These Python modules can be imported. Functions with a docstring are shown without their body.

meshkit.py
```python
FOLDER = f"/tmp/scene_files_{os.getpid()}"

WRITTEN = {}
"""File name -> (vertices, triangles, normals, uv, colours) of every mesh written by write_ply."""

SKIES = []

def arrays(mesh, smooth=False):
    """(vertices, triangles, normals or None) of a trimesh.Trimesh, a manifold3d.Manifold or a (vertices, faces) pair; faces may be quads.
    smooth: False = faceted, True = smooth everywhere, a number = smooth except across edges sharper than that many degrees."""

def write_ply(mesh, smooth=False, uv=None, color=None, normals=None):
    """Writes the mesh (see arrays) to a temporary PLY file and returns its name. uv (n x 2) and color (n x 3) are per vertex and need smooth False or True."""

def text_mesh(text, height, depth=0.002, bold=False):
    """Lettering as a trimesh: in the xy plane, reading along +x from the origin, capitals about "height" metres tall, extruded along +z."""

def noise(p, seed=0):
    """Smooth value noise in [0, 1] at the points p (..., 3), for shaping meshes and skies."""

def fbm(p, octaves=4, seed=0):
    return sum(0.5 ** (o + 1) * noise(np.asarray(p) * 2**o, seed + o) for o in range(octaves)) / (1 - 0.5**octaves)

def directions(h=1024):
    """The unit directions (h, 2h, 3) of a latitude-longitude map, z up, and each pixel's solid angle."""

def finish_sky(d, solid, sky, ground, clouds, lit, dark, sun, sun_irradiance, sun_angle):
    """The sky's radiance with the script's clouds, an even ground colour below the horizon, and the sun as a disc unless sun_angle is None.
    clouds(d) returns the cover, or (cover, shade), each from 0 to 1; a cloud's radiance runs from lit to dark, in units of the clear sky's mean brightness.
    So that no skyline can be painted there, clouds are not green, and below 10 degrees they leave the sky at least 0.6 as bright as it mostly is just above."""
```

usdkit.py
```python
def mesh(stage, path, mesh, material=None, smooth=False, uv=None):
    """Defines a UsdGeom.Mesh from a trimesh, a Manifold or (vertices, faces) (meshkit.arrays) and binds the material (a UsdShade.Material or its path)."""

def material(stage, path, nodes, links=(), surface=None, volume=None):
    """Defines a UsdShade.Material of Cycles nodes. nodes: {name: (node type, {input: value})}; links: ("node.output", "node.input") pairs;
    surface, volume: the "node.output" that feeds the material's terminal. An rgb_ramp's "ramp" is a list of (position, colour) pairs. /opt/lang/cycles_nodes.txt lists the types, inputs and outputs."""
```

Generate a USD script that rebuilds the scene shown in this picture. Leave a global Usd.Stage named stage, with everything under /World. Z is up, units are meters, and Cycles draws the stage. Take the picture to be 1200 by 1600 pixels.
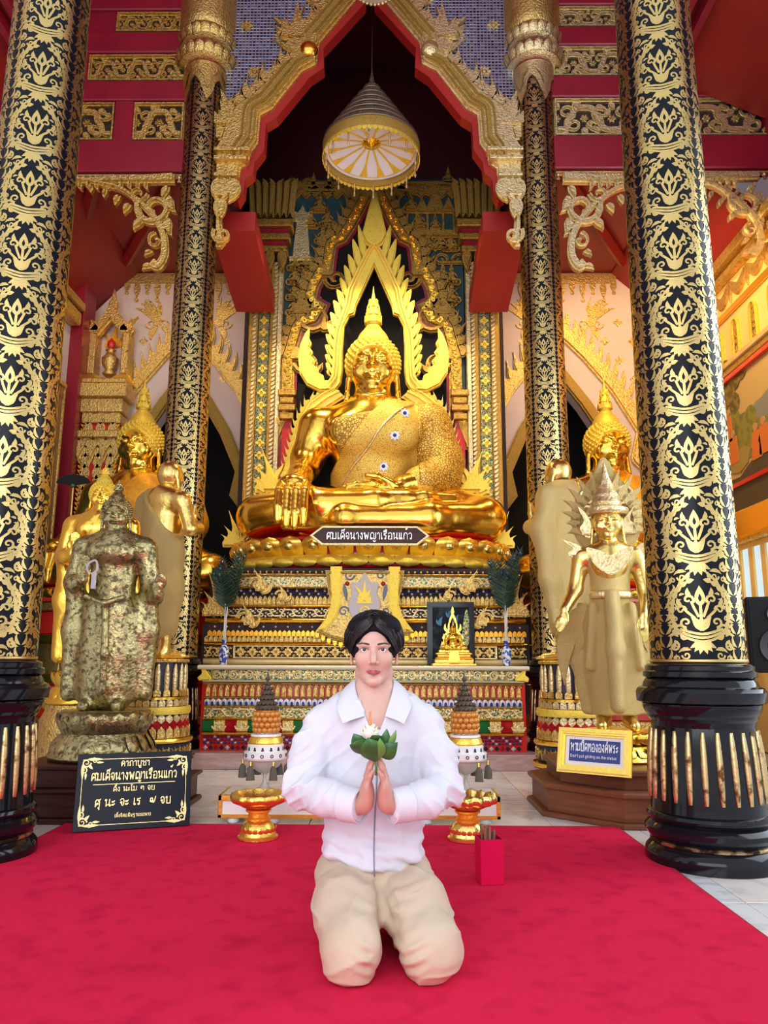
import math, random
import numpy as np, trimesh, shapely
from shapely.geometry import Polygon, LineString, Point, MultiPolygon, box as sbox
from shapely.ops import unary_union
from shapely import affinity
import manifold3d as m3
import usdkit, meshkit
from pxr import Usd, UsdGeom, UsdLux, UsdShade, Gf, Sdf, Vt

stage = Usd.Stage.CreateInMemory()
UsdGeom.SetStageUpAxis(stage, UsdGeom.Tokens.z)
UsdGeom.SetStageMetersPerUnit(stage, 1.0)
UsdGeom.Xform.Define(stage, '/World')
PI = math.pi

# ---------------------------------------------------------------- camera
CH, CX, YAW, PIT, ROL = .92, .2405, .00915, .18959, .00433
def cam_basis():
    f0 = np.array([-math.sin(YAW), math.cos(YAW), 0]); r = np.array([math.cos(YAW), math.sin(YAW), 0]); z = np.array([0, 0, 1.])
    fw = f0 * math.cos(PIT) + z * math.sin(PIT); up = -f0 * math.sin(PIT) + z * math.cos(PIT)
    return fw, r * math.cos(ROL) + up * math.sin(ROL), -r * math.sin(ROL) + up * math.cos(ROL)
FW, RT, UP = cam_basis(); EYE = np.array([CX, 0, CH])
def ray(px, py): return FW + (px - 600) / 1200 * RT + (800 - py) / 1200 * UP
def at(px, py, D):
    d = ray(px, py); return EYE + d * D / d[1]
def xz(px, py, D):
    p = at(px, py, D); return (p[0], p[2])
def floor_at(px, py, z=0):
    d = ray(px, py); return EYE + d * (z - CH) / d[2]
def side_at(px, py, X):
    d = ray(px, py); return EYE + d * (X - CX) / d[0]
cam = UsdGeom.Camera.Define(stage, '/World/camera')
M = np.eye(4); M[0, :3], M[1, :3], M[2, :3], M[3, :3] = RT, UP, -FW, EYE
cam.AddTransformOp().Set(Gf.Matrix4d(*M.ravel().tolist()))
cam.CreateHorizontalApertureAttr(36.0); cam.CreateVerticalApertureAttr(48.0); cam.CreateFocalLengthAttr(36.0)
cam.CreateClippingRangeAttr(Gf.Vec2f(.05, 200))
cam.CreateExposureAttr(0.0)

# ---------------------------------------------------------------- light
def dome(strength):
    d = UsdLux.DomeLight.Define(stage, '/World/sky'); d.CreateIntensityAttr(strength); d.CreateColorAttr(Gf.Vec3f(.86, .93, 1.0))
def rect(name, pos, target, w, h, power, color, spread=None):
    l = UsdLux.RectLight.Define(stage, '/World/' + name)
    l.CreateWidthAttr(w); l.CreateHeightAttr(h); l.CreateIntensityAttr(power); l.CreateColorAttr(Gf.Vec3f(*color))
    p = np.array(pos, float); z = p - np.array(target, float); z /= np.linalg.norm(z)
    x = np.cross([0, 0, 1.], z); x = np.array([1., 0, 0]) if np.linalg.norm(x) < 1e-6 else x / np.linalg.norm(x)
    y = np.cross(z, x); m = np.eye(4); m[0, :3], m[1, :3], m[2, :3], m[3, :3] = x, y, z, p
    l.AddTransformOp().Set(Gf.Matrix4d(*m.ravel().tolist()))
    return l
def spot(name, pos, target, power, color, cone=35, soft=.5, radius=.08):
    l = UsdLux.SphereLight.Define(stage, '/World/' + name)
    l.CreateRadiusAttr(radius); l.CreateIntensityAttr(power); l.CreateColorAttr(Gf.Vec3f(*color))
    sh = UsdLux.ShapingAPI.Apply(l.GetPrim()); sh.CreateShapingConeAngleAttr(cone); sh.CreateShapingConeSoftnessAttr(soft)
    p = np.array(pos, float); z = p - np.array(target, float); z /= np.linalg.norm(z)
    x = np.cross([0, 0, 1.], z); x = np.array([1., 0, 0]) if np.linalg.norm(x) < 1e-6 else x / np.linalg.norm(x)
    y = np.cross(z, x); m = np.eye(4); m[0, :3], m[1, :3], m[2, :3], m[3, :3] = x, y, z, p
    l.AddTransformOp().Set(Gf.Matrix4d(*m.ravel().tolist()))
WARM, COOL = (1.0, .78, .45), (.80, .90, 1.0)
cam.GetExposureAttr().Set(1.0)
dome(.20)
rect('front_daylight', (-1.2, -2.2, 2.7), (0, 6, 2.0), 6, 3.4, 1.9, (.95, .97, 1.0))
rect('window_daylight', (3.95, 4.6, 2.8), (0, 5.2, 2.6), 3.2, 3.2, 2.1, COOL)
spot('arch_lamp', (-.9, 7.40, 6.0), (0, 8.3, 3.2), 560, WARM, 42)
spot('arch_lamp_b', (.9, 7.40, 6.0), (0, 8.3, 3.2), 560, WARM, 42)
spot('aisle_lamp', (2.6, 7.9, 5.9), (3.4, 9.6, 3.2), 260, (1., .62, .25), 70)
spot('aisle_lamp_b', (-2.6, 7.9, 5.9), (-2.9, 9.6, 3.2), 90, (1., .72, .42), 70)
spot('wall_lamp', (2.75, 6.7, 5.0), (4.1, 8.2, 4.1), 300, (1., .66, .25), 60)

# ---------------------------------------------------------------- scene helpers
used = {}
def numbered(parent, name):
    k = (parent, name); n = used.get(k, 0); used[k] = n + 1
    return parent + '/' + (name if n == 0 else f'{name}_{n:03d}')
def tag(path, label=None, cat=None, group=None, kind=None):
    p = stage.GetPrimAtPath(path)
    for k, v in (('label', label), ('category', cat), ('group', group), ('kind', kind)):
        if v: p.SetCustomDataByKey(k, v)
    return path
def xform(prim_path, loc, rotz, scale):
    x = UsdGeom.Xform.Get(stage, prim_path)
    x.AddTranslateOp().Set(Gf.Vec3d(*map(float, loc)))
    if rotz: x.AddRotateZOp().Set(math.degrees(rotz))
    if scale != 1: x.AddScaleOp().Set(Gf.Vec3f(*([scale] * 3 if np.ndim(scale) == 0 else scale)))
def thing(name, label, cat, loc=(0, 0, 0), rotz=0, scale=1, group=None, kind=None):
    path = numbered('/World', name); UsdGeom.Xform.Define(stage, path); xform(path, loc, rotz, scale)
    return tag(path, label, cat, group, kind)
def struct(name, kind='structure', label=None):
    path = numbered('/World', name); UsdGeom.Xform.Define(stage, path)
    return tag(path, label, None, None, kind)
def dup(src, label=None, loc=(0, 0, 0), rotz=0, scale=1, group=None):
    was = stage.GetPrimAtPath(src).GetCustomData(); base = src.split('/')[-1]
    if base[-4:-3] == '_' and base[-3:].isdigit(): base = base[:-4]
    path = numbered('/World', base); UsdGeom.Xform.Define(stage, path)
    p = stage.GetPrimAtPath(path); p.GetReferences().AddInternalReference(src)
    x = UsdGeom.Xformable(p); x.ClearXformOpOrder()
    x.AddTranslateOp(opSuffix='put').Set(Gf.Vec3d(*map(float, loc)))
    ops = [x.GetOrderedXformOps()[-1]]
    if rotz: o = x.AddRotateZOp(opSuffix='put'); o.Set(math.degrees(rotz))
    if scale != 1: o = x.AddScaleOp(opSuffix='put'); o.Set(Gf.Vec3f(*([scale] * 3 if np.ndim(scale) == 0 else scale)))
    p.SetInstanceable(True)
    return tag(path, label or was.get('label'), was.get('category'), group or was.get('group'))
def part(name, mesh, mat, parent='/World', smooth=30, label=None, kind=None, color=None, cat=None, group=None):
    path = numbered(parent, name)
    if isinstance(mesh, (list, tuple)) and len(mesh) and not isinstance(mesh[0], np.ndarray): mesh = cat_mesh(mesh)
    m = usdkit.mesh(stage, path, mesh, MATS[mat], smooth=True if color is not None else smooth)
    if color is not None:
        UsdGeom.PrimvarsAPI(m).CreatePrimvar('tint', Sdf.ValueTypeNames.Color3fArray, 'vertex').Set(Vt.Vec3fArray.FromNumpy(np.asarray(color, np.float32)))
    if label or kind or cat or group: tag(path, label, cat, group, kind)
    return path

# ---------------------------------------------------------------- mesh helpers
def cat_mesh(ms):
    vs, fs, n = [], [], 0
    for m in ms:
        if hasattr(m, 'to_mesh'):
            q = m.to_mesh(); v, f = np.array(q.vert_properties[:, :3]), np.array(q.tri_verts)
        elif isinstance(m, tuple): v, f = m
        else: v, f = m.vertices, m.faces
        vs.append(np.asarray(v)); fs.append(np.asarray(f) + n); n += len(v)
    return trimesh.Trimesh(np.vstack(vs), np.vstack(fs), process=False)
def mv(m, x=0, y=0, z=0):
    m = m.copy(); m.vertices = m.vertices + np.array([x, y, z]); return m
def rot(m, ang, axis, point=(0, 0, 0)):
    m = m.copy(); m.apply_transform(trimesh.transformations.rotation_matrix(ang, axis, point)); return m
def bx(x0, x1, y0, y1, z0, z1, bev=0):
    """A box; bev > 0 chamfers every edge."""
    if bev <= 0:
        m = trimesh.creation.box([x1 - x0, y1 - y0, z1 - z0]); return mv(m, (x0 + x1) / 2, (y0 + y1) / 2, (z0 + z1) / 2)
    pts = []
    for sx in (0, 1):
        for sy in (0, 1):
            for sz in (0, 1):
                c = np.array([(x0, x1)[sx], (y0, y1)[sy], (z0, z1)[sz]]); d = np.array([(1, -1)[sx], (1, -1)[sy], (1, -1)[sz]]) * bev
                pts += [c + d * np.array([0, 1, 1]), c + d * np.array([1, 0, 1]), c + d * np.array([1, 1, 0])]
    m = m3.Manifold.hull_points(np.array(pts, np.float32)); q = m.to_mesh()
    return trimesh.Trimesh(q.vert_properties[:, :3], q.tri_verts, process=False)
def lathe(prof, n=32, sx=1, sy=1, phase=0, cap=True):
    """Revolve [(r, z), ...] about z; r of 0 closes the end."""
    prof = np.asarray(prof, float); a = np.arange(n) / n * 2 * PI + phase
    v = np.stack([prof[:, :1] * np.cos(a) * sx, prof[:, :1] * np.sin(a) * sy, np.repeat(prof[:, 1:], n, 1)], -1).reshape(-1, 3)
    i, j = np.meshgrid(np.arange(len(prof) - 1), np.arange(n), indexing='ij'); k = (j + 1) % n
    q = np.stack([i * n + j, i * n + k, (i + 1) * n + k, (i + 1) * n + j], -1).reshape(-1, 4)
    f = np.vstack([q[:, [0, 1, 2]], q[:, [0, 2, 3]]])
    if cap and prof[0, 0] > 1e-6: c = len(v); v = np.vstack([v, [[0, 0, prof[0, 1]]]]); f = np.vstack([f, [[c, (t + 1) % n, t] for t in range(n)]])
    if cap and prof[-1, 0] > 1e-6: c = len(v); b = (len(prof) - 1) * n; v = np.vstack([v, [[0, 0, prof[-1, 1]]]]); f = np.vstack([f, [[c, b + t, b + (t + 1) % n] for t in range(n)]])
    return trimesh.Trimesh(v, f, process=False)
def tube(path, r, n=8, flat=1.0):
    """A swept round tube along path with radius r (number or per point); closed ends."""
    p = np.asarray(path, float); r = np.broadcast_to(np.asarray(r, float), (len(p),))
    t = np.gradient(p, axis=0); t /= np.maximum(np.linalg.norm(t, axis=1, keepdims=True), 1e-9)
    up = np.array([0, 0, 1.]) if abs(t[0][2]) < .9 else np.array([0, 1., 0])
    u = np.cross(t[0], up); u /= np.linalg.norm(u); rows = []
    a = np.arange(n) / n * 2 * PI
    for i in range(len(p)):
        u = u - t[i] * (u @ t[i]); u /= np.linalg.norm(u); w = np.cross(t[i], u)
        rows.append(p[i] + r[i] * (np.cos(a)[:, None] * u + flat * np.sin(a)[:, None] * w))
    v = np.vstack(rows + [p[:1], p[-1:]]); m = len(p); f = []
    i, j = np.meshgrid(np.arange(m - 1), np.arange(n), indexing='ij'); k = (j + 1) % n
    q = np.stack([i * n + j, i * n + k, (i + 1) * n + k, (i + 1) * n + j], -1).reshape(-1, 4)
    f = np.vstack([q[:, [0, 1, 2]], q[:, [0, 2, 3]], [[m * n, (s + 1) % n, s] for s in range(n)], [[m * n + 1, (m - 1) * n + s, (m - 1) * n + (s + 1) % n] for s in range(n)]])
    return trimesh.Trimesh(v, f[:, ::-1], process=False)
def spline(pts, n=8, closed=False):
    """Catmull-Rom through pts."""
    p = np.asarray(pts, float)
    p = np.vstack([p[-1:], p, p[:2]]) if closed else np.vstack([2 * p[:1] - p[1:2], p, 2 * p[-1:] - p[-2:-1]])
    out = []
    for i in range(1, len(p) - 2):
        t = (np.arange(n) / n)[:, None]; a, b, c, d = p[i - 1], p[i], p[i + 1], p[i + 2]
        out.append(.5 * (2 * b + (c - a) * t + (2 * a - 5 * b + 4 * c - d) * t ** 2 + (3 * b - a - 3 * c + d) * t ** 3))
    return np.vstack(out + ([] if closed else [p[-2:-1]]))
def polys(g):
    if g.is_empty: return []
    return [x for x in getattr(g, 'geoms', [g]) if isinstance(x, Polygon) and x.area > 1e-9]
def ext(g, d, bev=0, flip=True):
    """Extrude 2D (x, z) shapes to relief: back at y = 0, front at y = -d; bev > 0 gives a stepped, rounded top."""
    ms = []
    for p in polys(g):
        if bev:
            ms.append(trimesh.creation.extrude_polygon(p, d * .55, engine='earcut'))
            for q in polys(p.buffer(-bev, join_style=2, quad_segs=2).simplify(bev * .2)): ms.append(mv(trimesh.creation.extrude_polygon(q, d * .45, engine='earcut'), 0, 0, d * .55))
        else: ms.append(trimesh.creation.extrude_polygon(p, d, engine='earcut'))
    if not ms: return trimesh.Trimesh()
    m = cat_mesh(ms); v = m.vertices; m.vertices = np.stack([v[:, 0], -v[:, 2], v[:, 1]], 1)
    return m
def flat2(g):
    """Triangulated 2D shape: (vertices 2D, faces)."""
    vs, fs, n = [], [], 0
    for p in polys(g):
        v, f = trimesh.creation.triangulate_polygon(p, engine='earcut'); vs.append(v); fs.append(f + n); n += len(v)
    return np.vstack(vs), np.vstack(fs)
def mirx(m):
    m = m.copy(); m.vertices = m.vertices * np.array([-1, 1, 1]); m.faces = m.faces[:, ::-1]; return m
def tri_count(m): return len(m.faces)

# 2D ornament kit (Thai kanok work): polygons in the plane
def stroke(pts, w, n=None):
    p = np.asarray(pts, float); w = np.broadcast_to(np.asarray(w, float), (len(p),))
    t = np.gradient(p, axis=0); t /= np.maximum(np.linalg.norm(t, axis=1, keepdims=True), 1e-9); q = np.stack([-t[:, 1], t[:, 0]], 1) * w[:, None] / 2
    return Polygon(np.vstack([p + q, (p - q)[::-1]])).buffer(0)
def leaf(a, b, w, bend=0., n=7):
    a, b = np.asarray(a, float), np.asarray(b, float); d = b - a; q = np.array([-d[1], d[0]]); s = np.linspace(0, 1, n)[:, None]
    c = a + d * s + q * bend * 4 * s * (1 - s)
    prof = np.sin(PI * s[:, 0] ** .75) * w + 1e-4
    return stroke(c, prof)
def curl(c, r, turns=1.4, w=.3, a0=0., sgn=1, n=22):
    """A spiral stroke that starts at angle a0 on radius r and winds inwards."""
    s = np.linspace(0, 1, n); rr = r * (1 - .82 * s); a = a0 + sgn * s * turns * 2 * PI
    return stroke(np.stack([c[0] + rr * np.cos(a), c[1] + rr * np.sin(a)], 1), r * w * (1 - .45 * s))
def flame(h, w, lean=0.25):
    """A kanok flame tongue standing on the origin."""
    L = spline([(-w * .5, 0), (-w * .62, h * .22), (-w * .30, h * .5), (-w * .12 + lean * w, h * .78), (lean * w * 1.6, h)], 5)
    R = spline([(lean * w * 1.6, h), (w * .22 + lean * w * .5, h * .72), (w * .30, h * .48), (w * .58, h * .25), (w * .5, 0)], 5)
    return Polygon(np.vstack([L, R[1:]])).buffer(0)
def kanok(h):
    """A cluster of flame tongues round a curled root."""
    return unary_union([T(flame(h, h * .24, .5), 0, 0), T(flame(h * .74, h * .20, 1.0), h * .12, 0), T(flame(h * .66, h * .20, -.6), -h * .12, 0), T(flame(h * .50, h * .17, 1.6), h * .22, -h * .01), T(flame(h * .42, h * .16, -1.2), -h * .21, 0), curl((h * .07, h * .15), h * .14, 1.35, .42), curl((-h * .13, h * .10), h * .10, 1.3, .42, PI, -1), curl((h * .22, h * .07), h * .08, 1.3, .42)])
def rosette(r, n=8, inner=.36):
    a = np.linspace(0, 2 * PI, n * 8, endpoint=False); rr = r * (.78 + .22 * np.cos(n * a))
    return Polygon(np.stack([rr * np.cos(a), rr * np.sin(a)], 1)).difference(Point(0, 0).buffer(r * inner, 4).difference(Point(0, 0).buffer(r * inner * .62, 4)))
def T(g, x=0, y=0, s=1, a=0, sx=None):
    if sx is not None: g = affinity.scale(g, sx, s, origin=(0, 0))
    elif s != 1: g = affinity.scale(g, s, s, origin=(0, 0))
    if a: g = affinity.rotate(g, a, origin=(0, 0))
    return affinity.translate(g, x, y)
def flipx(g): return affinity.scale(g, -1, 1, origin=(0, 0))

# ---------------------------------------------------------------- signed-distance modelling
class Sdf3:
    def __init__(s, lo, hi, h):
        s.ax = [np.arange(l, u + h, h, dtype=np.float32) for l, u in zip(lo, hi)]; s.h = h
        s.F = np.full([len(a) for a in s.ax], 1e3, np.float32)
    def refine(s, z0, hw, step):
        """Finer cells for the head: above z0 and within hw of the axis."""
        def cut(a, lo, hi): return np.concatenate([a[a < lo - 1e-6], np.arange(lo, hi, step), a[a >= hi]]).astype(np.float32)
        s.ax = [cut(s.ax[0], -hw, hw), cut(s.ax[1], -hw, hw * .9), cut(s.ax[2], z0, float(s.ax[2][-1]))]
        s.F = np.full([len(a) for a in s.ax], 1e3, np.float32)
    def win(s, lo, hi, m):
        sl = []
        for a, l, u in zip(s.ax, lo, hi):
            i, j = np.searchsorted(a, [l - m, u + m]); sl.append(slice(max(i - 1, 0), min(j + 1, len(a))))
        return tuple(sl), s.ax[0][sl[0]][:, None, None], s.ax[1][sl[1]][None, :, None], s.ax[2][sl[2]][None, None, :]
    def put(s, sl, d, k, sub):
        f = s.F[sl]
        if sub: d = -d; h = np.maximum(k - np.abs(f - d), 0) / k if k > 0 else 0; s.F[sl] = np.maximum(f, d) + h * h * k * .25
        else: h = np.maximum(k - np.abs(f - d), 0) / k if k > 0 else 0; s.F[sl] = np.minimum(f, d) - h * h * k * .25
    def cone(s, a, b, ra, rb, k=.02, sub=False, sq=(1, 1, 1)):
        a, b, sq = np.array(a, np.float32), np.array(b, np.float32), np.array(sq, np.float32); r = max(ra, rb) / min(sq.min(), 1)
        sl, X, Y, Z = s.win(np.minimum(a, b) - r, np.maximum(a, b) + r, k + 2 * s.h)
        pa = [(q - a[i]) * sq[i] for i, q in enumerate((X, Y, Z))]; ba = (b - a) * sq
        t = np.clip((pa[0] * ba[0] + pa[1] * ba[1] + pa[2] * ba[2]) / max(float(ba @ ba), 1e-9), 0, 1)
        d = np.sqrt((pa[0] - t * ba[0]) ** 2 + (pa[1] - t * ba[1]) ** 2 + (pa[2] - t * ba[2]) ** 2) - (ra + (rb - ra) * t)
        s.put(sl, d.astype(np.float32), k, sub)
    def chain(s, pts, radii, k=.02, sub=False, sq=(1, 1, 1)):
        for i in range(len(pts) - 1): s.cone(pts[i], pts[i + 1], radii[i], radii[i + 1], k, sub, sq)
    def ell(s, c, r, k=.02, sub=False, R=None):
        c, r = np.array(c, np.float32), np.array(r, np.float32); m = r.max() if R is not None else r
        sl, X, Y, Z = s.win(c - m, c + m, k + 2 * s.h)
        p = [X - c[0], Y - c[1], Z - c[2]]
        if R is not None: p = [R[0][i] * p[0] + R[1][i] * p[1] + R[2][i] * p[2] for i in range(3)]
        k0 = np.sqrt((p[0] / r[0]) ** 2 + (p[1] / r[1]) ** 2 + (p[2] / r[2]) ** 2); k1 = np.sqrt((p[0] / r[0] ** 2) ** 2 + (p[1] / r[1] ** 2) ** 2 + (p[2] / r[2] ** 2) ** 2)
        s.put(sl, (k0 * (k0 - 1) / np.maximum(k1, 1e-6)).astype(np.float32), k, sub)
    def boxx(s, c, r, rnd=.01, k=.02, sub=False, R=None):
        c, r = np.array(c, np.float32), np.array(r, np.float32); m = np.full(3, np.linalg.norm(r)) if R is not None else r
        sl, X, Y, Z = s.win(c - m, c + m, k + 2 * s.h); p = [X - c[0], Y - c[1], Z - c[2]]
        if R is not None: p = [R[0][i] * p[0] + R[1][i] * p[1] + R[2][i] * p[2] for i in range(3)]
        q = [np.abs(p[i]) - r[i] + rnd for i in range(3)]
        d = np.sqrt(np.maximum(q[0], 0) ** 2 + np.maximum(q[1], 0) ** 2 + np.maximum(q[2], 0) ** 2) + np.minimum(np.maximum(q[0], np.maximum(q[1], q[2])), 0) - rnd
        s.put(sl, d.astype(np.float32), k, sub)
    def cut(s, fn):
        """Intersect with the half-space or region where fn(X, Y, Z) < 0."""
        d = fn(s.ax[0][:, None, None], s.ax[1][None, :, None], s.ax[2][None, None, :]); s.F = np.maximum(s.F, d.astype(np.float32))
    def mesh(s):
        """Surface nets."""
        F = s.F; nx, ny, nz = F.shape; S = F < 0
        C = [S[i:nx - 1 + i, j:ny - 1 + j, k:nz - 1 + k] for i in (0, 1) for j in (0, 1) for k in (0, 1)]
        cnt = sum(c.astype(np.int8) for c in C); act = (cnt > 0) & (cnt < 8); I = np.argwhere(act); idx = np.full(act.shape, -1, np.int64); idx[act] = np.arange(len(I))
        f = {o: F[I[:, 0] + o[0], I[:, 1] + o[1], I[:, 2] + o[2]] for o in np.ndindex(2, 2, 2)}
        acc = np.zeros((len(I), 3)); num = np.zeros(len(I))
        for o in np.ndindex(2, 2, 2):
            for ax in range(3):
                if o[ax] == 0:
                    e = list(o); e[ax] = 1; fa, fb = f[o], f[tuple(e)]; c = (fa < 0) != (fb < 0)
                    t = np.where(c, fa / np.where(fa == fb, 1, fa - fb), 0); p = np.tile(np.array(o, float), (len(I), 1)); p[:, ax] += t
                    acc += p * c[:, None]; num += c
        v = I + acc / num[:, None]; P = np.stack([np.interp(v[:, i], np.arange(len(s.ax[i])), s.ax[i]) for i in range(3)], 1)
        qs = []
        for ax in range(3):
            sl0 = [slice(1, -1)] * 3; sl0[ax] = slice(0, -1); sl1 = list(sl0); sl1[ax] = slice(1, None)
            a, b = S[tuple(sl0)], S[tuple(sl1)]
            E = np.argwhere(a != b); 
            if not len(E): continue
            inside = a[E[:, 0], E[:, 1], E[:, 2]]
            base = E + np.array([0 if i == ax else 1 for i in range(3)]); u, w = [(1, 2), (2, 0), (0, 1)][ax]
            def g(du, dw):
                q = base.copy(); q[:, u] -= du; q[:, w] -= dw; return idx[q[:, 0], q[:, 1], q[:, 2]]
            q = np.stack([g(1, 1), g(0, 1), g(0, 0), g(1, 0)], 1); q[~inside] = q[~inside][:, ::-1]; qs.append(q)
        q = np.vstack(qs); q = q[(q >= 0).all(1)]
        return trimesh.Trimesh(P, np.vstack([q[:, [0, 1, 2]], q[:, [0, 2, 3]]]), process=False)
def smooth_mesh(m, n=2, lam=.5):
    m = m.copy(); trimesh.smoothing.filter_laplacian(m, lamb=lam, iterations=n, volume_constraint=False) if n else None; return m
def displace(m, amp, scale, seed=0, squash=(1, 1, 1)):
    m = m.copy(); v, f, nn = meshkit.arrays(m, True); d = meshkit.fbm(v * scale * np.array(squash) + 37.3, 3, seed) - .5
    m.vertices = v + nn * (d * 2 * amp)[:, None]; return m

# ---------------------------------------------------------------- materials
MATS = {}
def mat(name, nodes, links, surface='p.BSDF'):
    MATS[name] = usdkit.material(stage, '/World/Looks/' + name, nodes, links, surface=surface); return name
UsdGeom.Scope.Define(stage, '/World/Looks')
def pm(name, col, rough=.5, metal=0., var=None, bump=None, coat=0, sheen=0, attr=None, spec=.5, noise_stretch=None, rvar=None, voro=None, sss=0, coord='position'):
    """A principled material. var = (scale, colour 2, lo, hi[, detail]): noise patches; bump = (scale, strength, distance); voro = (scale, colour, width): cell net."""
    n = {'p': ('principled_bsdf', {'base_color': col, 'roughness': rough, 'metallic': metal, 'coat_weight': coat, 'sheen_weight': sheen, 'specular_ior_level': spec, 'subsurface_weight': sss, 'subsurface_scale': .01})}
    L = []
    if coord == 'position': n['g'] = ('geometry', {}); src = 'g.position'
    else: n['g'] = ('texture_coordinate', {}); src = 'g.object'
    if noise_stretch: n['mp'] = ('mapping', {'scale': noise_stretch}); L.append((src, 'mp.vector')); src = 'mp.vector'
    cur = None
    if attr: n['at'] = ('attribute', {'attribute': attr}); cur = 'at.color'
    if var:
        n['n'] = ('noise_texture', {'scale': var[0], 'detail': var[4] if len(var) > 4 else 4.0}); L.append((src, 'n.vector'))
        n['r'] = ('map_range', {'from_min': var[2], 'from_max': var[3], 'clamp': True}); L.append(('n.fac', 'r.value'))
        n['m'] = ('mix', {'color1': col, 'color2': var[1]}); L.append(('r.result', 'm.fac'))
        if cur: L.append((cur, 'm.color1'))
        cur = 'm.color'
        if rvar is not None:
            n['rr'] = ('map_range', {'from_min': 0., 'from_max': 1., 'to_min': rough, 'to_max': rvar}); L += [('r.result', 'rr.value'), ('rr.result', 'p.roughness')]
    if voro:
        n['v'] = ('voronoi_texture', {'scale': voro[0], 'feature': 'distance_to_edge'}); L.append((src, 'v.vector'))
        n['vr'] = ('map_range', {'from_min': voro[2] * .4, 'from_max': voro[2], 'clamp': True}); L.append(('v.distance', 'vr.value'))
        n['vm'] = ('mix', {'color1': voro[1], 'color2': col}); L.append(('vr.result', 'vm.fac'))
        if cur: L.append((cur, 'vm.color2'))
        cur = 'vm.color'
    if cur: L.append((cur, 'p.base_color'))
    if bump:
        n['bn'] = ('noise_texture', {'scale': bump[0], 'detail': 3.0}); L.append((src, 'bn.vector'))
        n['b'] = ('bump', {'strength': bump[1], 'distance': bump[2] if len(bump) > 2 else .01})
        h = 'bn.fac'
        if voro: n['ma'] = ('math', {'math_type': 'add'}); L += [('bn.fac', 'ma.value1'), ('vr.result', 'ma.value2')]; h = 'ma.value'
        L += [(h, 'b.height'), ('b.normal', 'p.normal')]
    return mat(name, n, L)
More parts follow.
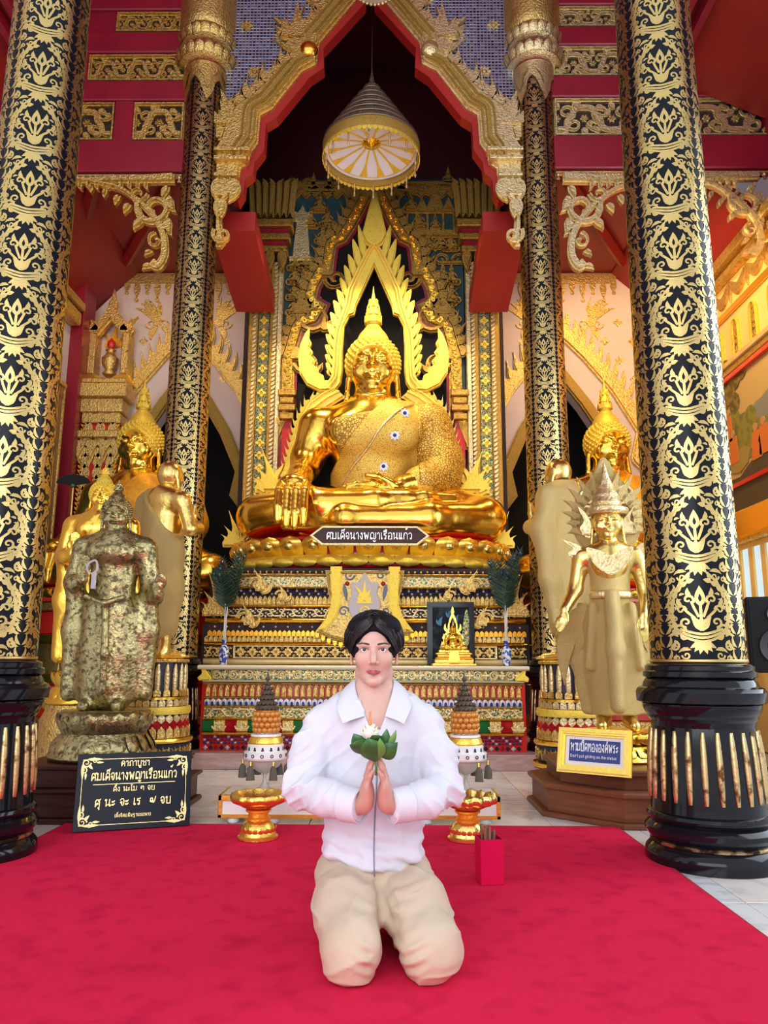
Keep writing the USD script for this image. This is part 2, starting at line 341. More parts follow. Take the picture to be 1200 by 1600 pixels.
# ---------------------------------------------------------------- Thai lettering drawn with strokes
def _o(x, y, r=.10): return [(x + r * math.cos(a), y + r * math.sin(a)) for a in np.linspace(0, 2 * PI, 9)]
_arch = [(.12, 0), (.12, .72), (.26, 1), (.56, 1), (.70, .75), (.70, 0)]
THAI = {
 'ก': (.80, [[(.12, 0), (.12, .58), (.24, .68), (.10, .78), (.26, 1), (.56, 1), (.70, .76), (.70, 0)]]),
 'ถ': (.82, [_o(.20, .10), [(.28, .14), (.22, .40), (.12, .62), (.24, .70), (.12, .80), (.28, 1), (.58, 1), (.72, .76), (.72, 0)]]),
 'ค': (.80, [_arch, _o(.40, .52), [(.14, .02), (.32, .46)]]),
 'ด': (.80, [[(.14, 0)] + [(.10, .3), (.12, .72), (.26, 1), (.56, 1), (.70, .75), (.70, 0)], _o(.38, .40), [(.14, 0), (.32, .34)]]),
 'ต': (.80, [[(.12, 0), (.10, .4), (.12, .75), (.24, 1), (.40, .88), (.56, 1), (.70, .75), (.70, 0)], _o(.38, .40), [(.14, 0), (.32, .34)]]),
 'า': (.50, [[(.06, .80), (.16, 1), (.32, 1), (.40, .82), (.40, 0)]]),
 'บ': (.82, [_o(.14, .90), [(.18, .80), (.18, 0), (.70, 0), (.70, 1)]]),
 'ป': (.82, [_o(.14, .90), [(.18, .80), (.18, 0), (.70, 0), (.70, 1.45)]]),
 'ช': (.82, [_o(.14, .86), [(.22, .80), (.32, .60), (.24, .40), (.24, 0), (.66, 0), (.66, .62), (.50, .76), (.78, 1.02)]]),
 'ข': (.78, [_o(.14, .86), [(.22, .80), (.32, .60), (.24, .40), (.24, 0), (.66, 0), (.66, 1)]]),
 'ส': (.82, [_arch, _o(.40, .44), [(.14, .02), (.32, .38)], [(.55, .80), (.84, 1.10)]]),
 'ม': (.86, [_o(.12, .90), [(.17, .80), (.17, .2)], _o(.14, .10), [(.22, .06), (.72, .06), (.72, 1)]]),
 'น': (.86, [_o(.12, .90), [(.17, .80), (.17, 0), (.17, .12), (.60, .30), (.66, 1)], _o(.72, .10), [(.62, .20), (.62, .4)]]),
 'เ': (.36, [_o(.20, .10), [(.12, .12), (.12, 1)]]),
 'แ': (.66, [_o(.20, .10), [(.12, .12), (.12, 1)], _o(.50, .10), [(.42, .12), (.42, 1)]]),
 'โ': (.50, [_o(.30, .10), [(.22, .12), (.22, 1.10), (.06, 1.30), (.28, 1.46), (.48, 1.38)]]),
 'จ': (.72, [_o(.22, .46), [(.10, .80), (.24, 1), (.48, 1), (.60, .76), (.60, .2), (.46, 0), (.30, .1), (.30, .40)]]),
 'ง': (.62, [_o(.36, .88), [(.46, .84), (.46, .0), (.34, .0), (.06, .50)]]),
 'พ': (.94, [_o(.14, .90), [(.16, .80), (.26, 0), (.46, .70), (.66, 0), (.80, 1)]]),
 'ญ': (1.12, [_arch, _o(.36, .10), [(.70, .0), (.86, 0), (1.0, .2), (1.0, 1)], _o(.66, -.30, .07), [(.72, -.26), (.84, -.42), (.98, -.26)]]),
 'ร': (.66, [_o(.34, .10), [(.42, .14), (.46, .60), (.12, .66), (.16, .92), (.34, .84), (.56, 1.0)]]),
 'อ': (.80, [_o(.20, .46), [(.12, .50), (.12, .0), (.68, .0), (.68, .75), (.54, 1), (.26, 1), (.10, .84)]]),
 'ว': (.66, [_o(.40, .10), [(.50, .12), (.52, .76), (.38, 1), (.20, 1), (.06, .82)]]),
 'ะ': (.50, [_o(.12, .62, .07), [(.16, .54), (.30, .58), (.42, .76)], _o(.12, .18, .07), [(.16, .10), (.30, .14), (.42, .32)]]),
 'ห': (.90, [_o(.12, .90), [(.17, .80), (.17, 0), (.17, .30), (.44, .60), (.68, .50), (.72, 0)], _o(.66, .78), [(.5, .66), (.4, .5)]]),
 'ท': (.86, [_o(.12, .90), [(.17, .80), (.17, 0), (.17, .20), (.44, .95), (.62, 1), (.72, .80), (.72, 0)]]),
 'ธ': (.80, [[(.60, 1.0), (.34, .86), (.16, .96), (.14, .62), (.64, .56), (.66, 0), (.20, 0), (.14, .30)], _o(.20, .36, .08)]),
 'ษ': (.86, [_o(.14, .90), [(.18, .80), (.18, 0), (.70, 0), (.70, 1)], _o(.46, .46, .09), [(.52, .40), (.86, .62)]]),
 'ฐ': (.80, [[(.58, 1.0), (.32, .86), (.14, .96), (.12, .62), (.62, .56), (.64, .1)], _o(.40, .12, .09), [(.1, -.2), (.3, -.36), (.5, -.2), (.68, -.38)]]),
 '๓': (.86, [_o(.22, .46), [(.10, .46), (.14, .90), (.30, 1), (.44, .70), (.56, 1), (.72, .86), (.74, 0)]]),
 '๙': (.92, [_o(.36, .40), [(.30, .30), (.10, .40), (.16, .86), (.40, .92), (.52, .50), (.58, .20), (.74, .40), (.90, 1.1)]]),
 '(': (.36, [[(.28, 1.1), (.12, .7), (.12, .3), (.28, -.1)]]), ')': (.36, [[(.08, 1.1), (.24, .7), (.24, .3), (.08, -.1)]]),
 ' ': (.5, []),
 # marks, drawn relative to the right end of the letter before
 'ุ': (0, [_o(-.22, -.20, .06), [(-.16, -.18), (-.14, -.44)]]), 'ู': (0, [_o(-.42, -.18, .06), [(-.36, -.18), (-.36, -.42), (-.12, -.42), (-.12, -.14)]]),
 'ิ': (0, [[(-.60, 1.16), (-.48, 1.38), (-.24, 1.40), (-.10, 1.16), (-.60, 1.16)]]), 'ื': (0, [[(-.62, 1.16), (-.50, 1.38), (-.26, 1.40), (-.12, 1.16), (-.62, 1.16)], [(-.12, 1.16), (-.12, 1.52)], [(-.26, 1.3), (-.26, 1.52)]]),
 '็': (0, [[(-.50, 1.18), (-.56, 1.34), (-.44, 1.46), (-.34, 1.34), (-.24, 1.48), (-.14, 1.30), (-.16, 1.16)], [(-.14, 1.4), (-.04, 1.6)]]),
 'ั': (0, [_o(-.42, 1.26, .07), [(-.42, 1.16), (-.24, 1.18), (-.08, 1.46)]]), '้': (0, [_o(-.30, 1.62, .06), [(-.34, 1.54), (-.22, 1.52), (-.04, 1.82)]]), '์': (0, [_o(-.30, 1.26, .08), [(-.26, 1.34), (-.10, 1.60)]]),
}
def thai(text, height, w=.13, gap=.10, bold=1.):
    """Thai text as a flat shape: letters height tall, starting at the origin."""
    x, g = 0, []
    for ch in text:
        wd, st_ = THAI[ch]
        for p in st_:
            if len(p) > 1: g.append(LineString([(x - (gap if wd == 0 else 0) + a, b) for a, b in p]).buffer(w * bold / 2, 3, join_style=1))
        x += wd + (gap if wd else 0)
    return affinity.scale(unary_union(g), height, height, origin=(0, 0)), x * height
def thai_fit(text, height, width, **k):
    g, w = thai(text, height, **k); return affinity.translate(affinity.scale(g, width / w, 1, origin=(0, 0)), -width / 2, 0)
# ---------------------------------------------------------------- looks
pm('black_lacquer', (.006, .006, .009), .10, 0, spec=.28, var=(6, (.02, .017, .014), .62, .8), rvar=.3)
pm('black_lacquer_shaft', (.006, .007, .011), .25, 0, spec=.14)
pm('gold_leaf_print', (.60, .43, .16), .34, 1., var=(9, (.55, .40, .17), .45, .75), bump=(160, .25, .004))
pm('gold_inlay', (.62, .45, .22), .35, 1., var=(22, (.16, .07, .03), .52, .66), rvar=.6, bump=(60, .4, .004))
pm('gold_worn', (.55, .38, .2), .4, 1., var=(12, (.05, .03, .02), .45, .55), rvar=.6)
pm('gold_smooth', (1.0, .66, .10), .2, 1., var=(3, (.95, .58, .08), .4, .7), bump=(7, .12, .03))
pm('gold_satin', (.98, .66, .12), .36, .95, bump=(90, .35, .006))
pm('gold_yellow', (.95, .70, .10), .48, .6, bump=(120, .6, .008), var=(40, (.75, .48, .05), .55, .75))
pm('gold_carved', (.78, .55, .18), .38, .92, bump=(55, .9, .012), var=(30, (.42, .24, .06), .52, .72))
pm('gold_pale', (.82, .66, .36), .36, .88, bump=(60, .8, .01), var=(30, (.5, .36, .15), .52, .72))
pm('gold_orange', (.95, .50, .05), .34, .8, bump=(60, .4, .006))
pm('gold_bright', (1.0, .72, .10), .16, 1., var=(8, (.9, .5, .05), .5, .7))
pm('gold_beaded', (.84, .57, .13), .38, .6, voro=(150, (.36, .19, .04), .12), bump=(200, .8, .006))
pm('gold_net', (.86, .58, .10), .42, .40, voro=(36, (.32, .15, .02), .17), bump=(220, .5, .004))
pm('gold_sash', (.92, .64, .12), .4, .5, voro=(60, (.50, .27, .04), .12), bump=(200, .5, .004)); pm('gold_deep', (.50, .29, .06), .42, .8, bump=(60, .8, .01), var=(30, (.28, .14, .03), .5, .72))
pm('gold_glitter', (.96, .74, .32), .36, .6, voro=(210, (.60, .42, .15), .12), bump=(260, 1., .006))
pm('gold_mottled', (.50, .42, .20), .34, 1., var=(34, (.17, .14, .07), .48, .62, 8), rvar=.55, bump=(70, .6, .008))
pm('gold_silver', (.86, .63, .20), .28, 1., bump=(30, .3, .01))
pm('red_paint', (.27, .006, .022), .38, 0, var=(3, (.22, .004, .02), .4, .7), coat=.1)
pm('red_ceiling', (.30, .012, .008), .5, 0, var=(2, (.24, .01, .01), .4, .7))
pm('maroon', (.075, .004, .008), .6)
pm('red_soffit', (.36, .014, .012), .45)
pm('red_lacquer', (.62, .02, .015), .25, 0, coat=.3)
pm('pink_wall', (.74, .60, .55), .8, var=(1.2, (.68, .53, .47), .35, .7))
pm('yellow_wall', (.86, .60, .22), .75, var=(1.2, (.80, .54, .18), .35, .7))
pm('teal_panel', (.012, .050, .062), .6, var=(6, (.02, .09, .10), .5, .8))
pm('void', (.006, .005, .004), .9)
pm('dark_recess', (.03, .012, .01), .7)
pm('marble_white', (.76, .75, .76), .22, 0, var=(5, (.40, .40, .43), .52, .78, 9), noise_stretch=(1, 2.4, 1), coat=.15)
pm('marble_warm', (.76, .70, .66), .22, 0, var=(4, (.44, .38, .36), .52, .8, 9), noise_stretch=(2.4, 1, 1), coat=.15)
pm('marble_grey', (.68, .69, .72), .22, 0, var=(6, (.34, .35, .38), .5, .78, 9), noise_stretch=(1.4, 3, 1), coat=.15)
pm('grout', (.30, .28, .26), .8)
pm('marble_pink', (.46, .27, .26), .35, 0, var=(7, (.60, .42, .40), .45, .75, 8), noise_stretch=(1, 1, 4))
pm('carpet', (.88, .024, .088), .95, 0, var=(9, (.70, .014, .064), .50, .74, 8), bump=(700, .9, .006), spec=.05)
pm('carpet_edge', (.35, .006, .02), .95)
pm('wood_brown', (.17, .062, .032), .32, 0, var=(4, (.24, .10, .055), .4, .7, 7), noise_stretch=(1, 1, 9), coat=.15)
pm('wood_dark', (.045, .010, .008), .4, 0, var=(4, (.08, .022, .015), .4, .7, 7), noise_stretch=(1, 1, 9), spec=.25)
pm('wood_red', (.24, .06, .02), .4, 0, var=(4, (.32, .11, .04), .4, .7, 7), noise_stretch=(6, 6, 1))
# mirror mosaic: a fine grid of small blue glass squares set in silver
mat('mirror_mosaic', {
    'g': ('geometry', {}), 'm': ('mapping', {'scale': (27., 27., 27.)}), 'fr': ('vector_math', {'math_type': 'fraction'}), 'sx': ('separate_xyz', {}),
    'a': ('math', {'math_type': 'pingpong', 'value2': .5}), 'b': ('math', {'math_type': 'pingpong', 'value2': .5}), 'mn': ('math', {'math_type': 'minimum'}),
    'r': ('map_range', {'from_min': .10, 'from_max': .2, 'clamp': True}), 'fl': ('vector_math', {'math_type': 'floor'}), 'w': ('white_noise_texture', {}),
    'c': ('rgb_ramp', {'ramp': [(0, (.02, .03, .12)), (.5, (.06, .10, .30)), (1, (.22, .30, .55))]}),
    'mx': ('mix', {'color1': (.50, .47, .52)}), 'bp': ('bump', {'strength': .5, 'distance': .01}), 'p': ('principled_bsdf', {'metallic': .75, 'roughness': .25})},
    [('g.position', 'm.vector'), ('m.vector', 'fr.vector1'), ('fr.vector', 'sx.vector'), ('sx.x', 'a.value1'), ('sx.z', 'b.value1'), ('a.value', 'mn.value1'), ('b.value', 'mn.value2'),
     ('mn.value', 'r.value'), ('m.vector', 'fl.vector1'), ('fl.vector', 'w.vector'), ('w.value', 'c.fac'), ('r.result', 'mx.fac'), ('c.color', 'mx.color2'), ('mx.color', 'p.base_color'), ('r.result', 'bp.height'), ('bp.normal', 'p.normal')])
pm('glass_teal', (.02, .16, .18), .12, .6, voro=(38, (.55, .40, .12), .22), bump=(80, .5, .006))
pm('gem_blue', (.02, .05, .30), .12, .3); pm('gem_red', (.45, .01, .02), .12, .3); pm('gem_green', (.01, .16, .04), .15, .3); pm('gem_white', (.75, .74, .78), .2, .3)
pm('gem_dark', (.03, .03, .06), .2, .3)

# ---------------------------------------------------------------- floor, step, carpet
rng = random.Random(5)
XL, XR, YB, YA = -3.9, 4.1, 9.8, 7.16
fl = struct('floor'); part('slab', bx(XL - .1, XR + .1, -4, YB, -.12, -.012), 'grout', fl)
TS = .46
for i in range(18):
    for j in range(15):
        x0, y0 = XL + i * TS, .0 + j * TS
        if x0 > XR or (-1.5 < x0 and x0 + TS < 1.42 and y0 + TS < 4.5): continue
        if y0 > 6.75 or abs(x0) > 2.6 and y0 > 6.4: continue
        part('tile', bx(x0 + .0025, min(x0 + TS, XR) - .0025, y0 + .0025, y0 + TS - .0025, -.014, rng.uniform(-.0008, .0004), .0015), rng.choice(['marble_white', 'marble_white', 'marble_grey', 'marble_warm']), fl)
for j in range(-8, 0):
    part('tile', bx(XL, XR, j * TS + .003, (j + 1) * TS - .003, -.014, -.0005), 'marble_white', fl)
st = struct('platform')
for k, (a, b) in enumerate([(-2.3, -1.62), (-1.62, -.55), (-.55, .62), (.62, 1.7), (1.7, 2.3)]):
    part('marble_slab', bx(a + .0015, b - .0015, 6.76, 9.7, .0, .13, .004), 'marble_pink', st)

cp = thing('carpet', 'large bright red pile carpet laid on the marble floor', 'carpet')
nx, ny = 60, 90
gx, gy = np.meshgrid(np.linspace(-1.57, 1.5, nx), np.linspace(-.9, 4.53, ny), indexing='ij')
gz = .012 + .0045 * (meshkit.fbm(np.stack([gx * 2.3, gy * 2.3, gx * 0], -1), 3, 4) - .45) + .0015 * (meshkit.fbm(np.stack([gx * 14, gy * 14, gx * 0], -1), 2, 8) - .5)
v = np.stack([gx, gy, gz], -1).reshape(-1, 3); ii, jj = np.meshgrid(np.arange(nx - 1), np.arange(ny - 1), indexing='ij')
q = np.stack([ii * ny + jj, (ii + 1) * ny + jj, (ii + 1) * ny + jj + 1, ii * ny + jj + 1], -1).reshape(-1, 4)
part('pile', (v, q), 'carpet', cp, smooth=True)
part('bound_edge', [bx(-1.578, -1.566, -.9, 4.53, .0005, .012), bx(1.496, 1.508, -.9, 4.53, .0005, .012), bx(-1.578, 1.508, 4.526, 4.538, .0005, .013)], 'carpet_edge', cp)
CZ = .0135

# ---------------------------------------------------------------- walls and ceilings
def wall_with_hole(poly, hole, d): return ext(poly.difference(hole) if hole is not None else poly, d)
# back wall with two dark arched doorways of the aisles
def doorway(cx, w, top, base=0.1):
    h = w / 2; pts = [(-h, base), (-h, top * .62), (-h * .82, top * .66), (-h * .9, top * .73), (-h * .62, top * .84), (-h * .3, top * .93), (0, top)]
    P = pts + [(-x, z) for x, z in pts[::-1][1:]]
    return Polygon([(cx + x, z) for x, z in P])
wb = struct('wall_back')
outer = Polygon([(XL, 0), (XR, 0), (XR, 5.5), (3.3, 6.16), (1.8, 6.16), (1.8, 9.3), (-1.8, 9.3), (-1.8, 6.16), (-3.3, 6.16), (XL, 5.5)])
dL, dR = doorway(-2.5, 1.55, 4.55), doorway(2.52, 1.55, 4.55)
m = ext(outer.difference(dL).difference(dR), .2); part('plaster', mv(m, 0, YB + .2), 'pink_wall', wb)
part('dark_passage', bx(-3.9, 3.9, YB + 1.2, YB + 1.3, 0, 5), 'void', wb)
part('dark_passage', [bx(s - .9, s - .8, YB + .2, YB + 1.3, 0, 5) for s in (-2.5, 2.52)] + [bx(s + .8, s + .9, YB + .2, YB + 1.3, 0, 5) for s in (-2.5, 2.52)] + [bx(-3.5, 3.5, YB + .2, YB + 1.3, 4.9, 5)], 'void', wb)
# gilded stencil work on the back wall
def kinnari(s=1.):
    g = [leaf((0, 0), (.02, .12), .09), Point(.0, .13).buffer(.028), flame(.16, .05).buffer(0), curl((-.06, .02), .05, 1.2, .35), curl((.07, .03), .05, 1.2, .35, 0, -1)]
    g[2] = T(g[2], .0, .14)
    for a in (20, 38, 56): g.append(T(leaf((0, 0), (0, .24), .05, .12), .03, .05, 1, -a))
    g += [leaf((-.02, 0), (-.10, -.10), .05, -.2), leaf((.0, -.01), (.06, -.13), .06, .2)]
    return T(unary_union(g), s=s)
for sx in (-1, 1):
    for r_, row in enumerate(np.arange(3.0, 5.95, .27)):
        for c_ in range(5):
            x = 2.02 + c_ * .37 + (.185 if r_ % 2 else 0)
            if x > 3.72 or (row > 5.45 and x > 3.3) or abs(x - 2.5) < .34 + max(0, 4.9 - row) * .33 and row < 5.1: continue
            if 5.1 < row < 5.75 and 2.32 < x < 3.06: continue
            part('wall_rosette', mv(ext(T(rosette(.062, 4, .3), sx * x, row), .008), 0, YB), 'gold_carved', wb)
    k = kinnari(1.5)
    for x in (2.12, 2.94): part('angel_ornament', mv(ext(T(k if (x < 2.5) == (sx < 0) else flipx(k), sx * x, 5.36), .02, .004), 0, YB), 'gold_carved', wb)
    # frieze under the ceiling: hanging drops
    fr = [sbox(sx * 2.5 - .95, 6.0, sx * 2.5 + .82, 6.14)]
    for i in range(13):
        x = sx * 2.5 - .9 + i * .14; fr += [leaf((x, 6.02), (x, 5.78 if i % 2 else 5.88), .085), Point(x, 5.75 if i % 2 else 5.86).buffer(.025, 3)]
    part('frieze', mv(ext(unary_union(fr), .03), 0, YB), 'gold_carved', wb)
# gilded portal round each doorway: inner rope arch and outer flame arch
def portal(cx, w, top, name_label):
    o = doorway(cx, w, top); a = part_poly = o.buffer(.15, join_style=2).difference(o)
    g1 = ext(a, .09, .02)
    big = doorway(cx, w * 1.5, top * 1.17, .1); band = big.buffer(.07).difference(big.buffer(-.09)).intersection(sbox(cx - 3, 2.55, cx + 3, 9))
    fl_ = []
    L = LineString(list(big.exterior.coords)[:-1])
    for d in np.arange(.1, L.length, .155):
        p, q_ = L.interpolate(d), L.interpolate(min(d + .02, L.length)); 
        if p.y < 2.7: continue
        ang = math.degrees(math.atan2(q_.y - p.y, q_.x - p.x))
        fl_.append(T(flame(.26, .15, .5 if p.x < cx else -.5), p.x, p.y, 1, ang))
    return g1, ext(band, .09, .02), [ext(f_, .06, .015) for f_ in fl_]
for cx, sd in ((-2.5, 'left'), (2.52, 'right')):
    t = thing('gilded_portal', 'gilded flame-edged arch round the dark doorway behind the %s seated statue' % ('walking buddha side' if sd == 'left' else 'crowned figure side'), 'portal')
    a, b, fs = portal(cx, 1.55, 4.55, sd)
    part('inner_arch', mv(a, 0, YB - .002), 'gold_beaded', t); part('outer_arch', mv(b, 0, YB - .002), 'gold_carved', t)
    for f_ in fs: part('flame_leaf', mv(f_, 0, YB - .004), 'gold_carved', t)
    top = 5.33
    part('finial', mv(ext(T(flame(.5, .16, 0), cx, top - .05), .07, .02), 0, YB - .004), 'gold_carved', t)
    for s in (-1, 1):
        x = cx + s * 1.18
        if sd == 'left' and s < 0: continue   # the corner shrine stands there
        part('naga_scroll', mv(ext(unary_union([curl((x - s * .05, 2.82), .26, 1.2, .42, PI if s > 0 else 0, -s), T(flame(.34, .16, .6 * -s), x + s * .12, 2.95)]), .1, .02), 0, YB - .004), 'gold_smooth', t)
        px_ = [(.21, 2.52, 2.46), (.18, 2.46, 2.3), (.15, 2.3, 2.22), (.17, 2.22, 2.17), (.14, 2.17, 2.1), (.18, 2.1, 1.85), (.13, 1.85, .2)]
        part('pilaster', [bx(x - w_, x + w_, YB - .06 - w_ * .5, YB, z1, z0, .008) for w_, z0, z1 in px_[:-1]], 'gold_carved', t)
        part('pilaster_shaft', bx(x - .13, x + .13, YB - .1, YB, .2, 1.85), 'red_soffit', t)

# side walls
wl = struct('wall_left')
part('plaster', bx(XL - .2, XL, 3.2, YB, 0, 6.6), 'pink_wall', wl)
part('upper_panel', bx(XL - .2, XL, 2.2, YB, 6.6, 9.7), 'red_paint', wl)
part('red_pilaster', bx(XL, XL + .16, 9.25, 9.62, .1, 5.8, .01), 'red_paint', wl)
part('gold_capital', [bx(XL, XL + .2, 8.6, 9.2, 5.3, 5.4, .01), bx(XL, XL + .16, 8.6, 9.2, 5.1, 5.28, .02)], 'gold_carved', wl)
part('arched_niche', [bx(XL, XL + .05, 8.78, 9.0, 4.25, 4.62, .01)], 'gold_carved', wl)
d1 = struct('door_1')
for a, b, c, d, e, f_ in [(8.2, 9.0, 4.05, 4.17, .1, 0), ]:
    part('door_frame', [bx(XL, XL + .09, 8.86, 9.0, .1, 4.1, .01), bx(XL, XL + .09, 7.6, 7.74, .1, 4.1, .01), bx(XL, XL + .1, 7.6, 9.0, 4.05, 4.2, .01)], 'wood_red', d1)
    part('frame_trim', [bx(XL, XL + .11, 9.0, 9.03, .1, 4.2), bx(XL, XL + .12, 7.6, 9.03, 4.2, 4.25)], 'gold_carved', d1)
    part('door_leaf', [bx(XL, XL + .03, 7.74, 8.86, .1, 4.05)], 'teal_panel', d1)
    part('lattice_panel', bx(XL, XL + .05, 7.8, 8.8, 2.0, 2.35, .006), 'gold_carved', d1)

# ceilings
ce = struct('ceiling')
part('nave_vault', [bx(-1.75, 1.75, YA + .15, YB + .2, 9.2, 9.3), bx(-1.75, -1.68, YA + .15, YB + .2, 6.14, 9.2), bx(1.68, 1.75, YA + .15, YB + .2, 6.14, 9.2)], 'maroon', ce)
part('aisle_soffit', [bx(s * 2.52 - .84, s * 2.52 + .76, YA + .08, YB + .2, 6.16, 6.24) for s in (-1, 1)], 'red_ceiling', ce)
for s in (-1, 1):
    m = bx(-.45, .75, YA + .08, YB + .2, 0, .07); m = rot(m, s * math.radians(42), [0, 1, 0]); part('aisle_slope', mv(m, s * 3.60, 0, 5.84), 'red_ceiling', ce)
    for k_, (a, b) in enumerate([((2.0, YA + .2), (3.3, YB - .4)), ((2.9, YA + .2), (3.45, 8.4))]):
        m = tube([(s * a[0], a[1], 6.1), (s * b[0], b[1], 6.1)], .07, 4); part('aisle_rafter', m, 'red_ceiling', ce)
part('front_vault', [bx(-4.4, 4.4, 1.2, YA, 9.6, 9.7)], 'red_paint', ce); part('aisle_roof', [bx(-4.4, 4.4, YA, YB + .2, 9.6, 9.7)], 'red_paint', ce)
for s in (-1, 1):   # sloped lower roof of the front bay with its boards
    X = 3.02 if s > 0 else -3.35
    m = bx(0, 1.7, 2.2, YA - .1, 0, .08); m = rot(m, math.radians(26), [0, 1, 0]); m = mv(m, abs(X), 0, 6.95); m = m if s > 0 else mirx(m)
    part('eave_soffit', m, 'red_ceiling', ce)
    for k_, (dx, dz, h_) in enumerate([(0, .0, .30), (.13, -.08, .14)]):
        m = bx(abs(X) - .07 + dx, abs(X) + .0 + dx, 2.2, YA - .1 - .12 * k_, 6.82 + dz, 6.82 + dz + h_, .006); part('eave_board', m if s > 0 else mirx(m), 'red_paint', ce)
# ---------------------------------------------------------------- carved beam screens between the columns (plane y = YA)
def scroll_panel(w, h, cells, two=False):
    """Openwork foliage filling w x h, origin at the lower left corner."""
    g = []; cw = w / cells
    for i in range(cells):
        f = 1 if i % 2 == 0 else -1; x = (i + .5) * cw; y = h / 2
        s = spline([(x - cw * .62, y - f * h * .34), (x - cw * .2, y - f * h * .30), (x, y), (x + cw * .2, y + f * h * .30), (x + cw * .62, y + f * h * .34)], 5)
        g.append(stroke(s, h * .16))
        r = min(cw * .34, h * .30)
        g.append(curl((x + cw * .12, y - f * h * .17), r, 1.15, .42, PI * .6 * f, f)); g.append(curl((x - cw * .14, y + f * h * .18), r, 1.15, .42, PI + PI * .6 * f, f))
        for dx, dy, a in ((-.36, .30, 30), (.38, -.30, 210), (.10, .36, -60), (-.1, -.36, 120)): g.append(T(leaf((0, 0), (0, h * .28), h * .18, .15), x + dx * cw, y + f * dy * h, 1, a * f))
        g.append(T(rosette(h * .12, 6, .4), (i) * cw, y)); 
    u = unary_union([q.buffer(0) for q in g]).intersection(sbox(0, 0, w, h)).simplify(.0016)
    return u
def fret(x0, x1, z0, z1, cells, parent, bar='gold_carved'):
    w, h, b = x1 - x0, z1 - z0, .028
    fr = sbox(x0, z0, x1, z1).difference(sbox(x0 + b, z0 + b, x1 - b, z1 - b))
    p = part('fretwork_panel', mv(ext(fr, .07, .006), 0, YA - .02), bar, parent)
    part('scrollwork', mv(ext(T(scroll_panel(w - 2 * b, h - 2 * b, cells), x0 + b, z0 + b), .05, .006), 0, YA - .02), bar, p)
    part('backing', bx(x0, x1, YA - .015, YA + .02, z0, z1), 'dark_recess', p)
def zrow(y): return float(at(290, y, YA)[2])
for s, xa, xb in ((-1, -1.95, -4.3), (1, 1.93, 4.3)):
    t = struct('trim_1' if s < 0 else 'trim_2')
    rows = [(-45, 26), (60, 92), (136, 166), (228, 276)] if s < 0 else [(-45, 20), (54, 82), (130, 162), (222, 272)]
    for i, (ya, yb) in enumerate(rows):
        z1, z0 = zrow(ya), zrow(yb); a, b = sorted((s * 1.6, xb))
        part('beam', bx(a, b, YA - .10, YA + .08, z0, z1, .012), 'red_paint', t)
    rz = lambda y: zrow(y)
    gap = [(rows[i][1], rows[i + 1][0]) for i in range(3)]
    m_ = 'gold_carved' if s < 0 else 'gold_pale'
    if s < 0:
        part('beam', bx(-4.3, -2.72, YA - .06, YA + .08, rz(gap[0][1]), rz(gap[0][0])), 'red_paint', t)
        fret(-2.72, -2.02, rz(59), rz(28), 5, t); fret(-2.98, -1.93, rz(135), rz(94), 6, t); fret(-2.46, -1.93, rz(227), rz(168), 2, t); fret(-3.25, -2.66, rz(227), rz(168), 2, t)
        part('post', bx(-2.66, -2.46, YA - .09, YA + .08, rz(228), rz(166), .01), 'red_paint', t); part('post', bx(-4.2, -3.25, YA - .09, YA + .08, rz(228), rz(166), .01), 'red_paint', t)
        part('post', bx(-4.2, -2.98, YA - .09, YA + .08, rz(136), rz(92), .01), 'red_paint', t)
    else:
        fret(1.93, 2.75, rz(53), rz(21), 4, t, m_); fret(1.93, 3.62, rz(129), rz(83), 8, t, m_); fret(1.93, 2.85, rz(221), rz(163), 3, t, m_); fret(3.18, 4.15, rz(221), rz(163), 3, t, m_)
        part('post', bx(2.85, 3.18, YA - .09, YA + .08, rz(222), rz(162), .01), 'red_paint', t); part('post', bx(2.75, 4.3, YA - .09, YA + .08, rz(54), rz(20), .01), 'red_paint', t)
        part('post', bx(3.62, 4.3, YA - .09, YA + .08, rz(130), rz(82), .01), 'red_paint', t)
    part('wall_panel', bx(min(s * 1.6, xb), max(s * 1.6, xb), YA + .03, YA + .09, rz(228), 9.6), 'red_paint', t)
    # hanging bead fringe
    z0 = rz(277 if s < 0 else 273); bd = [bx(min(s * 1.9, xb), max(s * 1.9, xb), YA - .06, YA, z0 - .02, z0, 0)]
    for x in np.arange(1.95, 4.2, .062):
        bd.append(mv(trimesh.creation.icosphere(1, .021), s * x, YA - .05, z0 - .04)); bd.append(mv(ext(flame(.045, .03, 0).buffer(0), .012), s * x, YA - .045, z0 - .095))
    part('bead_fringe', bd, 'gold_pale', t, kind='stuff', smooth=True)
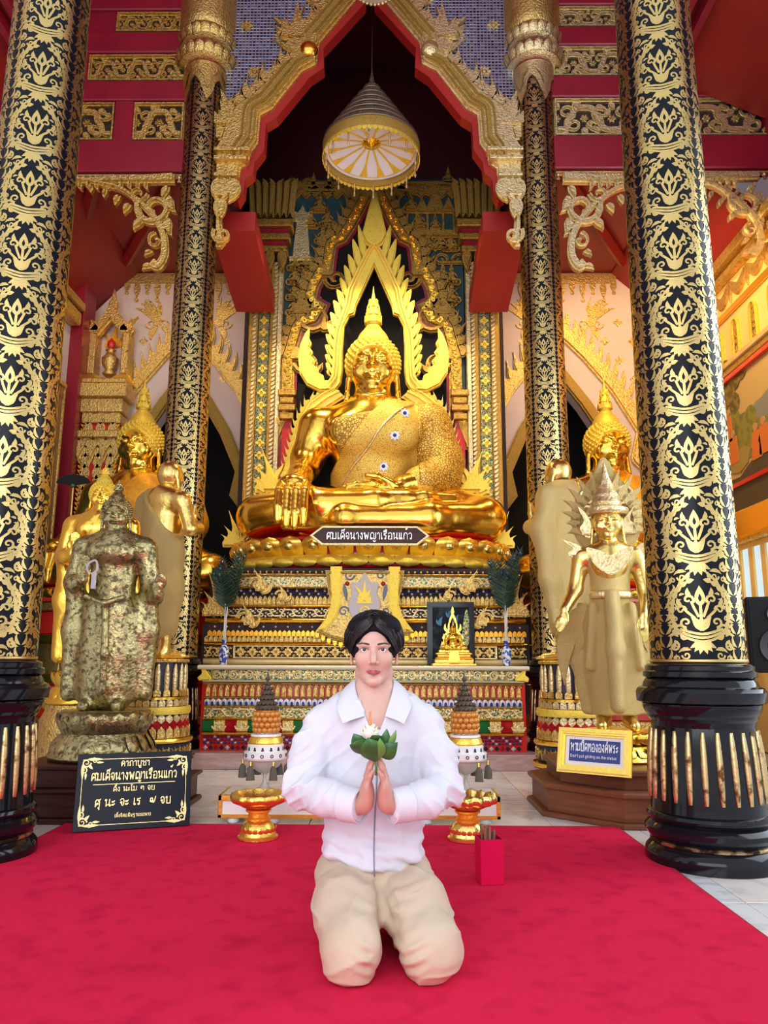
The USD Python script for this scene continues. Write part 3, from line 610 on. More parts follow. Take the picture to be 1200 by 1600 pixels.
    # underside of beam behind fringe
# corner brackets of scrolling foliage
def bracket():
    g = [stroke(spline([(.02, 0), (.5, -.02), (1.05, -.03)], 6), np.linspace(.10, .05, 13))]
    g.append(stroke(spline([(1.0, -.02), (.62, -.10), (.42, -.22), (.22, -.42), (.10, -.62), (.07, -.85), (.13, -.98), (.20, -.94)], 6), np.linspace(.035, .10, 43)))
    g.append(curl((.20, -.34), .19, 1.35, .40, .6, -1, 26)); g.append(curl((.38, -.18), .10, 1.1, .4, PI, 1)); g.append(curl((.17, -.70), .085, 1.1, .4, PI * .5, -1)); g.append(curl((.72, -.07), .05, 1.1, .4, PI, 1))
    for x, y, a, l in ((.06, -.10, 200, .16), (.30, -.48, 225, .15), (.44, -.30, 215, .13), (.56, -.2, 205, .12), (.70, -.13, 195, .10), (.85, -.08, 190, .09), (.98, -.05, 190, .07), (.18, -.98, 250, .12), (.19, -.82, 240, .1), (.05, -.2, 160, .2), (.04, -.45, 170, .2)):
        g.append(T(leaf((0, 0), (0, l), l * .5, .18), x, y, 1, a))
    for i in range(9): g.append(T(leaf((0, 0), (0, .09), .05, .2), .3 + i * .085, -.04, 1, 170))
    return unary_union(g).simplify(.002)
BR = bracket(); zb = zrow(290)
for x, s, mm, lb in ((-1.97, -1, 'gold_carved', 'gilded scroll bracket under the red beam left of the arch'), (1.97, 1, 'gold_pale', 'pale gilded scroll bracket between the inner and front right columns')):
    t = thing('corner_bracket', lb, 'bracket'); part('scrollwork', mv(ext(T(BR if s > 0 else flipx(BR), x, zb + .03), .09, .012), 0, YA - .03), mm, t)
t = thing('corner_bracket', 'pale gilded scroll bracket at the far right of the red beam', 'bracket'); part('scrollwork', mv(ext(T(flipx(BR), 4.0, zb + .05, .86), .09, .012), 0, YA - .03), 'gold_pale', t)

# ---------------------------------------------------------------- arch wall of mirror mosaic with its gilded arch
def arc_px(l):
    p = [xz(x, y, YA) for x, y in l]; return [(q[0] - .02, q[1]) for q in p]
soff_in = arc_px([(574, 8), (508, 80), (509, 110), (488, 124), (436, 187), (419, 197), (416, 238), (401, 258), (399, 274), (386, 284), (384, 304), (376, 318)])
gold_in = arc_px([(574, -8), (503, 76), (499, 108), (476, 120), (430, 178), (412, 188), (408, 232), (396, 248), (394, 262), (381, 271), (379, 292), (366, 312), (351, 336), (353, 365), (357, 384), (350, 392)])
gold_out = arc_px([(574, -70), (538, -10), (468, 78), (470, 96), (400, 158), (374, 176), (360, 200), (352, 226), (343, 240), (343, 392)])
half = lambda l: [(min(x, 0), z) for x, z in l]
aw = struct('trim_3')
ring = Polygon([(0, gold_in[0][1])] + gold_in + gold_out[::-1][0:] + [(0, gold_out[0][1])]).buffer(0)
blue = Polygon([(0, gold_out[0][1] - .02)] + gold_out[:-1] + [(-1.62, gold_out[-2][1]), (-1.62, 9.3), (0, 9.3)]).buffer(0)
part('mosaic_wall', [mv(ext(unary_union([blue, flipx(blue)]), .08), 0, YA + .06)], 'mirror_mosaic', aw)
rp = []
for x, z in [(.23, 8.35), (.62, 7.93), (.95, 7.5), (1.22, 7.05), (1.42, 6.66), (.62, 8.45), (1.0, 8.12), (1.33, 7.62), (1.43, 8.3)]:
    for s in (-1, 1): part('wall_rosette', mv(ext(T(rosette(.072, 8, .4), s * x, z), .03, .008), 0, YA - .02), 'gold_carved' if s < 0 else 'gold_pale', aw)
ga = thing('gilded_arch', 'gilded carved pointed arch with flame crests and red soffit framing the great seated statue', 'arch')
for s, mm in ((1, 'gold_carved'), (-1, 'gold_pale')):
    f = (lambda g: g) if s > 0 else flipx
    part('arch_moulding', mv(ext(f(ring), .10, .018), 0, YA - .02), mm, ga)
    # raised beaded rails on the moulding
    rails = []
    for d_, w_ in ((.045, .022), (.105, .05), (.17, .022)):
        L = LineString(gold_in[:9]).parallel_offset(d_, 'right', join_style=1); rails.append(L.buffer(w_ / 2, cap_style=2))
    part('beaded_rail', mv(ext(f(unary_union(rails).intersection(ring.buffer(-.004))), .045, .006), 0, YA - .115), 'gold_beaded', ga)
    so = Polygon(gold_in[:12] + soff_in[::-1]).buffer(.004)
    part('red_soffit', mv(ext(f(so), .14), 0, YA + .10), 'red_soffit', ga)
    # crest of flames along the outer edge
    L = LineString([(0, gold_out[0][1])] + gold_out[:9])
    for i, d_ in enumerate(np.arange(.12, L.length - .12, .135)):
        p, q_ = L.interpolate(d_), L.interpolate(d_ + .02); ang = math.degrees(math.atan2(q_.y - p.y, q_.x - p.x)) + 180
        hgt = (.27, .20)[i % 2]; fl_ = unary_union([T(flame(hgt, .13, .7), 0, -.01), curl((-.045, .06), .055, 1.1, .4), T(leaf((0, 0), (.0, .13), .06, .2), .05, .0, 1, -30)])
        part('flame_crest', mv(ext(f(T(fl_, p.x, p.y, 1, ang)), .07, .012), 0, YA - .03), mm, ga)
    for (px, py, hh, ww, ln) in ((466, 70, .50, .22, .1), (357, 205, .45, .24, -.35)):
        x, z = arc_px([(px, py)])[0]; part('naga_flame', mv(ext(f(unary_union([T(kanok(hh * .9), x, z - .02), T(flame(hh, ww * .5, ln), x, z), T(flame(hh * .7, ww * .5, .9), x + .08, z - .02), T(flame(hh * .6, ww * .5, -.9), x - .09, z - .02), curl((x + .10, z + .06), .075, 1.3, .4, 0, 1), curl((x - .11, z + .05), .075, 1.3, .4, PI, -1), T(leaf((0, 0), (0, .2), .08, .2), x, z + .05, 1, 50), T(leaf((0, 0), (0, .2), .08, -.2), x, z + .05, 1, -50)])), .10, .02), 0, YA - .03), mm, ga)
    x, z = arc_px([(487, 92)])[0]
    kb = [mv(trimesh.creation.icosphere(2, .10), 0, 0, 0)]; kb[0].vertices *= [1, .7, 1]; kb = mv(kb[0], x, YA - .12, z); part('knob', kb if s > 0 else mirx(kb), 'gold_smooth' if s > 0 else 'gold_pale', ga)
    part('knob_leaf', mv(ext(f(T(unary_union([T(leaf((0, .04), (0, .24), .11, .0), 0, 0, 1, a) for a in range(-80, 100, 36)]), x, z, 1, 60)), .09, .015), 0, YA - .06), mm, ga)
    for k_, (pa, pb) in enumerate([((343, 247), (398, 252)), ((343, 260), (394, 265)), ((343, 286), (380, 291)), ((343, 318), (364, 321))]):
        a, b = arc_px([pa, pb]); b = bx(a[0], b[0], YA - .19, YA - .05, b[1], a[1], .006); part('cornice', b if s > 0 else mirx(b), mm, ga)
    lf = [T(leaf((0, 0), (0, -.28), .14, .1 * j), arc_px([(348 + 9 * j, 290)])[0][0], arc_px([(348, 291)])[0][1]) for j in range(3)] + [T(leaf((0, 0), (0, -.24), .1, 0), arc_px([(349 + 6 * j, 321)])[0][0], arc_px([(349, 321)])[0][1]) for j in range(2)]
    part('hanging_leaf', mv(ext(f(unary_union(lf)), .06, .012), 0, YA - .11), mm, ga)
    x, z = arc_px([(354, 376)])[0]; part('end_curl', mv(ext(f(curl((x, z), .10, 1.2, .42, PI * .8, 1)), .08, .015), 0, YA - .08), mm, ga)
# sloping red struts that run back from the arch
for s in (-1, 1):
    t = thing('red_strut', 'broad red painted strut slanting back behind the %s end of the arch' % ('darker gold left' if s < 0 else 'paler right'), 'strut')
    c = [(1.66, 7.37, 5.345), (1.20, 7.37, 5.345), (1.19, 8.76, 5.09), (1.66, 8.76, 5.09)]
    pts = np.array([(s * x, y, z + dz) for x, y, z in c for dz in (0, .22)], np.float32); q = m3.Manifold.hull_points(pts).to_mesh()
    part('plank', trimesh.Trimesh(q.vert_properties[:, :3], q.tri_verts), 'red_soffit', t)
# ---------------------------------------------------------------- lacquered columns with gold stencil work
def tile_med(W, Hh):
    """One repeat of the stencil: a medallion (centre) and half spines at both sides, W x Hh, about the origin at its lower middle."""
    k = Hh / .30; g = []
    def both(p): g.append(p); g.append(flipx(p))
    S = lambda x, y: (x * k, y * k)
    # lotus fan at the foot and its three curved bars
    for a in (-58, -36, -14, 14, 36, 58): g.append(T(leaf((0, 0), (0, -.052 * k), .02 * k, 0, 5), 0, .075 * k, 1, a))
    for j, y in enumerate((.074, .088, .102)): g.append(stroke(spline([S(-.062 - .006 * j, y + .018), S(-.03, y + .003), S(0, y - .002), S(.03, y + .003), S(.062 + .006 * j, y + .018)], 3), .0085 * k))
    both(curl(S(.078, .115), .024 * k, 1.1, .42, PI, -1, 12)); both(curl(S(.052, .145), .021 * k, 1.1, .42, -PI * .5, 1, 12))
    # heart leaves, then the central flame on its stem
    both(leaf(S(.004, .112), S(.034, .165), .030 * k, .1, 5)); g.append(leaf(S(0, .112), S(0, .168), .024 * k, 0, 5))
    g.append(stroke([S(0, .16), S(0, .215)], .009 * k)); f = leaf(S(0, .205), S(0, .285), .036 * k, 0, 7).difference(leaf(S(0, .222), S(0, .258), .013 * k, 0, 5)); g.append(f)
    both(stroke(spline([S(.008, .165), S(.022, .20), S(.030, .225)], 3), .008 * k)); both(curl(S(.040, .232), .020 * k, 1.05, .45, PI * 1.2, -1, 11)); both(leaf(S(.030, .24), S(.040, .278), .017 * k, -.15, 5))
    both(stroke(spline([S(.02, .16), S(.046, .185), S(.058, .20)], 3), .008 * k)); both(curl(S(.066, .193), .018 * k, 1.05, .45, PI, -1, 11)); both(leaf(S(.062, .208), S(.078, .24), .016 * k, -.15, 5))
    # oval frame of overlapping leaves
    n = 10
    for i in range(n):
        t0, t1 = -1.0 + i * .235, -1.0 + (i + 1.25) * .235
        p0, p1 = (math.cos(t0) * .098, .185 + math.sin(t0) * .125), (math.cos(t1) * .098, .185 + math.sin(t1) * .125)
        if p1[0] < .012: break
        both(leaf(S(*p0), S(*p1), .019 * k, -.10, 5))
    both(stroke(spline([S(.030, .335), S(.062, .30), S(.083, .262)], 3), .009 * k))
    # spine between the medallions
    w = W / 2
    for i in range(6):
        y = i * .05 * k
        for s in (-1, 1):
            g.append(leaf((s * (w - .003 * k), y), (s * (w - .020 * k), y + .046 * k), .012 * k, .22 * s, 5)); g.append(leaf((s * (w - .012 * k), y - .006 * k), (s * (w - .040 * k), y + .026 * k), .011 * k, .25 * s, 5))
            g.append(curl((s * (w - .043 * k), y + .008 * k), .0125 * k, 1.0, .46, 0 if s > 0 else PI, s, 10))
    for t in np.linspace(-.75, 1.15, 8):   # leaf tips outside and inside the oval
        p = (math.cos(t) * .112, .185 + math.sin(t) * .138); q_ = (math.cos(t + .16) * .128, .185 + math.sin(t + .16) * .156); both(leaf(S(*p), S(*q_), .010 * k, .2, 5))
        if -.2 < t < .8: p = (math.cos(t) * .086, .185 + math.sin(t) * .11); q_ = (math.cos(t + .2) * .074, .185 + math.sin(t + .2) * .094); both(leaf(S(*p), S(*q_), .009 * k, -.2, 5))
    both(curl(S(.098, .055), .020 * k, 1.2, .42, PI / 2, 1, 14)); both(leaf(S(.04, .04), S(.085, .03), .014 * k, .2, 5)); both(curl(S(.058, .02), .016 * k, 1.1, .42, 0, -1, 12))
    return unary_union([q.buffer(0) for q in g]).buffer(.0007 * k, 2).simplify(.0006 * k)
def wrap_pattern(R0, R1, z0, z1, N, off=.0012, phase=0.):
    Rm = (R0 + R1) / 2; W = 2 * PI * Rm / N; Hh = W * .30 / .27; nr = max(1, round((z1 - z0) / Hh)); Hh = (z1 - z0) / nr
    v, f = flat2(tile_med(W, Hh)); v3 = np.column_stack([v, np.zeros(len(v))]); v3, f = trimesh.remesh.subdivide_to_size(v3, f, W * .12)
    vs, fs, n = [], [], 0
    for i in range(N):
        for j in range(nr):
            z = v3[:, 1] + z0 + j * Hh; keep = True
            t = np.clip((z - z0) / (z1 - z0), 0, 1); R = R0 + (R1 - R0) * t + off; a = phase + (i * W + v3[:, 0]) / Rm
            vs.append(np.stack([R * np.sin(a), -R * np.cos(a), np.clip(z, z0, z1)], 1)); fs.append(f + n); n += len(v3)
    return trimesh.Trimesh(np.vstack(vs), np.vstack(fs), process=False)
def petal3(w, h, bulge, out, tip=.5, nu=7, nv=7):
    """A cupped lotus petal standing on the origin, facing -y, leaning out."""
    u, v = np.meshgrid(np.linspace(-1, 1, nu), np.linspace(0, 1, nv), indexing='ij'); wv = w / 2 * np.where(v < .55, .85 + .15 * np.sin(v / .55 * PI / 2), np.cos((v - .55) / .45 * PI / 2) ** tip)
    X = u * wv; Z = v * h; Y = -(out * np.sin(v * PI / 2) ** 1.3 + bulge * np.sin(v * PI) * (1 - .75 * u * u)) - .03 * w * (1 - u * u)
    p = np.stack([X, Y, Z], -1).reshape(-1, 3); b = p + np.array([0, .012, 0]); n = nu * nv
    i, j = np.meshgrid(np.arange(nu - 1), np.arange(nv - 1), indexing='ij'); q = np.stack([i * nv + j, (i + 1) * nv + j, (i + 1) * nv + j + 1, i * nv + j + 1], -1).reshape(-1, 4)
    f = np.vstack([q[:, [0, 1, 2]], q[:, [0, 2, 3]]]); return trimesh.Trimesh(np.vstack([p, b]), np.vstack([f, f[:, ::-1] + n]), process=False)
def column(x, y, z0, R0, R1, zs, top, label, N, capital, phase=0.):
    t = thing('lacquered_column', label, 'column', (x, y, z0)); k = R0 / .222; q = zs / .91
    part('shaft', lathe([(R0, zs - .02), (R1, top - z0)], 64), 'black_lacquer_shaft', t, smooth=True)
    part('gold_pattern', wrap_pattern(R0, R1, zs + .01, top - z0, N, .0014, phase), 'gold_leaf_print', t, smooth=True, kind='stuff')
    part('gold_band', [lathe([(R0 + .001, zs), (R0 + .004, zs + .004), (R0 + .004, zs + .014), (R0 + .001, zs + .018)], 64)], 'gold_leaf_print', t, smooth=True)
    P = lambda l: [(r * k, z * q) for r, z in l]
    part('base_collar', lathe(P([(.20, .835), (.248, .838), (.262, .846), (.262, .868), (.25, .876), (.25, .895), (.238, .905), (.20, .912)]), 48), 'black_lacquer', t)
    part('base_ring', lathe(P([(.20, .715), (.27, .718), (.298, .728), (.300, .775), (.290, .792), (.268, .80), (.262, .82), (.25, .836), (.20, .84)]), 16, phase=PI / 16), 'black_lacquer', t)
    part('base_neck', lathe(P([(.2, .60), (.236, .61), (.24, .64), (.252, .655), (.252, .668), (.262, .68), (.272, .70), (.272, .718), (.2, .72)]), 48), 'black_lacquer', t)
    part('base_drum', lathe(P([(.2, .225), (.262, .23), (.258, .27), (.246, .50), (.236, .62), (.2, .63)]), 64), 'black_lacquer', t)
    part('base_torus', lathe(P([(.2, .10), (.262, .10), (.278, .118), (.292, .14), (.292, .16), (.276, .178), (.264, .186), (.276, .198), (.282, .212), (.276, .226), (.258, .236), (.2, .24)]), 48), 'black_lacquer', t)
    part('gilded_fillet', lathe(P([(.2, .088), (.270, .09), (.272, .098), (.262, .108), (.2, .11)]), 48), 'gold_worn', t)
    part('plinth', lathe(P([(.2, 0.0005 / q), (.296, .001), (.298, .04), (.292, .062), (.276, .078), (.264, .09), (.2, .092)]), 48), 'black_lacquer', t)
    n = 24
    for i in range(n):
        a = i / n * 2 * PI + .13; zz = np.linspace(.285, .60, 9); rr = np.interp(zz, [.27, .50, .62], [.258, .246, .236]); w = .0165 * np.sin(np.pi * np.clip((np.arange(9) + .55) / 9, 0, 1)) ** .3
        pth = np.stack([(rr + .0) * k * math.sin(a), -(rr + .0) * k * math.cos(a), zz * q], 1)
        part('flute_inlay', tube(pth, w * k, 8), 'gold_inlay', t, smooth=True)
    if capital:
        zc = capital
        for j, (za, zb, r) in enumerate([(0, .17, .285), (.24, .40, .27)]):
            part('capital_ring', lathe([(R1, zc + za), (r, zc + za + .03), (r + .02, (za + zb) / 2 + zc), (r, zc + zb - .03), (R1, zc + zb)], 48), 'gold_carved' if x < 0 else 'gold_pale', t, smooth=True)
            for i in range(20):
                pz = petal3(.085, (zb - za) * .72, .010, .03, nu=5, nv=6); part('ring_leaf', mv(rot(pz, (i + .5 * j) / 20 * 2 * PI, [0, 0, 1]), (r + .012) * math.sin((i + .5 * j) / 20 * 2 * PI), -(r + .012) * math.cos((i + .5 * j) / 20 * 2 * PI), zc + za + .02), 'gold_carved' if x < 0 else 'gold_pale', t, smooth=True)
        part('capital_neck', [lathe([(R1, zc - .08), (r_, zc - .06), (r_, zc + .0), (R1, zc + .02)], 48) for r_ in (R1 + .025,)] + [lathe([(R1, zc + .17), (R1 + .035, zc + .18), (R1 + .035, zc + .23), (R1, zc + .24)], 48)], 'red_paint', t, smooth=True)
        lf = []
        for i in range(10):
            a = (i // 2) / 5 * 2 * PI + .35; g, f = flat2((T(flame(.46, .26, 0), 0, 0) if i % 2 == 0 else T(flame(.30, .14, 0), 0, .03)).simplify(.002)); g3 = np.column_stack([g, np.zeros(len(g))]); g3, f = trimesh.remesh.subdivide_to_size(g3, f, .05)
            R = R1 + (.03 if i % 2 == 0 else .046) + .0 * g3[:, 0]; aa = a + g3[:, 0] / R1
            lf = trimesh.Trimesh(np.stack([R * np.sin(aa), -R * np.cos(aa), zc - .02 - g3[:, 1]], 1), f[:, ::-1], process=False)
            inn = trimesh.Trimesh(lf.vertices * [.93, .93, 1], f, process=False); part('capital_leaf', [lf, inn], 'gold_carved' if x < 0 else 'gold_pale', t, smooth=True)
        part('capital_drum', lathe([(R1, zc + .40), (.26, zc + .42), (.30, zc + .5), (.30, zc + 1.5)], 32), 'gold_carved', t)
    return t
column(-1.745, 3.84, 0, .222, .192, .91, 6.4, 'front left black and gold lacquered column beside the black notice', 4, None, .35)
column(1.745, 3.84, 0, .222, .192, .91, 6.4, 'front right black and gold lacquered column beside the framed blue notice', 4, None, -.25)
column(-1.745, 7.16, .13, .205, .185, .80, 9.5, 'black and gold lacquered column standing behind the left monk statue', 5, 6.93, .2)
column(1.745, 7.16, .13, .205, .185, .80, 9.5, 'black and gold lacquered column standing behind the right monk statue', 5, 6.93, -.2)
# ---------------------------------------------------------------- the tiered altar
pm('cream_gold', (.74, .56, .26), .4, .35, var=(6, (.62, .44, .16), .4, .7)); pm('cream_lip', (.72, .66, .52), .35, .1)
al = thing('altar', 'tiered gilded altar crusted with carved bands and coloured glass under the great seated statue', 'altar')
AY, BY = 6.95, 7.35
part('lower_body', bx(-1.43, 1.43, AY + .02, 8.9, .13, .83), 'red_lacquer', al)
for a_, b_, o_, w_ in ((.83, 1.25, .02, 1.55), (1.25, 1.43, .05, 1.53), (1.43, 1.60, .075, 1.51), (1.60, 1.79, .09, 1.50)): part('upper_body', bx(-w_, w_, BY + o_, 8.9, a_, b_), 'dark_recess', al)
part('shelf_top', [bx(-1.46, 1.46, AY - .05, BY + .05, .835, .865, .006)], 'cream_lip', al)
def rail(z0, z1, y, w, m='gold_carved', out=.03, name='gold_rail'):
    zc, r = (z0 + z1) / 2, (z1 - z0) / 2; a = np.linspace(-PI / 2, PI / 2, 7)
    prof = Polygon([(y + .03, z0)] + [(y - out * math.cos(t), zc + r * math.sin(t)) for t in a] + [(y + .03, z1)])
    m_ = trimesh.creation.extrude_polygon(prof, 2 * w); v = m_.vertices; m_.vertices = np.stack([v[:, 2] - w, v[:, 0], v[:, 1]], 1); m_.faces = m_.faces
    part(name, m_, m, al, smooth=40)
def relief(g, y, d, m, name, bev=0, kind=None): return part(name, mv(ext(g, d, bev), 0, y + .021), m, al, kind=kind)
def beadgrid(z0, z1, y, w, pitch, cols, rows=1, name='bead_row', shape=0):
    n = int(2 * w / pitch); by = {}
    for r_ in range(rows):
        for i in range(n):
            c = cols[(i + r_) % len(cols)]; x = -w + (i + .5) * pitch; z = z0 + (r_ + .5) * (z1 - z0) / rows; hh = (z1 - z0) / rows * .46
            b = trimesh.creation.icosphere(0, 1.) if shape == 0 else trimesh.Trimesh([[-1, 0, 0], [0, 0, 1], [1, 0, 0], [0, 0, -1], [0, -1, 0]], [[0, 4, 1], [1, 4, 2], [2, 4, 3], [3, 4, 0]], process=False)
            b.vertices = b.vertices * [pitch * .46, .018, hh]; by.setdefault(c, []).append(mv(b, x, y + .01, z))
    for c, l in by.items(): part(name, l, c, al, kind='stuff', smooth=False)
def petal_poly(w, h, notch=False):
    return Polygon(np.vstack([spline([(-w / 2, 0), (-w / 2, h * .6), (-w * .22, h * .88), (0, h)], 3), spline([(0, h), (w * .22, h * .88), (w / 2, h * .6), (w / 2, 0)], 3)])).buffer(0)
W1 = 1.40
# lower tier, from the foot up
beadgrid(.135, .182, AY, W1, .048, ['gem_white', 'gem_dark', 'gem_red', 'gem_dark'], 1, 'triangle_row', 1)
beadgrid(.187, .262, AY, W1, .030, ['gem_blue', 'gem_white', 'gem_blue', 'gem_red'], 3, 'mosaic_beads')
rail(.264, .294, AY, W1, 'gold_smooth')
for i in range(28):
    x = -1.36 + i * .1007; part('inlay_panel', bx(x - .05, x + .05, AY - .012, AY + .02, .296, .392, .004), ['gem_green', 'gold_carved', 'gem_red', 'gold_carved'][i % 4], al)
    if i % 2: part('scroll_ring', mv(ext(unary_union([curl((x - .024, .345), .036, 1.3, .4, PI, 1), curl((x + .024, .345), .036, 1.3, .4, 0, -1), leaf((x, .30), (x, .39), .03)]), .022, .004), 0, AY - .01), 'gold_pale', al)
rail(.394, .412, AY, W1, 'gold_smooth')
relief(T(scroll_panel(2 * W1, .088, 24), -W1, .412), AY, .045, 'gold_pale', 'scroll_band', .005); part('band_ground', bx(-W1, W1, AY + .004, AY + .02, .412, .50), 'glass_teal', al)
rail(.50, .520, AY, W1)
g = unary_union([T(petal_poly(.046, .058), -W1 + .025 + i * .05, .520) for i in range(56)]); relief(g, AY, .04, 'gem_white', 'lotus_petal_row', .006, 'stuff'); relief(T(unary_union([T(petal_poly(.024, .032), -W1 + .025 + i * .05, .522) for i in range(56)]), 0, 0), AY - .035, .012, 'gem_blue', 'petal_heart_row', 0, 'stuff')
rail(.578, .592, AY, W1)
pet = ext(unary_union([petal_poly(.034, .098), T(curl((0, .082), .019, 1.0, .4), .004, 0)]), .05, .008)
for i in range(50): part('baluster', mv(pet, -1.37 + i * .0559, AY + .02, .594), 'gold_carved', al)
rail(.694, .716, AY, W1 + .01, 'gold_carved', .05); rail(.716, .738, AY, W1 + .01, 'cream_lip', .06, 'cream_moulding')
part('band_ground', bx(-W1, W1, AY + .004, AY + .02, .738, .825), 'glass_teal', al)
for i in range(19):
    x = -1.30 + i * .1444
    g = [Point(x, .782).buffer(.038, 8).difference(Point(x, .782).buffer(.028, 8)), curl((x, .782), .026, 1.2, .5, i, 1)] + [T(leaf((0, .004), (0, .040), .022), x + .0722, .782, 1, a) for a in (0, 90, 180, 270)] + [Point(x + .0722, .782).buffer(.012, 4)]
    part('ring_scroll', mv(ext(unary_union(g), .035, .004), 0, AY + .01), 'gold_pale', al)
for s in (-1, 1): part('corner_leaf', mv(ext(T(flame(.12, .1, s * .2), s * 1.40, .73), .07, .01), 0, AY + .01), 'gold_yellow', al)
rail(.825, .866, AY - .03, 1.46, 'cream_lip', .035, 'cream_moulding')
# upper body
W2 = 1.52
rail(.868, .925, BY, W2, 'cream_gold', .02)
fx0, fx1 = -1.24, 1.24
part('frieze_frame', mv(ext(sbox(fx0, .925, fx1, 1.043).difference(sbox(fx0 + .018, .937, fx1 - .018, 1.031)), .05, .004), 0, BY + .01), 'gold_pale', al)
part('band_ground', bx(-W2, W2, BY - .004, BY + .02, .925, 1.043), 'dark_recess', al)
for i in range(22):
    x = fx0 + .07 + i * .1114; part('frieze_rosette', mv(ext(unary_union([T(rosette(.040, 4, .3), x, .984, 1, 45)] + [T(leaf((0, .012), (0, .058), .026), x, .984, 1, a) for a in (0, 90, 180, 270)] + [T(curl((0, 0), .014, 1, .5), x + .0557, .984 + dy) for dy in (-.034, .034)]), .035, .004), 0, BY), 'gold_carved', al)
for s in (-1, 1): part('scroll_band', mv(ext(T(scroll_panel(.26, .10, 3), s * 1.385 - .13, .934), .035, .004), 0, BY), 'gold_carved', al)
rail(1.043, 1.073, BY, W2, 'gold_smooth')
for k, z in enumerate((1.076, 1.130)):
    g = unary_union([T(petal_poly(.040, .058), -W2 + .02 + (i + .5 * k) * .0445, z) for i in range(68)]); relief(g, BY + .02 * k, .05, 'gold_orange' if k else 'gold_carved', 'pointed_petal_row', .005, 'stuff')
beadgrid(1.192, 1.248, BY + .02, W2, .058, ['gem_red', 'gem_white', 'gem_blue', 'gem_white'], 1, 'diamond_row', 1)
rail(1.25, 1.306, BY + .02, W2, 'gold_smooth', .05)
relief(T(scroll_panel(2.96, .088, 28), -1.48, 1.309), BY + .03, .04, 'gold_pale', 'vine_band', .005); part('band_ground', bx(-1.48, 1.48, BY + .03, BY + .04, 1.306, 1.40), 'dark_recess', al)
rail(1.40, 1.432, BY + .04, 1.48, 'gold_smooth', .06)
g = unary_union([T(petal_poly(.040, .085), -1.46 + i * .0445, 1.434) for i in range(66)]); relief(g, BY + .06, .04, 'gold_carved', 'pointed_petal_row', .006, 'stuff')
beadgrid(1.522, 1.58, BY + .06, 1.46, .030, ['gem_white', 'gem_blue', 'gem_dark'], 2, 'mosaic_beads')
rail(1.58, 1.604, BY + .06, 1.46, 'gold_smooth', .06)
relief(T(scroll_panel(2.92, .10, 26), -1.46, 1.604), BY + .07, .04, 'gold_pale', 'vine_band', .005); part('band_ground', bx(-1.46, 1.46, BY + .07, BY + .08, 1.604, 1.705), 'glass_teal', al)
rail(1.705, 1.73, BY + .06, 1.48, 'gold_carved', .06); beadgrid(1.732, 1.765, BY + .07, 1.46, .03, ['gold_carved', 'gem_dark'], 1, 'bead_row')
for s in (-1, 1):
    for x, z, k in ((1.0, 1.52, 1.), (1.1, 1.20, .95), (.78, 1.45, .7)):
        g = unary_union([curl((.05, .12), .075, 1.2, .45, 0, 1), T(flame(.26, .11, .5), 0, .04), leaf((0, .02), (-.13, .14), .06, .2)]); g = T(g, s=k)
        part('naga_leaf', mv(ext(T(g if s > 0 else flipx(g), s * x, z, .85), .06, .012), 0, BY - .01), 'gold_carved', al)
    # little guardian finials at the altar's upper corners
    kf = kanok(.40); part('corner_finial', mv(ext(T(kf if s > 0 else flipx(kf), s * 1.42, 1.32), .08, .012), 0, BY), 'gold_carved', al)
# hanging apron with the lobed emblem
pm('emblem_pale', (.56, .48, .48), .5)
CXB = -.005; ay = BY - .06
def apx(l): return [(xz(x, y, 7.3)[0], xz(x, y, 7.3)[1]) for x, y in l]
hl = apx([(509, 892), (513, 925), (522, 950), (510, 972), (494, 988), (520, 999), (548, 1005), (575, 1007)])
apron = Polygon(hl + [(2 * CXB - x, z) for x, z in hl[::-1][1:]]).buffer(0)
ap = part('apron', mv(ext(apron, .06, .01), 0, ay), 'gold_carved', al)
inner = apron.buffer(-.035)
part('apron_border', mv(ext(apron.buffer(-.008).difference(inner), .03, .006), 0, ay - .055), 'gold_beaded', ap)
for s in (-1, 1):
    part('apron_strap', mv(ext(Polygon([(s * .33, 1.78), (s * .22, 1.78), (s * .22, 1.42), (s * .27, 1.30), (s * .36, 1.19), (s * .46, 1.17), (s * .36, 1.30), (s * .32, 1.42)]).buffer(0), .04, .012), 0, ay - .05), 'gold_yellow', ap)
    part('apron_scroll', mv(ext(unary_union([curl((s * .15, 1.70), .05, 1.3, .35, 0, s), curl((s * .2, 1.36), .05, 1.3, .35, 0, -s), leaf((s * .2, 1.62), (s * .17, 1.45), .04)]), .03, .006), 0, ay - .05), 'gem_dark', ap)
    part('apron_gem', [mv(rot(trimesh.creation.icosphere(1, .022), 0, [0, 0, 1]), s * .17, ay - .06, 1.62)], 'gem_red', ap); part('apron_fringe', mv(ext(unary_union([T(petal_poly(.04, .05), 0, 0, 1, 180).buffer(0) for _ in (0,)] + [T(petal_poly(.036, .05), s * (.06 + .055 * i), 1.055 + .0022 * i * i, 1, 180) for i in range(8)]).intersection(sbox(-1, .9, 1, 1.3)), .03, .004), 0, ay), 'gold_orange', ap)
em = Polygon(spline([(0, .26), (.05, .17), (.13, .15), (.12, .06), (.15, -.04), (.12, -.16), (.06, -.20), (0, -.24), (-.06, -.20), (-.12, -.16), (-.15, -.04), (-.12, .06), (-.13, .15), (-.05, .17)], 4, True)).buffer(0)
e_ = part('emblem_plaque', mv(ext(T(em, CXB, 1.47), .03, .006), 0, ay - .06), 'emblem_pale', ap, label='pale lobed plaque with a gold crest')
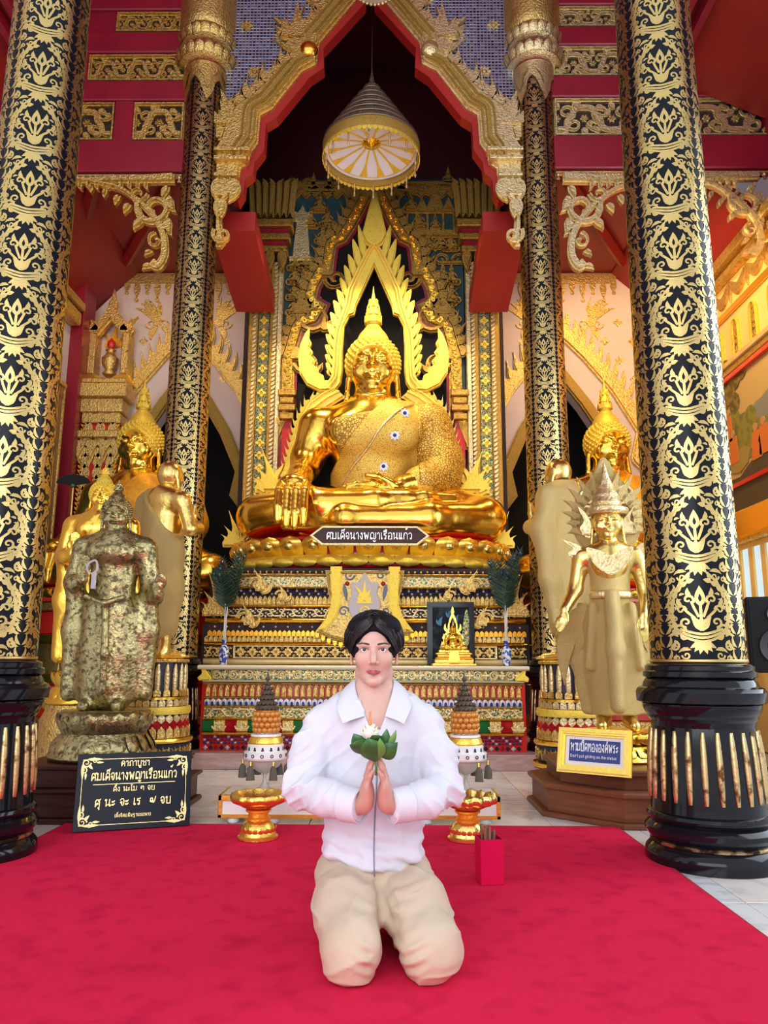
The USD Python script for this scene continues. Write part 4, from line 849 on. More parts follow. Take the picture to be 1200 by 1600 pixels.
part('emblem_crest', mv(ext(unary_union([T(flame(.20, .05, 0), CXB, 1.46), T(flame(.15, .05, .7), CXB + .035, 1.45), T(flame(.15, .05, -.7), CXB - .035, 1.45), T(sbox(-.07, 0, .07, .02), CXB, 1.43), curl((CXB, 1.36), .05, 1.2, .3)]), .012, .003), 0, ay - .088), 'gold_yellow', ap)

# ---------------------------------------------------------------- lotus throne
LC = (.02, 8.28)
def lotus(t, z, rx, ry, n, mesh, m, name, a0=PI, a1=2 * PI):
    L = []
    for i in range(n + 1):
        a = a0 + (a1 - a0) * i / n; x, y = rx * math.cos(a), ry * math.sin(a); nrm = math.atan2(math.sin(a) / ry, math.cos(a) / rx)
        q = rot(mesh, nrm + PI / 2, [0, 0, 1]); part(name, mv(q, LC[0] + x, LC[1] + y, z), m, t, smooth=True)
th = thing('lotus_throne', 'oval gold lotus throne with two petal rows under the great seated statue', 'throne')
part('pedestal', lathe([(1.36, 1.80), (1.40, 1.86), (1.32, 1.92), (1.34, 1.98), (1.42, 2.10), (1.46, 2.12)], 64, 1, .52), 'red_lacquer', th, smooth=True)
th_p = stage.GetPrimAtPath(th); 
for c in th_p.GetChildren(): UsdGeom.Xform(c); UsdGeom.Xformable(c).AddTranslateOp().Set(Gf.Vec3d(LC[0], LC[1], 0))
part('red_rim', mv(lathe([(1.40, 2.085), (1.475, 2.09), (1.475, 2.125), (1.38, 2.14), (.2, 2.15)], 64, 1, .52), *LC), 'red_lacquer', th, smooth=True)
up = petal3(.255, .20, .06, .10, tip=.45, nu=9, nv=9); lotus(th, 1.935, 1.37, .70, 16, up, 'gold_satin', 'upper_petal')
bo = mv(trimesh.creation.icosphere(2, .058), 0, -.105, .095); lotus(th, 1.935, 1.37, .70, 16, bo, 'gold_silver', 'petal_boss')
part('petal_border', mv(lathe([(1.36, 1.915), (1.43, 1.92), (1.44, 1.94), (1.36, 1.95)], 64, 1, .52), *LC), 'gold_yellow', th, smooth=True)
dn = petal3(.265, .13, .07, .07, tip=.45, nu=9, nv=9); dn.vertices *= [1, 1, -1]; dn.faces = dn.faces[:, ::-1]; lotus(th, 1.945, 1.39, .72, 17, dn, 'gold_yellow', 'lower_petal')
for s in (-1, 1):
    g = kanok(.40); g = g if s > 0 else flipx(g)
    part('naga_end', mv(ext(T(g, s * 1.44, 2.10), .10, .02), 0, 8.2), 'gold_yellow', th)
# ---------------------------------------------------------------- seated statues
def face(S, c, s, k=1., eyes=True):
    """A statue head about c (centre of the skull), s = half the height of the head; faces -y."""
    P = lambda x, y, z: (c[0] + x * s, c[1] + y * s, c[2] + z * s); q = .06 * s
    S.ell(P(0, .02, .12), (.80 * s, .88 * s, .92 * s), 0)
    S.ell(P(0, -.12, -.42), (.60 * s, .66 * s, .56 * s), .25 * s)      # jaw
    S.ell(P(0, -.55, -.82), (.24 * s, .2 * s, .17 * s), .15 * s)       # chin
    for m in (-1, 1):
        S.ell(P(m * .42, -.52, -.26), (.28 * s, .24 * s, .3 * s), .12 * s)  # cheek
        S.ell(P(m * .34, -.86, .10), (.24 * s, .14 * s, .105 * s), .07 * s, True)  # socket
        S.ell(P(m * .34, -.70, .08), (.21 * s, .16 * s, .10 * s), .03 * s)    # lidded eye
        S.chain([P(m * .10, -.83, .20), P(m * .32, -.83, .31), P(m * .56, -.68, .24)], [.035 * s, .04 * s, .025 * s], .05 * s)  # brow
        S.ell(P(m * .34, -.865, .015), (.18 * s, .03 * s, .022 * s), .01 * s, True)
        S.ell(P(m * .12, -.93, -.20), (.09 * s, .1 * s, .08 * s), .04 * s)    # nostril wing
        S.ell(P(m * .80, .10, .0), (.10 * s, .24 * s, .42 * s), .05 * s)     # ear
        S.chain([P(m * .82, .08, -.3), P(m * .86, .02, -.85), P(m * .92, -.04, -1.22)], [.10 * s, .09 * s, .07 * s], .04 * s, False, (1, .8, 1))
    S.chain([P(0, -.80, .22), P(0, -.93, -.05), P(0, -1.02, -.18)], [.075 * s, .085 * s, .12 * s], .06 * s)  # nose
    S.chain([P(-.27, -.78, -.44), P(-.10, -.88, -.43), P(0, -.89, -.45), P(.10, -.88, -.43), P(.27, -.78, -.44)], [.03 * s, .06 * s, .05 * s, .06 * s, .03 * s], .03 * s)
    S.chain([P(-.20, -.78, -.54), P(0, -.86, -.57), P(.20, -.78, -.54)], [.04 * s, .075 * s, .04 * s], .03 * s)
    S.chain([P(-.29, -.84, -.487), P(0, -.95, -.50), P(.29, -.84, -.487)], [.014 * s] * 3, .015 * s, True)
def statue_hair(c, s, h, finial=1.0):
    """Curled hair cap, crown bump and flame finial, as (cap, curls, finial)."""
    P = lambda x, y, z: (c[0] + x * s, c[1] + y * s, c[2] + z * s)
    S = Sdf3((c[0] - 1.2 * s, c[1] - 1.2 * s, c[2] - .5 * s), (c[0] + 1.2 * s, c[1] + 1.2 * s, c[2] + 2.3 * s), h)
    S.ell(P(0, .05, .22), (.92 * s, .97 * s, .94 * s), 0); S.ell(P(0, .05, 1.12), (.5 * s, .5 * s, .42 * s), .3 * s); S.ell(P(0, .05, 1.5), (.27 * s, .27 * s, .2 * s), .15 * s)
    S.ell(P(0, -1.15, -.42), (.80 * s, 1.0 * s, 1.02 * s), .04 * s, True)
    S.cut(lambda X, Y, Z: np.maximum(c[2] - .35 * s - Z + (Y - c[1]) * .25, -10))
    cap = S.mesh(); cap.vertices = np.asarray(cap.vertices)
    n = 300; i = np.arange(n); ph = np.arccos(1 - 1.5 * (i + .5) / n); th_ = i * 2.39996
    d = np.stack([np.sin(ph) * np.cos(th_), np.sin(ph) * np.sin(th_), np.cos(ph)], 1); cu = []
    for a in d:
        p = np.array(P(0, .05, .22)) + a * np.array([.93, .98, .95]) * s
        e = ((p[0] - c[0]) / (.82 * s)) ** 2 + ((p[1] - c[1] + 1.15 * s) / (1.0 * s)) ** 2 + ((p[2] - c[2] + .42 * s) / (1.04 * s)) ** 2
        if e < 1 or p[2] < c[2] - .3 * s: continue
        b = trimesh.creation.icosphere(1, .062 * s); cu.append(mv(b, *p))
    fin = None
    if finial:
        f_ = finial; fin = [lathe([(.20 * s, 0), (.27 * s, .12 * s * f_), (.30 * s, .3 * s * f_), (.2 * s, .5 * s * f_), (.23 * s, .6 * s * f_), (.15 * s, .95 * s * f_), (.10 * s, 1.2 * s * f_), (.03 * s, 1.75 * s * f_), (.004, 2.0 * s * f_)], 16)]
        for k_ in range(3):
            for i_ in range(8):
                a = i_ / 8 * 2 * PI + k_ * .4; r = (.26, .20, .13)[k_] * s; fl_ = rot(mv(ext(flame(.42 * s * f_, .22 * s, 0), .04 * s), 0, -r), a, [0, 0, 1]); fin.append(mv(fl_, 0, 0, (.1, .5, .9)[k_] * s * f_))
        fin = mv(cat_mesh(fin), c[0], c[1] + .05 * s, c[2] + 1.62 * s)
    return cap, cat_mesh(cu), fin
def finger(S, pts, r, k=.012): S.chain(pts, r, k)
def seated(h):
    """The main seated statue (touching-earth pose), base at z = 0, local metres."""
    S = Sdf3((-1.6, -1.05, -.02), (1.6, .75, 2.42), h)
    # crossed legs
    for m in (-1, 1):
        S.chain([(m * .40, .28, .30), (m * .85, -.05, .30), (m * 1.20, -.22, .25)], [.34, .30, .235], .1)
    S.chain([(1.19, -.28, .20), (.6, -.60, .165), (-.25, -.70, .15), (-.62, -.55, .14)], [.215, .18, .13, .11], .08)   # lower shin
    S.chain([(-1.19, -.30, .25), (-.5, -.58, .30), (.05, -.62, .34), (.36, -.55, .37)], [.22, .19, .135, .12], .05)      # upper shin
    S.chain([(.30, -.56, .37), (.55, -.50, .40), (.86, -.40, .43)], [.115, .12, .07], .05, False, (1, 1, 1.3))         # sole turned up
    S.chain([(-.55, -.58, .12), (-.85, -.62, .10)], [.10, .06], .05)
    S.ell((0, .22, .34), (.62, .48, .36), .15)
    # trunk
    S.chain([(0, .18, .45), (0, .16, .85), (0, .12, 1.22)], [.42, .385, .46], .18, False, (1, 1.18, 1))
    S.chain([(-.50, .13, 1.34), (0, .10, 1.36), (.50, .13, 1.34)], [.245, .30, .245], .2)
    for m in (-1, 1): S.ell((m * .22, -.20, 1.22), (.27, .13, .21), .12)
    S.chain([(0, .14, 1.45), (0, .08, 1.85)], [.25, .19], .1)
    for z in (1.62, 1.70): S.chain([(-.15, -.09, z + .02), (0, -.125, z), (.15, -.09, z + .02)], [.02] * 3, .03)
    # right arm hangs to the knee, palm inward, fingers down
    S.chain([(-.63, .12, 1.36), (-.73, .10, .98), (-.74, .0, .86)], [.215, .175, .155], .1); S.chain([(-.74, .0, .86), (-.76, -.25, .70), (-.77, -.42, .60)], [.155, .13, .115], .06)
    S.ell((-.78, -.58, .53), (.165, .15, .12), .06)
    for i, x in enumerate((-.905, -.82, -.735, -.65)):
        L = (.00, .05, .06, .03)[i]; S.chain([(x, -.64, .52), (x, -.79, .42), (x, -.865, .24 - L), (x, -.87, .10 - L)], [.046, .046, .044, .034], .012)
    S.chain([(-.66, -.50, .52), (-.575, -.66, .44), (-.545, -.76, .30)], [.055, .05, .036], .03)
    # left arm bends, hand lies in the lap
    S.chain([(.63, .12, 1.36), (.76, .06, .92), (.74, -.02, .74)], [.215, .19, .17], .1); S.chain([(.74, -.02, .74), (.52, -.28, .62), (.34, -.40, .56)], [.17, .14, .115], .06)
    S.ell((.16, -.44, .53), (.20, .14, .07), .05)
    for i, y in enumerate((-.36, -.43, -.50, -.565)):
        S.chain([(.05, y, .53), (-.14, y - .03, .525), (-.30 + .04 * abs(i - 1.3), y - .06, .50)], [.042, .04, .03], .012)
    S.chain([(.20, -.53, .56), (.06, -.60, .61), (-.03, -.62, .62)], [.05, .045, .034], .03)
    face(S, (0, .05, 2.02), .335)
    return S.mesh()
BZ = 2.15
main_body = seated(.0165); hair_cap, hair_curls, hair_fin = statue_hair((0, .05, 2.02), .335, .016, .74)
def robe_part(h, off, test):
    """Cloth over the trunk: the trunk and the draped arm, grown by off, kept where test is true."""
    S = Sdf3((-1.0, -.62, .42), (1.05, .72, 1.72), h)
    S.chain([(0, .18, .45), (0, .16, .85), (0, .12, 1.22)], [.42 + off, .385 + off, .46 + off], .18, False, (1, 1.18, 1))
    S.chain([(-.50, .13, 1.34), (0, .10, 1.36), (.50, .13, 1.34)], [.245 + off, .30 + off, .245 + off], .2)
    for m in (-1, 1): S.ell((m * .22, -.20, 1.22), (.27 + off, .13 + off, .21 + off), .12)
    S.chain([(.63, .12, 1.36), (.76, .06, .92), (.74, -.02, .74)], [.215 + off, .19 + off, .17 + off], .1); S.chain([(.74, -.02, .74), (.52, -.28, .62)], [.17 + off, .14 + off], .06)
    S.cut(test); return S.mesh()
lim = lambda X, Y, Z: np.maximum(np.maximum(-.46 - X + (Z - .9) * .05, .44 - Z), Z - 1.60 + .0 * X + .5 * np.abs(X - .12) * 0)
diag = lambda X, Z: (Z - .46) - (X + .50) * 1.28        # > 0 above the sash's lower-left edge line
robe_net = robe_part(.02, .022, lambda X, Y, Z: np.maximum(np.maximum(lim(X, Y, Z), Z - 1.42 - X * .2), -.36 - X - (Z - .9) * .12))
sash = robe_part(.02, .045, lambda X, Y, Z: np.maximum(np.maximum(lim(X, Y, Z), diag(X, Z) - .30), X - .66))
drape = robe_part(.02, .06, lambda X, Y, Z: np.maximum(np.maximum(.50 - X, .56 - Z), Z - 1.60))
def brooch(): 
    g = [T(petal_poly(.035, .055), 0, .012, 1, a) for a in range(0, 360, 45)]; return ext(unary_union(g), .02)
def seated_statue(label, loc, s, rz, small=False, robe='gold_net', body='gold_smooth', hair='gold_yellow', meshes=None):
    t = thing('seated_statue', label, 'statue', loc, rz, s)
    bd = part('body', main_body, body, t, smooth=True)
    part('hair_cap', hair_cap, hair, t, smooth=True); part('hair_curl', hair_curls, hair, t, smooth=True, kind='stuff'); part('flame_finial', hair_fin, hair, t, smooth=30)
    r_ = part('robe', robe_net, robe, t, smooth=True); part('shoulder_sash', sash, 'gold_sash' if robe == 'gold_net' else robe, t, smooth=True, label='broad netted sash over one shoulder'); part('arm_drape', drape, robe, t, smooth=True)
    return t
ms = seated_statue('great seated golden statue with flame finial and netted robe on the lotus throne', (.03, 8.27, BZ), 1, 0)
def on_sash(x, z):
    v = sash.vertices; k = np.argmin((v[:, 0] - x) ** 2 + (v[:, 2] - z) ** 2 + (v[:, 1] > 0) * 9); return v[k]
edge = [on_sash(x, z) + np.array([0, -.008, 0]) for x, z in [(.46, 1.56), (.30, 1.42), (.12, 1.22), (-.04, 1.02), (-.2, .82), (-.34, .62)]]
part('sash_cord', tube(spline(edge, 6), .014, 6), 'gold_pale', ms, smooth=True)
for x, z in ((.36, 1.38), (.24, 1.12), (.12, .82)):
    p = on_sash(x, z); b = part('brooch', mv(ext(unary_union([T(leaf((0, .008), (0, .06), .035), 0, 0, 1, a) for a in range(0, 360, 45)]), .025, .006), p[0], p[1] + .005, p[2]), 'gem_white', ms); part('brooch_stone', mv(trimesh.creation.icosphere(1, .02), p[0], p[1] - .025, p[2]), 'gem_blue', b)

# name plaque in front of the statue
pq = thing('name_plaque', 'dark six-sided name plaque with a gold edge and pale lettering before the great statue', 'sign', (.035, 7.395, float(at(583, 852, 7.395)[2])))
hexa = Polygon([(-.575, .09), (-.46, .18), (.46, .18), (.575, .09), (.46, 0), (-.46, 0)])
part('board', ext(hexa, .03), 'wood_dark', pq); part('gold_edge', mv(ext(hexa.buffer(.006, join_style=2).difference(hexa.buffer(-.018, join_style=2)), .042, .004), 0, .003), 'gold_pale', pq)

# ---------------------------------------------------------------- flame halo (mandorla) behind the statue
MY = 8.62
hx = lambda l: [(xz(x, y, MY)[0] - .03, xz(x, y, MY)[1]) for x, y in l]
ha = thing('flame_halo', 'yellow gold flame-edged halo rising to a point behind the great statue', 'halo', (.03, 0, 0))
tipL = hx([(583, 303), (574, 335), (567, 362), (566, 372), (572, 384)]); 
band_in = hx([(582, 417), (570, 450), (557, 478), (554, 492), (546, 495), (538, 510), (536, 545), (536, 580), (533, 600), (522, 616)])
band_out = hx([(582, 380), (573, 392), (556, 425), (542, 455), (537, 480), (530, 500), (523, 520), (520, 545), (519, 570), (517, 590), (505, 606)])
tip = Polygon([(0, tipL[0][1])] + [(min(x, 0), z) for x, z in tipL] + [(0, hx([(583, 392)])[0][1])]).buffer(0)
bandL = Polygon([(0, band_out[0][1])] + band_out[1:] + band_in[::-1][:-1] + [(0, band_in[0][1])]).buffer(.002)
part('tip_leaf', mv(ext(unary_union([tip, flipx(tip)]), .12, .02), 0, MY + .04), 'gold_yellow', ha)
part('inner_band', mv(ext(unary_union([bandL, flipx(bandL)]), .10, .012), 0, MY + .04), 'gold_yellow', ha)
rl = [LineString(band_out).parallel_offset(d_, 'left').buffer(.012) for d_ in (.03, .065)]; rr_ = unary_union(rl).intersection(bandL); part('band_rail', mv(ext(unary_union([rr_, flipx(rr_)]), .03, .004), 0, MY - .055), 'gold_satin', ha)
bases = [(573, 392), (566, 405), (558, 420), (551, 436), (544, 451), (540, 467), (535, 484), (529, 500), (524, 514), (521, 530), (520, 546), (519, 560), (519, 574), (518, 587)]
tips = [(560, 352), (551, 374), (544, 398), (538, 415), (531, 435), (526, 453), (521, 470), (516, 489), (511, 507), (509, 523), (508, 540), (508, 555), (509, 568), (510, 580)]
for i, (b, t_) in enumerate(zip(bases, tips)):
    p, q_ = hx([b, t_]); p2 = hx([bases[min(i + 1, 13)]])[0]; L = math.dist(p, q_)
    g = Polygon(spline([p, ((p[0] * .55 + q_[0] * .45) + .012, p[1] * .55 + q_[1] * .45 + .02), q_, (q_[0] * .62 + p2[0] * .38 - .05 * min(L, 1), q_[1] * .55 + p2[1] * .45 - .02), (p2[0], p2[1] - .01), (p2[0] + .04, p2[1])], 5, True)).buffer(0)
    for f in (lambda a: a, flipx): part('flame_leaf', mv(ext(f(g), .08, .014), 0, MY + .03), 'gold_yellow', ha)
# side crescents with serrated inner edge
co = hx([(519, 612), (500, 613), (480, 603), (469, 585), (467, 562), (470, 540), (478, 522), (484, 515)]); ci = hx([(484, 515), (483, 530), (487, 538), (484, 545), (489, 552), (486, 558), (493, 566), (490, 572), (498, 578), (497, 584), (505, 588), (507, 596), (518, 597)])
cr = Polygon(co + ci).buffer(.004)
for f in (lambda a: a, flipx): part('crescent', mv(ext(f(cr), .10, .018), 0, MY + .02), 'gold_yellow', ha)
# shoulder arch of the halo's back
so_ = hx([(523, 604), (505, 613), (482, 630), (468, 655), (459, 690), (450, 725), (440, 760), (430, 790), (432, 830)]); si = hx([(470, 830), (473, 790), (482, 700), (488, 665), (500, 645), (520, 632), (540, 620)])
sh = Polygon(so_ + si).buffer(0)
for f in (lambda a: a, flipx):
    part('shoulder_arch', mv(ext(f(sh), .14, .02), 0, MY + .10), 'gold_satin', ha)
    L = LineString(so_); r1 = L.parallel_offset(.03, 'left').buffer(.014); r2 = L.parallel_offset(.09, 'left').buffer(.02); part('arch_rail', mv(ext(f(unary_union([r1, r2]).intersection(sh)), .04, .006), 0, MY - .03), 'gold_yellow', ha)
    ser = [T(flame(.10, .07, .4), *hx([(0, 0)])[0]) for _ in ()]
    for d_ in np.arange(.1, L.length - .1, .09):
        p, q_ = L.interpolate(d_), L.interpolate(d_ + .02); ang = math.degrees(math.atan2(q_.y - p.y, q_.x - p.x)) + 180; ser.append(T(flame(.11, .085, .6), p.x, p.y, 1, ang))
    part('serration', mv(ext(f(unary_union(ser)), .06, .01), 0, MY + .06), 'gold_smooth', ha)
    na = unary_union([T(flipx(kanok(.46)), 0, .02), curl((.02, .02), .12, 1.3, .4, 0, 1), leaf((0, 0), (-.16, .08), .08)])
    x, z = hx([(427, 765)])[0]; part('naga_head', mv(ext(f(T(na, x, z - .12, 1.1)), .14, .03), 0, MY - .22), 'gold_yellow', ha)
# ---------------------------------------------------------------- carved screen behind the statue (plane y = SY)
SY = 9.0
bs = thing('carved_screen', 'tall dark teal screen with gilded figures and pilasters behind the flame halo', 'screen')
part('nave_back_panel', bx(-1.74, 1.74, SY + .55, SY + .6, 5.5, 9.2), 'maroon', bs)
part('teal_ground', bx(-1.12, 1.15, SY, SY + .1, 1.9, 7.05), 'teal_panel', bs)
part('screen_back', bx(-1.62, 1.65, SY + .1, SY + .5, 1.8, 7.0), 'dark_recess', bs)
sx_ = lambda l: [(xz(x, y, SY)[0], xz(x, y, SY)[1]) for x, y in l]
# frame arch: dark opening edged with carved gold
op = sx_([(583, 318), (560, 362), (545, 385), (530, 392), (527, 412), (524, 442), (512, 438), (503, 455), (500, 468), (518, 478), (512, 492), (500, 512), (478, 520), (466, 560), (464, 640), (440, 700), (440, 850)])
opn = Polygon(op + [(2 * op[0][0] - x, z) for x, z in op[::-1]]).buffer(0)
part('dark_niche', mv(ext(opn, .012), 0, SY), 'void', bs)
part('red_reveal', mv(ext(opn.buffer(.035, join_style=1).difference(opn), .06), 0, SY), 'red_paint', bs)
fr_ = opn.buffer(.19, join_style=1).difference(opn.buffer(.035)).intersection(sbox(-1.15, 3.4, 1.2, 7.0))
part('arch_frame', mv(ext(fr_, .10, .025), 0, SY), 'gold_deep', bs)
L = LineString([(x, z) for x, z in op]).parallel_offset(.19, 'right'); L = L if L.geom_type == 'LineString' else max(L.geoms, key=lambda q: q.length)
cx0 = op[0][0]
L3 = LineString(op).parallel_offset(.11, 'right'); L3 = L3 if L3.geom_type == 'LineString' else max(L3.geoms, key=lambda q: q.length)
for i, d_ in enumerate(np.arange(.06, L3.length, .085)):
    p, q_ = L3.interpolate(d_), L3.interpolate(d_ + .02)
    if p.y < 3.5 or abs(p.x) > 1.1: continue
    ang = math.degrees(math.atan2(q_.y - p.y, q_.x - p.x)); g = T(unary_union([curl((0, 0), .042, 1.2, .45, 0, 1 if i % 2 else -1), T(leaf((0, 0), (0, .07), .035, .2), .02, 0, 1, 40 if i % 2 else 140)]), p.x, p.y, 1, ang)
    for f in (lambda a: a, lambda a: affinity.scale(a, -1, 1, origin=(cx0, 0))): part('frame_scroll', mv(ext(f(g), .05, .008), 0, SY - .085), 'gold_smooth', bs)
for d_ in np.arange(.05, L.length, .13):
    p, q_ = L.interpolate(d_), L.interpolate(d_ + .02)
    if p.y < 3.6 or abs(p.x - cx0) < .03 or abs(p.x) > 1.1: continue
    ang = math.degrees(math.atan2(q_.y - p.y, q_.x - p.x)); ang = ang if q_.x > p.x else ang + 180
    g = T(unary_union([T(flame(.21, .15, .4), 0, -.03), curl((.03, .05), .045, 1.1, .4)]), p.x, p.y, 1, ang)
    for f in (lambda a: a, lambda a: affinity.scale(a, -1, 1, origin=(cx0, 0))): part('flame_crest', mv(ext(f(g), .07, .015), 0, SY - .03), 'gold_deep', bs)
for s in (-1, 1):
    g = unary_union([curl((0, 0), .2, 1.3, .42, 0, -1), T(flame(.4, .2, .7), .16, .02), leaf((-.05, -.15), (-.25, .0), .14, .2)])
    for px, py, k in ((487, 500, 1.), (520, 440, .7), (475, 570, .8)):
        x, z = sx_([(px, py)])[0]; x = x if s < 0 else 2 * cx0 - x; part('side_scroll', mv(ext(T(g if s > 0 else flipx(g), x - s * .04, z, k), .10, .02), 0, SY - .02), 'gold_deep', bs)
# small relief figures
def deva(k=1.):
    g = [Polygon(spline([(-.085, 0), (-.09, .05), (-.04, .09), (-.055, .15), (-.025, .175), (.025, .175), (.055, .15), (.04, .09), (.09, .05), (.085, 0)], 3, True)).buffer(0), Point(0, .205).buffer(.036, 5), Polygon([(-.034, .225), (.034, .225), (.012, .29), (0, .35), (-.012, .29)]), leaf((-.05, .15), (-.10, .07), .03), leaf((.05, .15), (.10, .07), .03)]
    return T(unary_union(g), s=k)
def cloud(): return unary_union([curl((-.09, 0), .07, 1.2, .45, 0, 1), curl((.09, 0), .07, 1.2, .45, PI, -1), sbox(-.12, -.05, .12, -.01)])
figs = [(470, 352, 'tower'), (490, 300, 'd'), (470, 290, 'c'), (515, 300, 'd'), (500, 330, 'd'), (485, 355, 'd'), (512, 352, 'd'), (505, 378, 'd'), (460, 420, 'd'), (478, 418, 'd'), (495, 420, 'd'), (457, 442, 'd'), (474, 445, 'd'), (492, 447, 'd'), (455, 466, 'd'), (472, 470, 'd'), (488, 468, 'd'), (456, 490, 'd'),
        (628, 300, 'd'), (643, 330, 'd'), (660, 300, 'c'), (700, 290, 'd'), (680, 350, 'pav'), (668, 385, 'd'), (687, 387, 'd'), (704, 390, 'd'), (692, 440, 'd'), (710, 442, 'd'), (703, 408, 'c'), (712, 470, 'd'), (700, 475, 'd'), (655, 355, 'd'), (715, 500, 'd'), (645, 385, 'd')]
for px, py, kd in figs:
    x, z = sx_([(px, py)])[0]; x = max(min(x, 1.0), -.98)
    if kd == 'd': part('relief_figure', mv(ext(T(unary_union([deva(.78), T(cloud(), 0, -.01, .8)]), x, z), .06, .012), 0, SY), 'gold_deep', bs)
    elif kd == 'c': part('relief_cloud', mv(ext(T(cloud(), x, z, 1.3), .05, .01), 0, SY), 'gold_deep', bs)
    elif kd == 'tower': part('relief_tower', mv(ext(T(unary_union([sbox(-.15, -.42, .15, -.36), Polygon([(-.11, -.36), (.11, -.36), (.07, .12), (-.07, .12)]), sbox(-.11, .12, .11, .2), T(flame(.16, .12, 0), 0, .2), T(flame(.12, .1, -.5), -.08, .18), T(flame(.12, .1, .5), .08, .18)]), x + .02, z - .1), .08, .02), 0, SY), 'gold_pale', bs)
    else:
        g = [sbox(-.30, -.12, .30, -.06), sbox(-.26, -.06, .26, -.01)] + [sbox(a - .015, 0, a + .015, .24) for a in (-.24, -.1, .1, .24)] + [Polygon([(-.27, .22), (-.17, .46), (-.07, .22)]), Polygon([(-.14, .22), (0, .62), (.14, .22)]), Polygon([(.07, .22), (.17, .46), (.27, .22)]), T(deva(.7), 0, 0)] + [T(flame(.12, .12, 0), a, -.2, 1, 180) for a in (-.2, 0, .2)]
        part('relief_pavilion', mv(ext(T(unary_union(g), x, z - .1), .08, .015), 0, SY), 'gold_deep', bs)
fr2 = unary_union([sbox(-1.05, 6.93, 1.08, 7.0)] + [T(leaf((0, 0), (0, -.2), .17), -1. + i * .135, 6.95) for i in range(16)])
part('top_frieze', mv(ext(fr2, .06, .012), 0, SY), 'gold_deep', bs)
# pilasters with flaming capitals and mosaic strips
for s in (-1, 1):
    X0 = -1.28 if s < 0 else 1.33
    pl = thing('gilded_pilaster', 'gilded mosaic pilaster with flaming capital on the %s of the carved screen' % ('monk-with-folded-hands side' if s < 0 else 'crowned-figure side'), 'pilaster', (X0, 8.86, 0))
    for a, b, m, d in ((-.24, -.13, 'gold_beaded', .0), (-.13, .02, 'glass_teal', .02), (.02, .10, 'gold_beaded', .0), (.10, .17, 'gold_pale', .03)):
        lo, hi = sorted((a * -s * -1, b * -s * -1)); lo, hi = (a, b) if s < 0 else (-b, -a)
        part('mosaic_strip', bx(lo, hi, d, .14, 1.9, 5.82, .012), m, pl)
    for i in range(24):
        z = 2.05 + i * .157; part('lozenge', mv(ext(T(rosette(.055, 4, .3), -.055 if s < 0 else .055, z), .02, .006), 0, .022), 'gold_yellow', pl)
    br = []
    for i in range(70):
        z = 2.0 + i * .0545
        for a in (-.185, .06): br.append(mv(ext(T(leaf((0, 0), (.05, .05), .03), a if s < 0 else -a - .05, z), .02), 0, 0.004))
    part('braid', br, 'gold_pale', pl, kind='stuff')
    part('capital_leaf', [mv(ext(unary_union([T(leaf((0, 0), (0, -.32), .12), x, 5.98) for x in (-.15, 0, .15)]), .08, .02), 0, .0)], 'gold_deep', pl)
    for z0, z1, w, m in ((5.92, 6.0, .22, 'gold_deep'), (6.0, 6.07, .20, 'red_paint'), (6.07, 6.15, .25, 'gold_deep'), (6.15, 6.23, .22, 'red_paint'), (6.23, 6.33, .28, 'gold_deep')): part('capital_moulding', bx(-w, w, -.06 - (w - .2), .14, z0, z1, .012), m, pl)
    for i in range(7):
        x = -.235 + i * .0783; part('crown_leaf', mv(ext(unary_union([Polygon([(x - .036, 6.33), (x + .036, 6.33), (x * 1.16 + .038, 6.86), (x * 1.16 - .038, 6.86)]), T(flame(.12, .09, .3 if x > 0 else -.3), x * 1.18, 6.84)]), .1, .02), 0, .02), 'gold_beaded', pl)
    part('crown_row', mv(ext(unary_union([T(flame(.11, .08, 0), -.24 + i * .08, 6.33) for i in range(7)]), .04, .01), 0, -.06), 'gold_smooth', pl)
    rx0, rx1 = (.20, .32) if s < 0 else (-.32, -.20)
    part('red_edge', bx(rx0, rx1, .05, .16, 1.9, 3.75), 'red_lacquer', pl)
    for j, z in enumerate((3.75, 3.86, 3.95, 4.05)): part('side_capital', bx(rx0 - .03 - .02 * (j % 2), rx1 + .03 + .02 * (j % 2), -.02, .16, z, z + .085, .012), 'gold_deep', pl)

# ---------------------------------------------------------------- ceremonial tiered umbrella
uy = 7.6; uc = at(580, 240, uy)
um = thing('tiered_umbrella', 'tiered ceremonial umbrella with white spoked underside and gold fringe hanging above the halo', 'umbrella', (float(uc[0]), uy, float(uc[2])))
pm('umbrella_white', (.80, .80, .97), .7); pm('umbrella_trim', (.30, .22, .14), .4, .6)
pm('umbrella_dark', (.035, .012, .014), .4, .1, voro=(70, (.16, .11, .07), .12))
R = .53
part('canopy_cloth', lathe([(.02, .14), (R - .02, .02), (R - .015, .028), (.02, .152)], 48, cap=False), 'umbrella_white', um, smooth=True)
part('gold_fringe', lathe([(R - .012, -.05), (R + .004, -.06), (R + .01, .06), (R, .08), (R - .012, .06), (R - .012, -.05)], 48, cap=False), 'gold_beaded', um, smooth=True)
part('fringe_rim', lathe([(R - .02, .03), (R - .06, .025), (R - .06, .035), (R - .02, .045), (R - .02, .03)], 48, cap=False), 'gold_yellow', um, smooth=True)
tt = []
for i in range(60):
    a = i / 60 * 2 * PI; tt.append(mv(rot(ext(T(petal_poly(.05, .05), 0, 0, 1, 180), .008), a, [0, 0, 1]), 0, 0, 0)); v = tt[-1].vertices; v[:, 0] += (R + .0) * math.sin(a); v[:, 1] -= (R) * math.cos(a); v[:, 2] -= .05
part('scalloped_edge', tt, 'gold_yellow', um, kind='stuff')
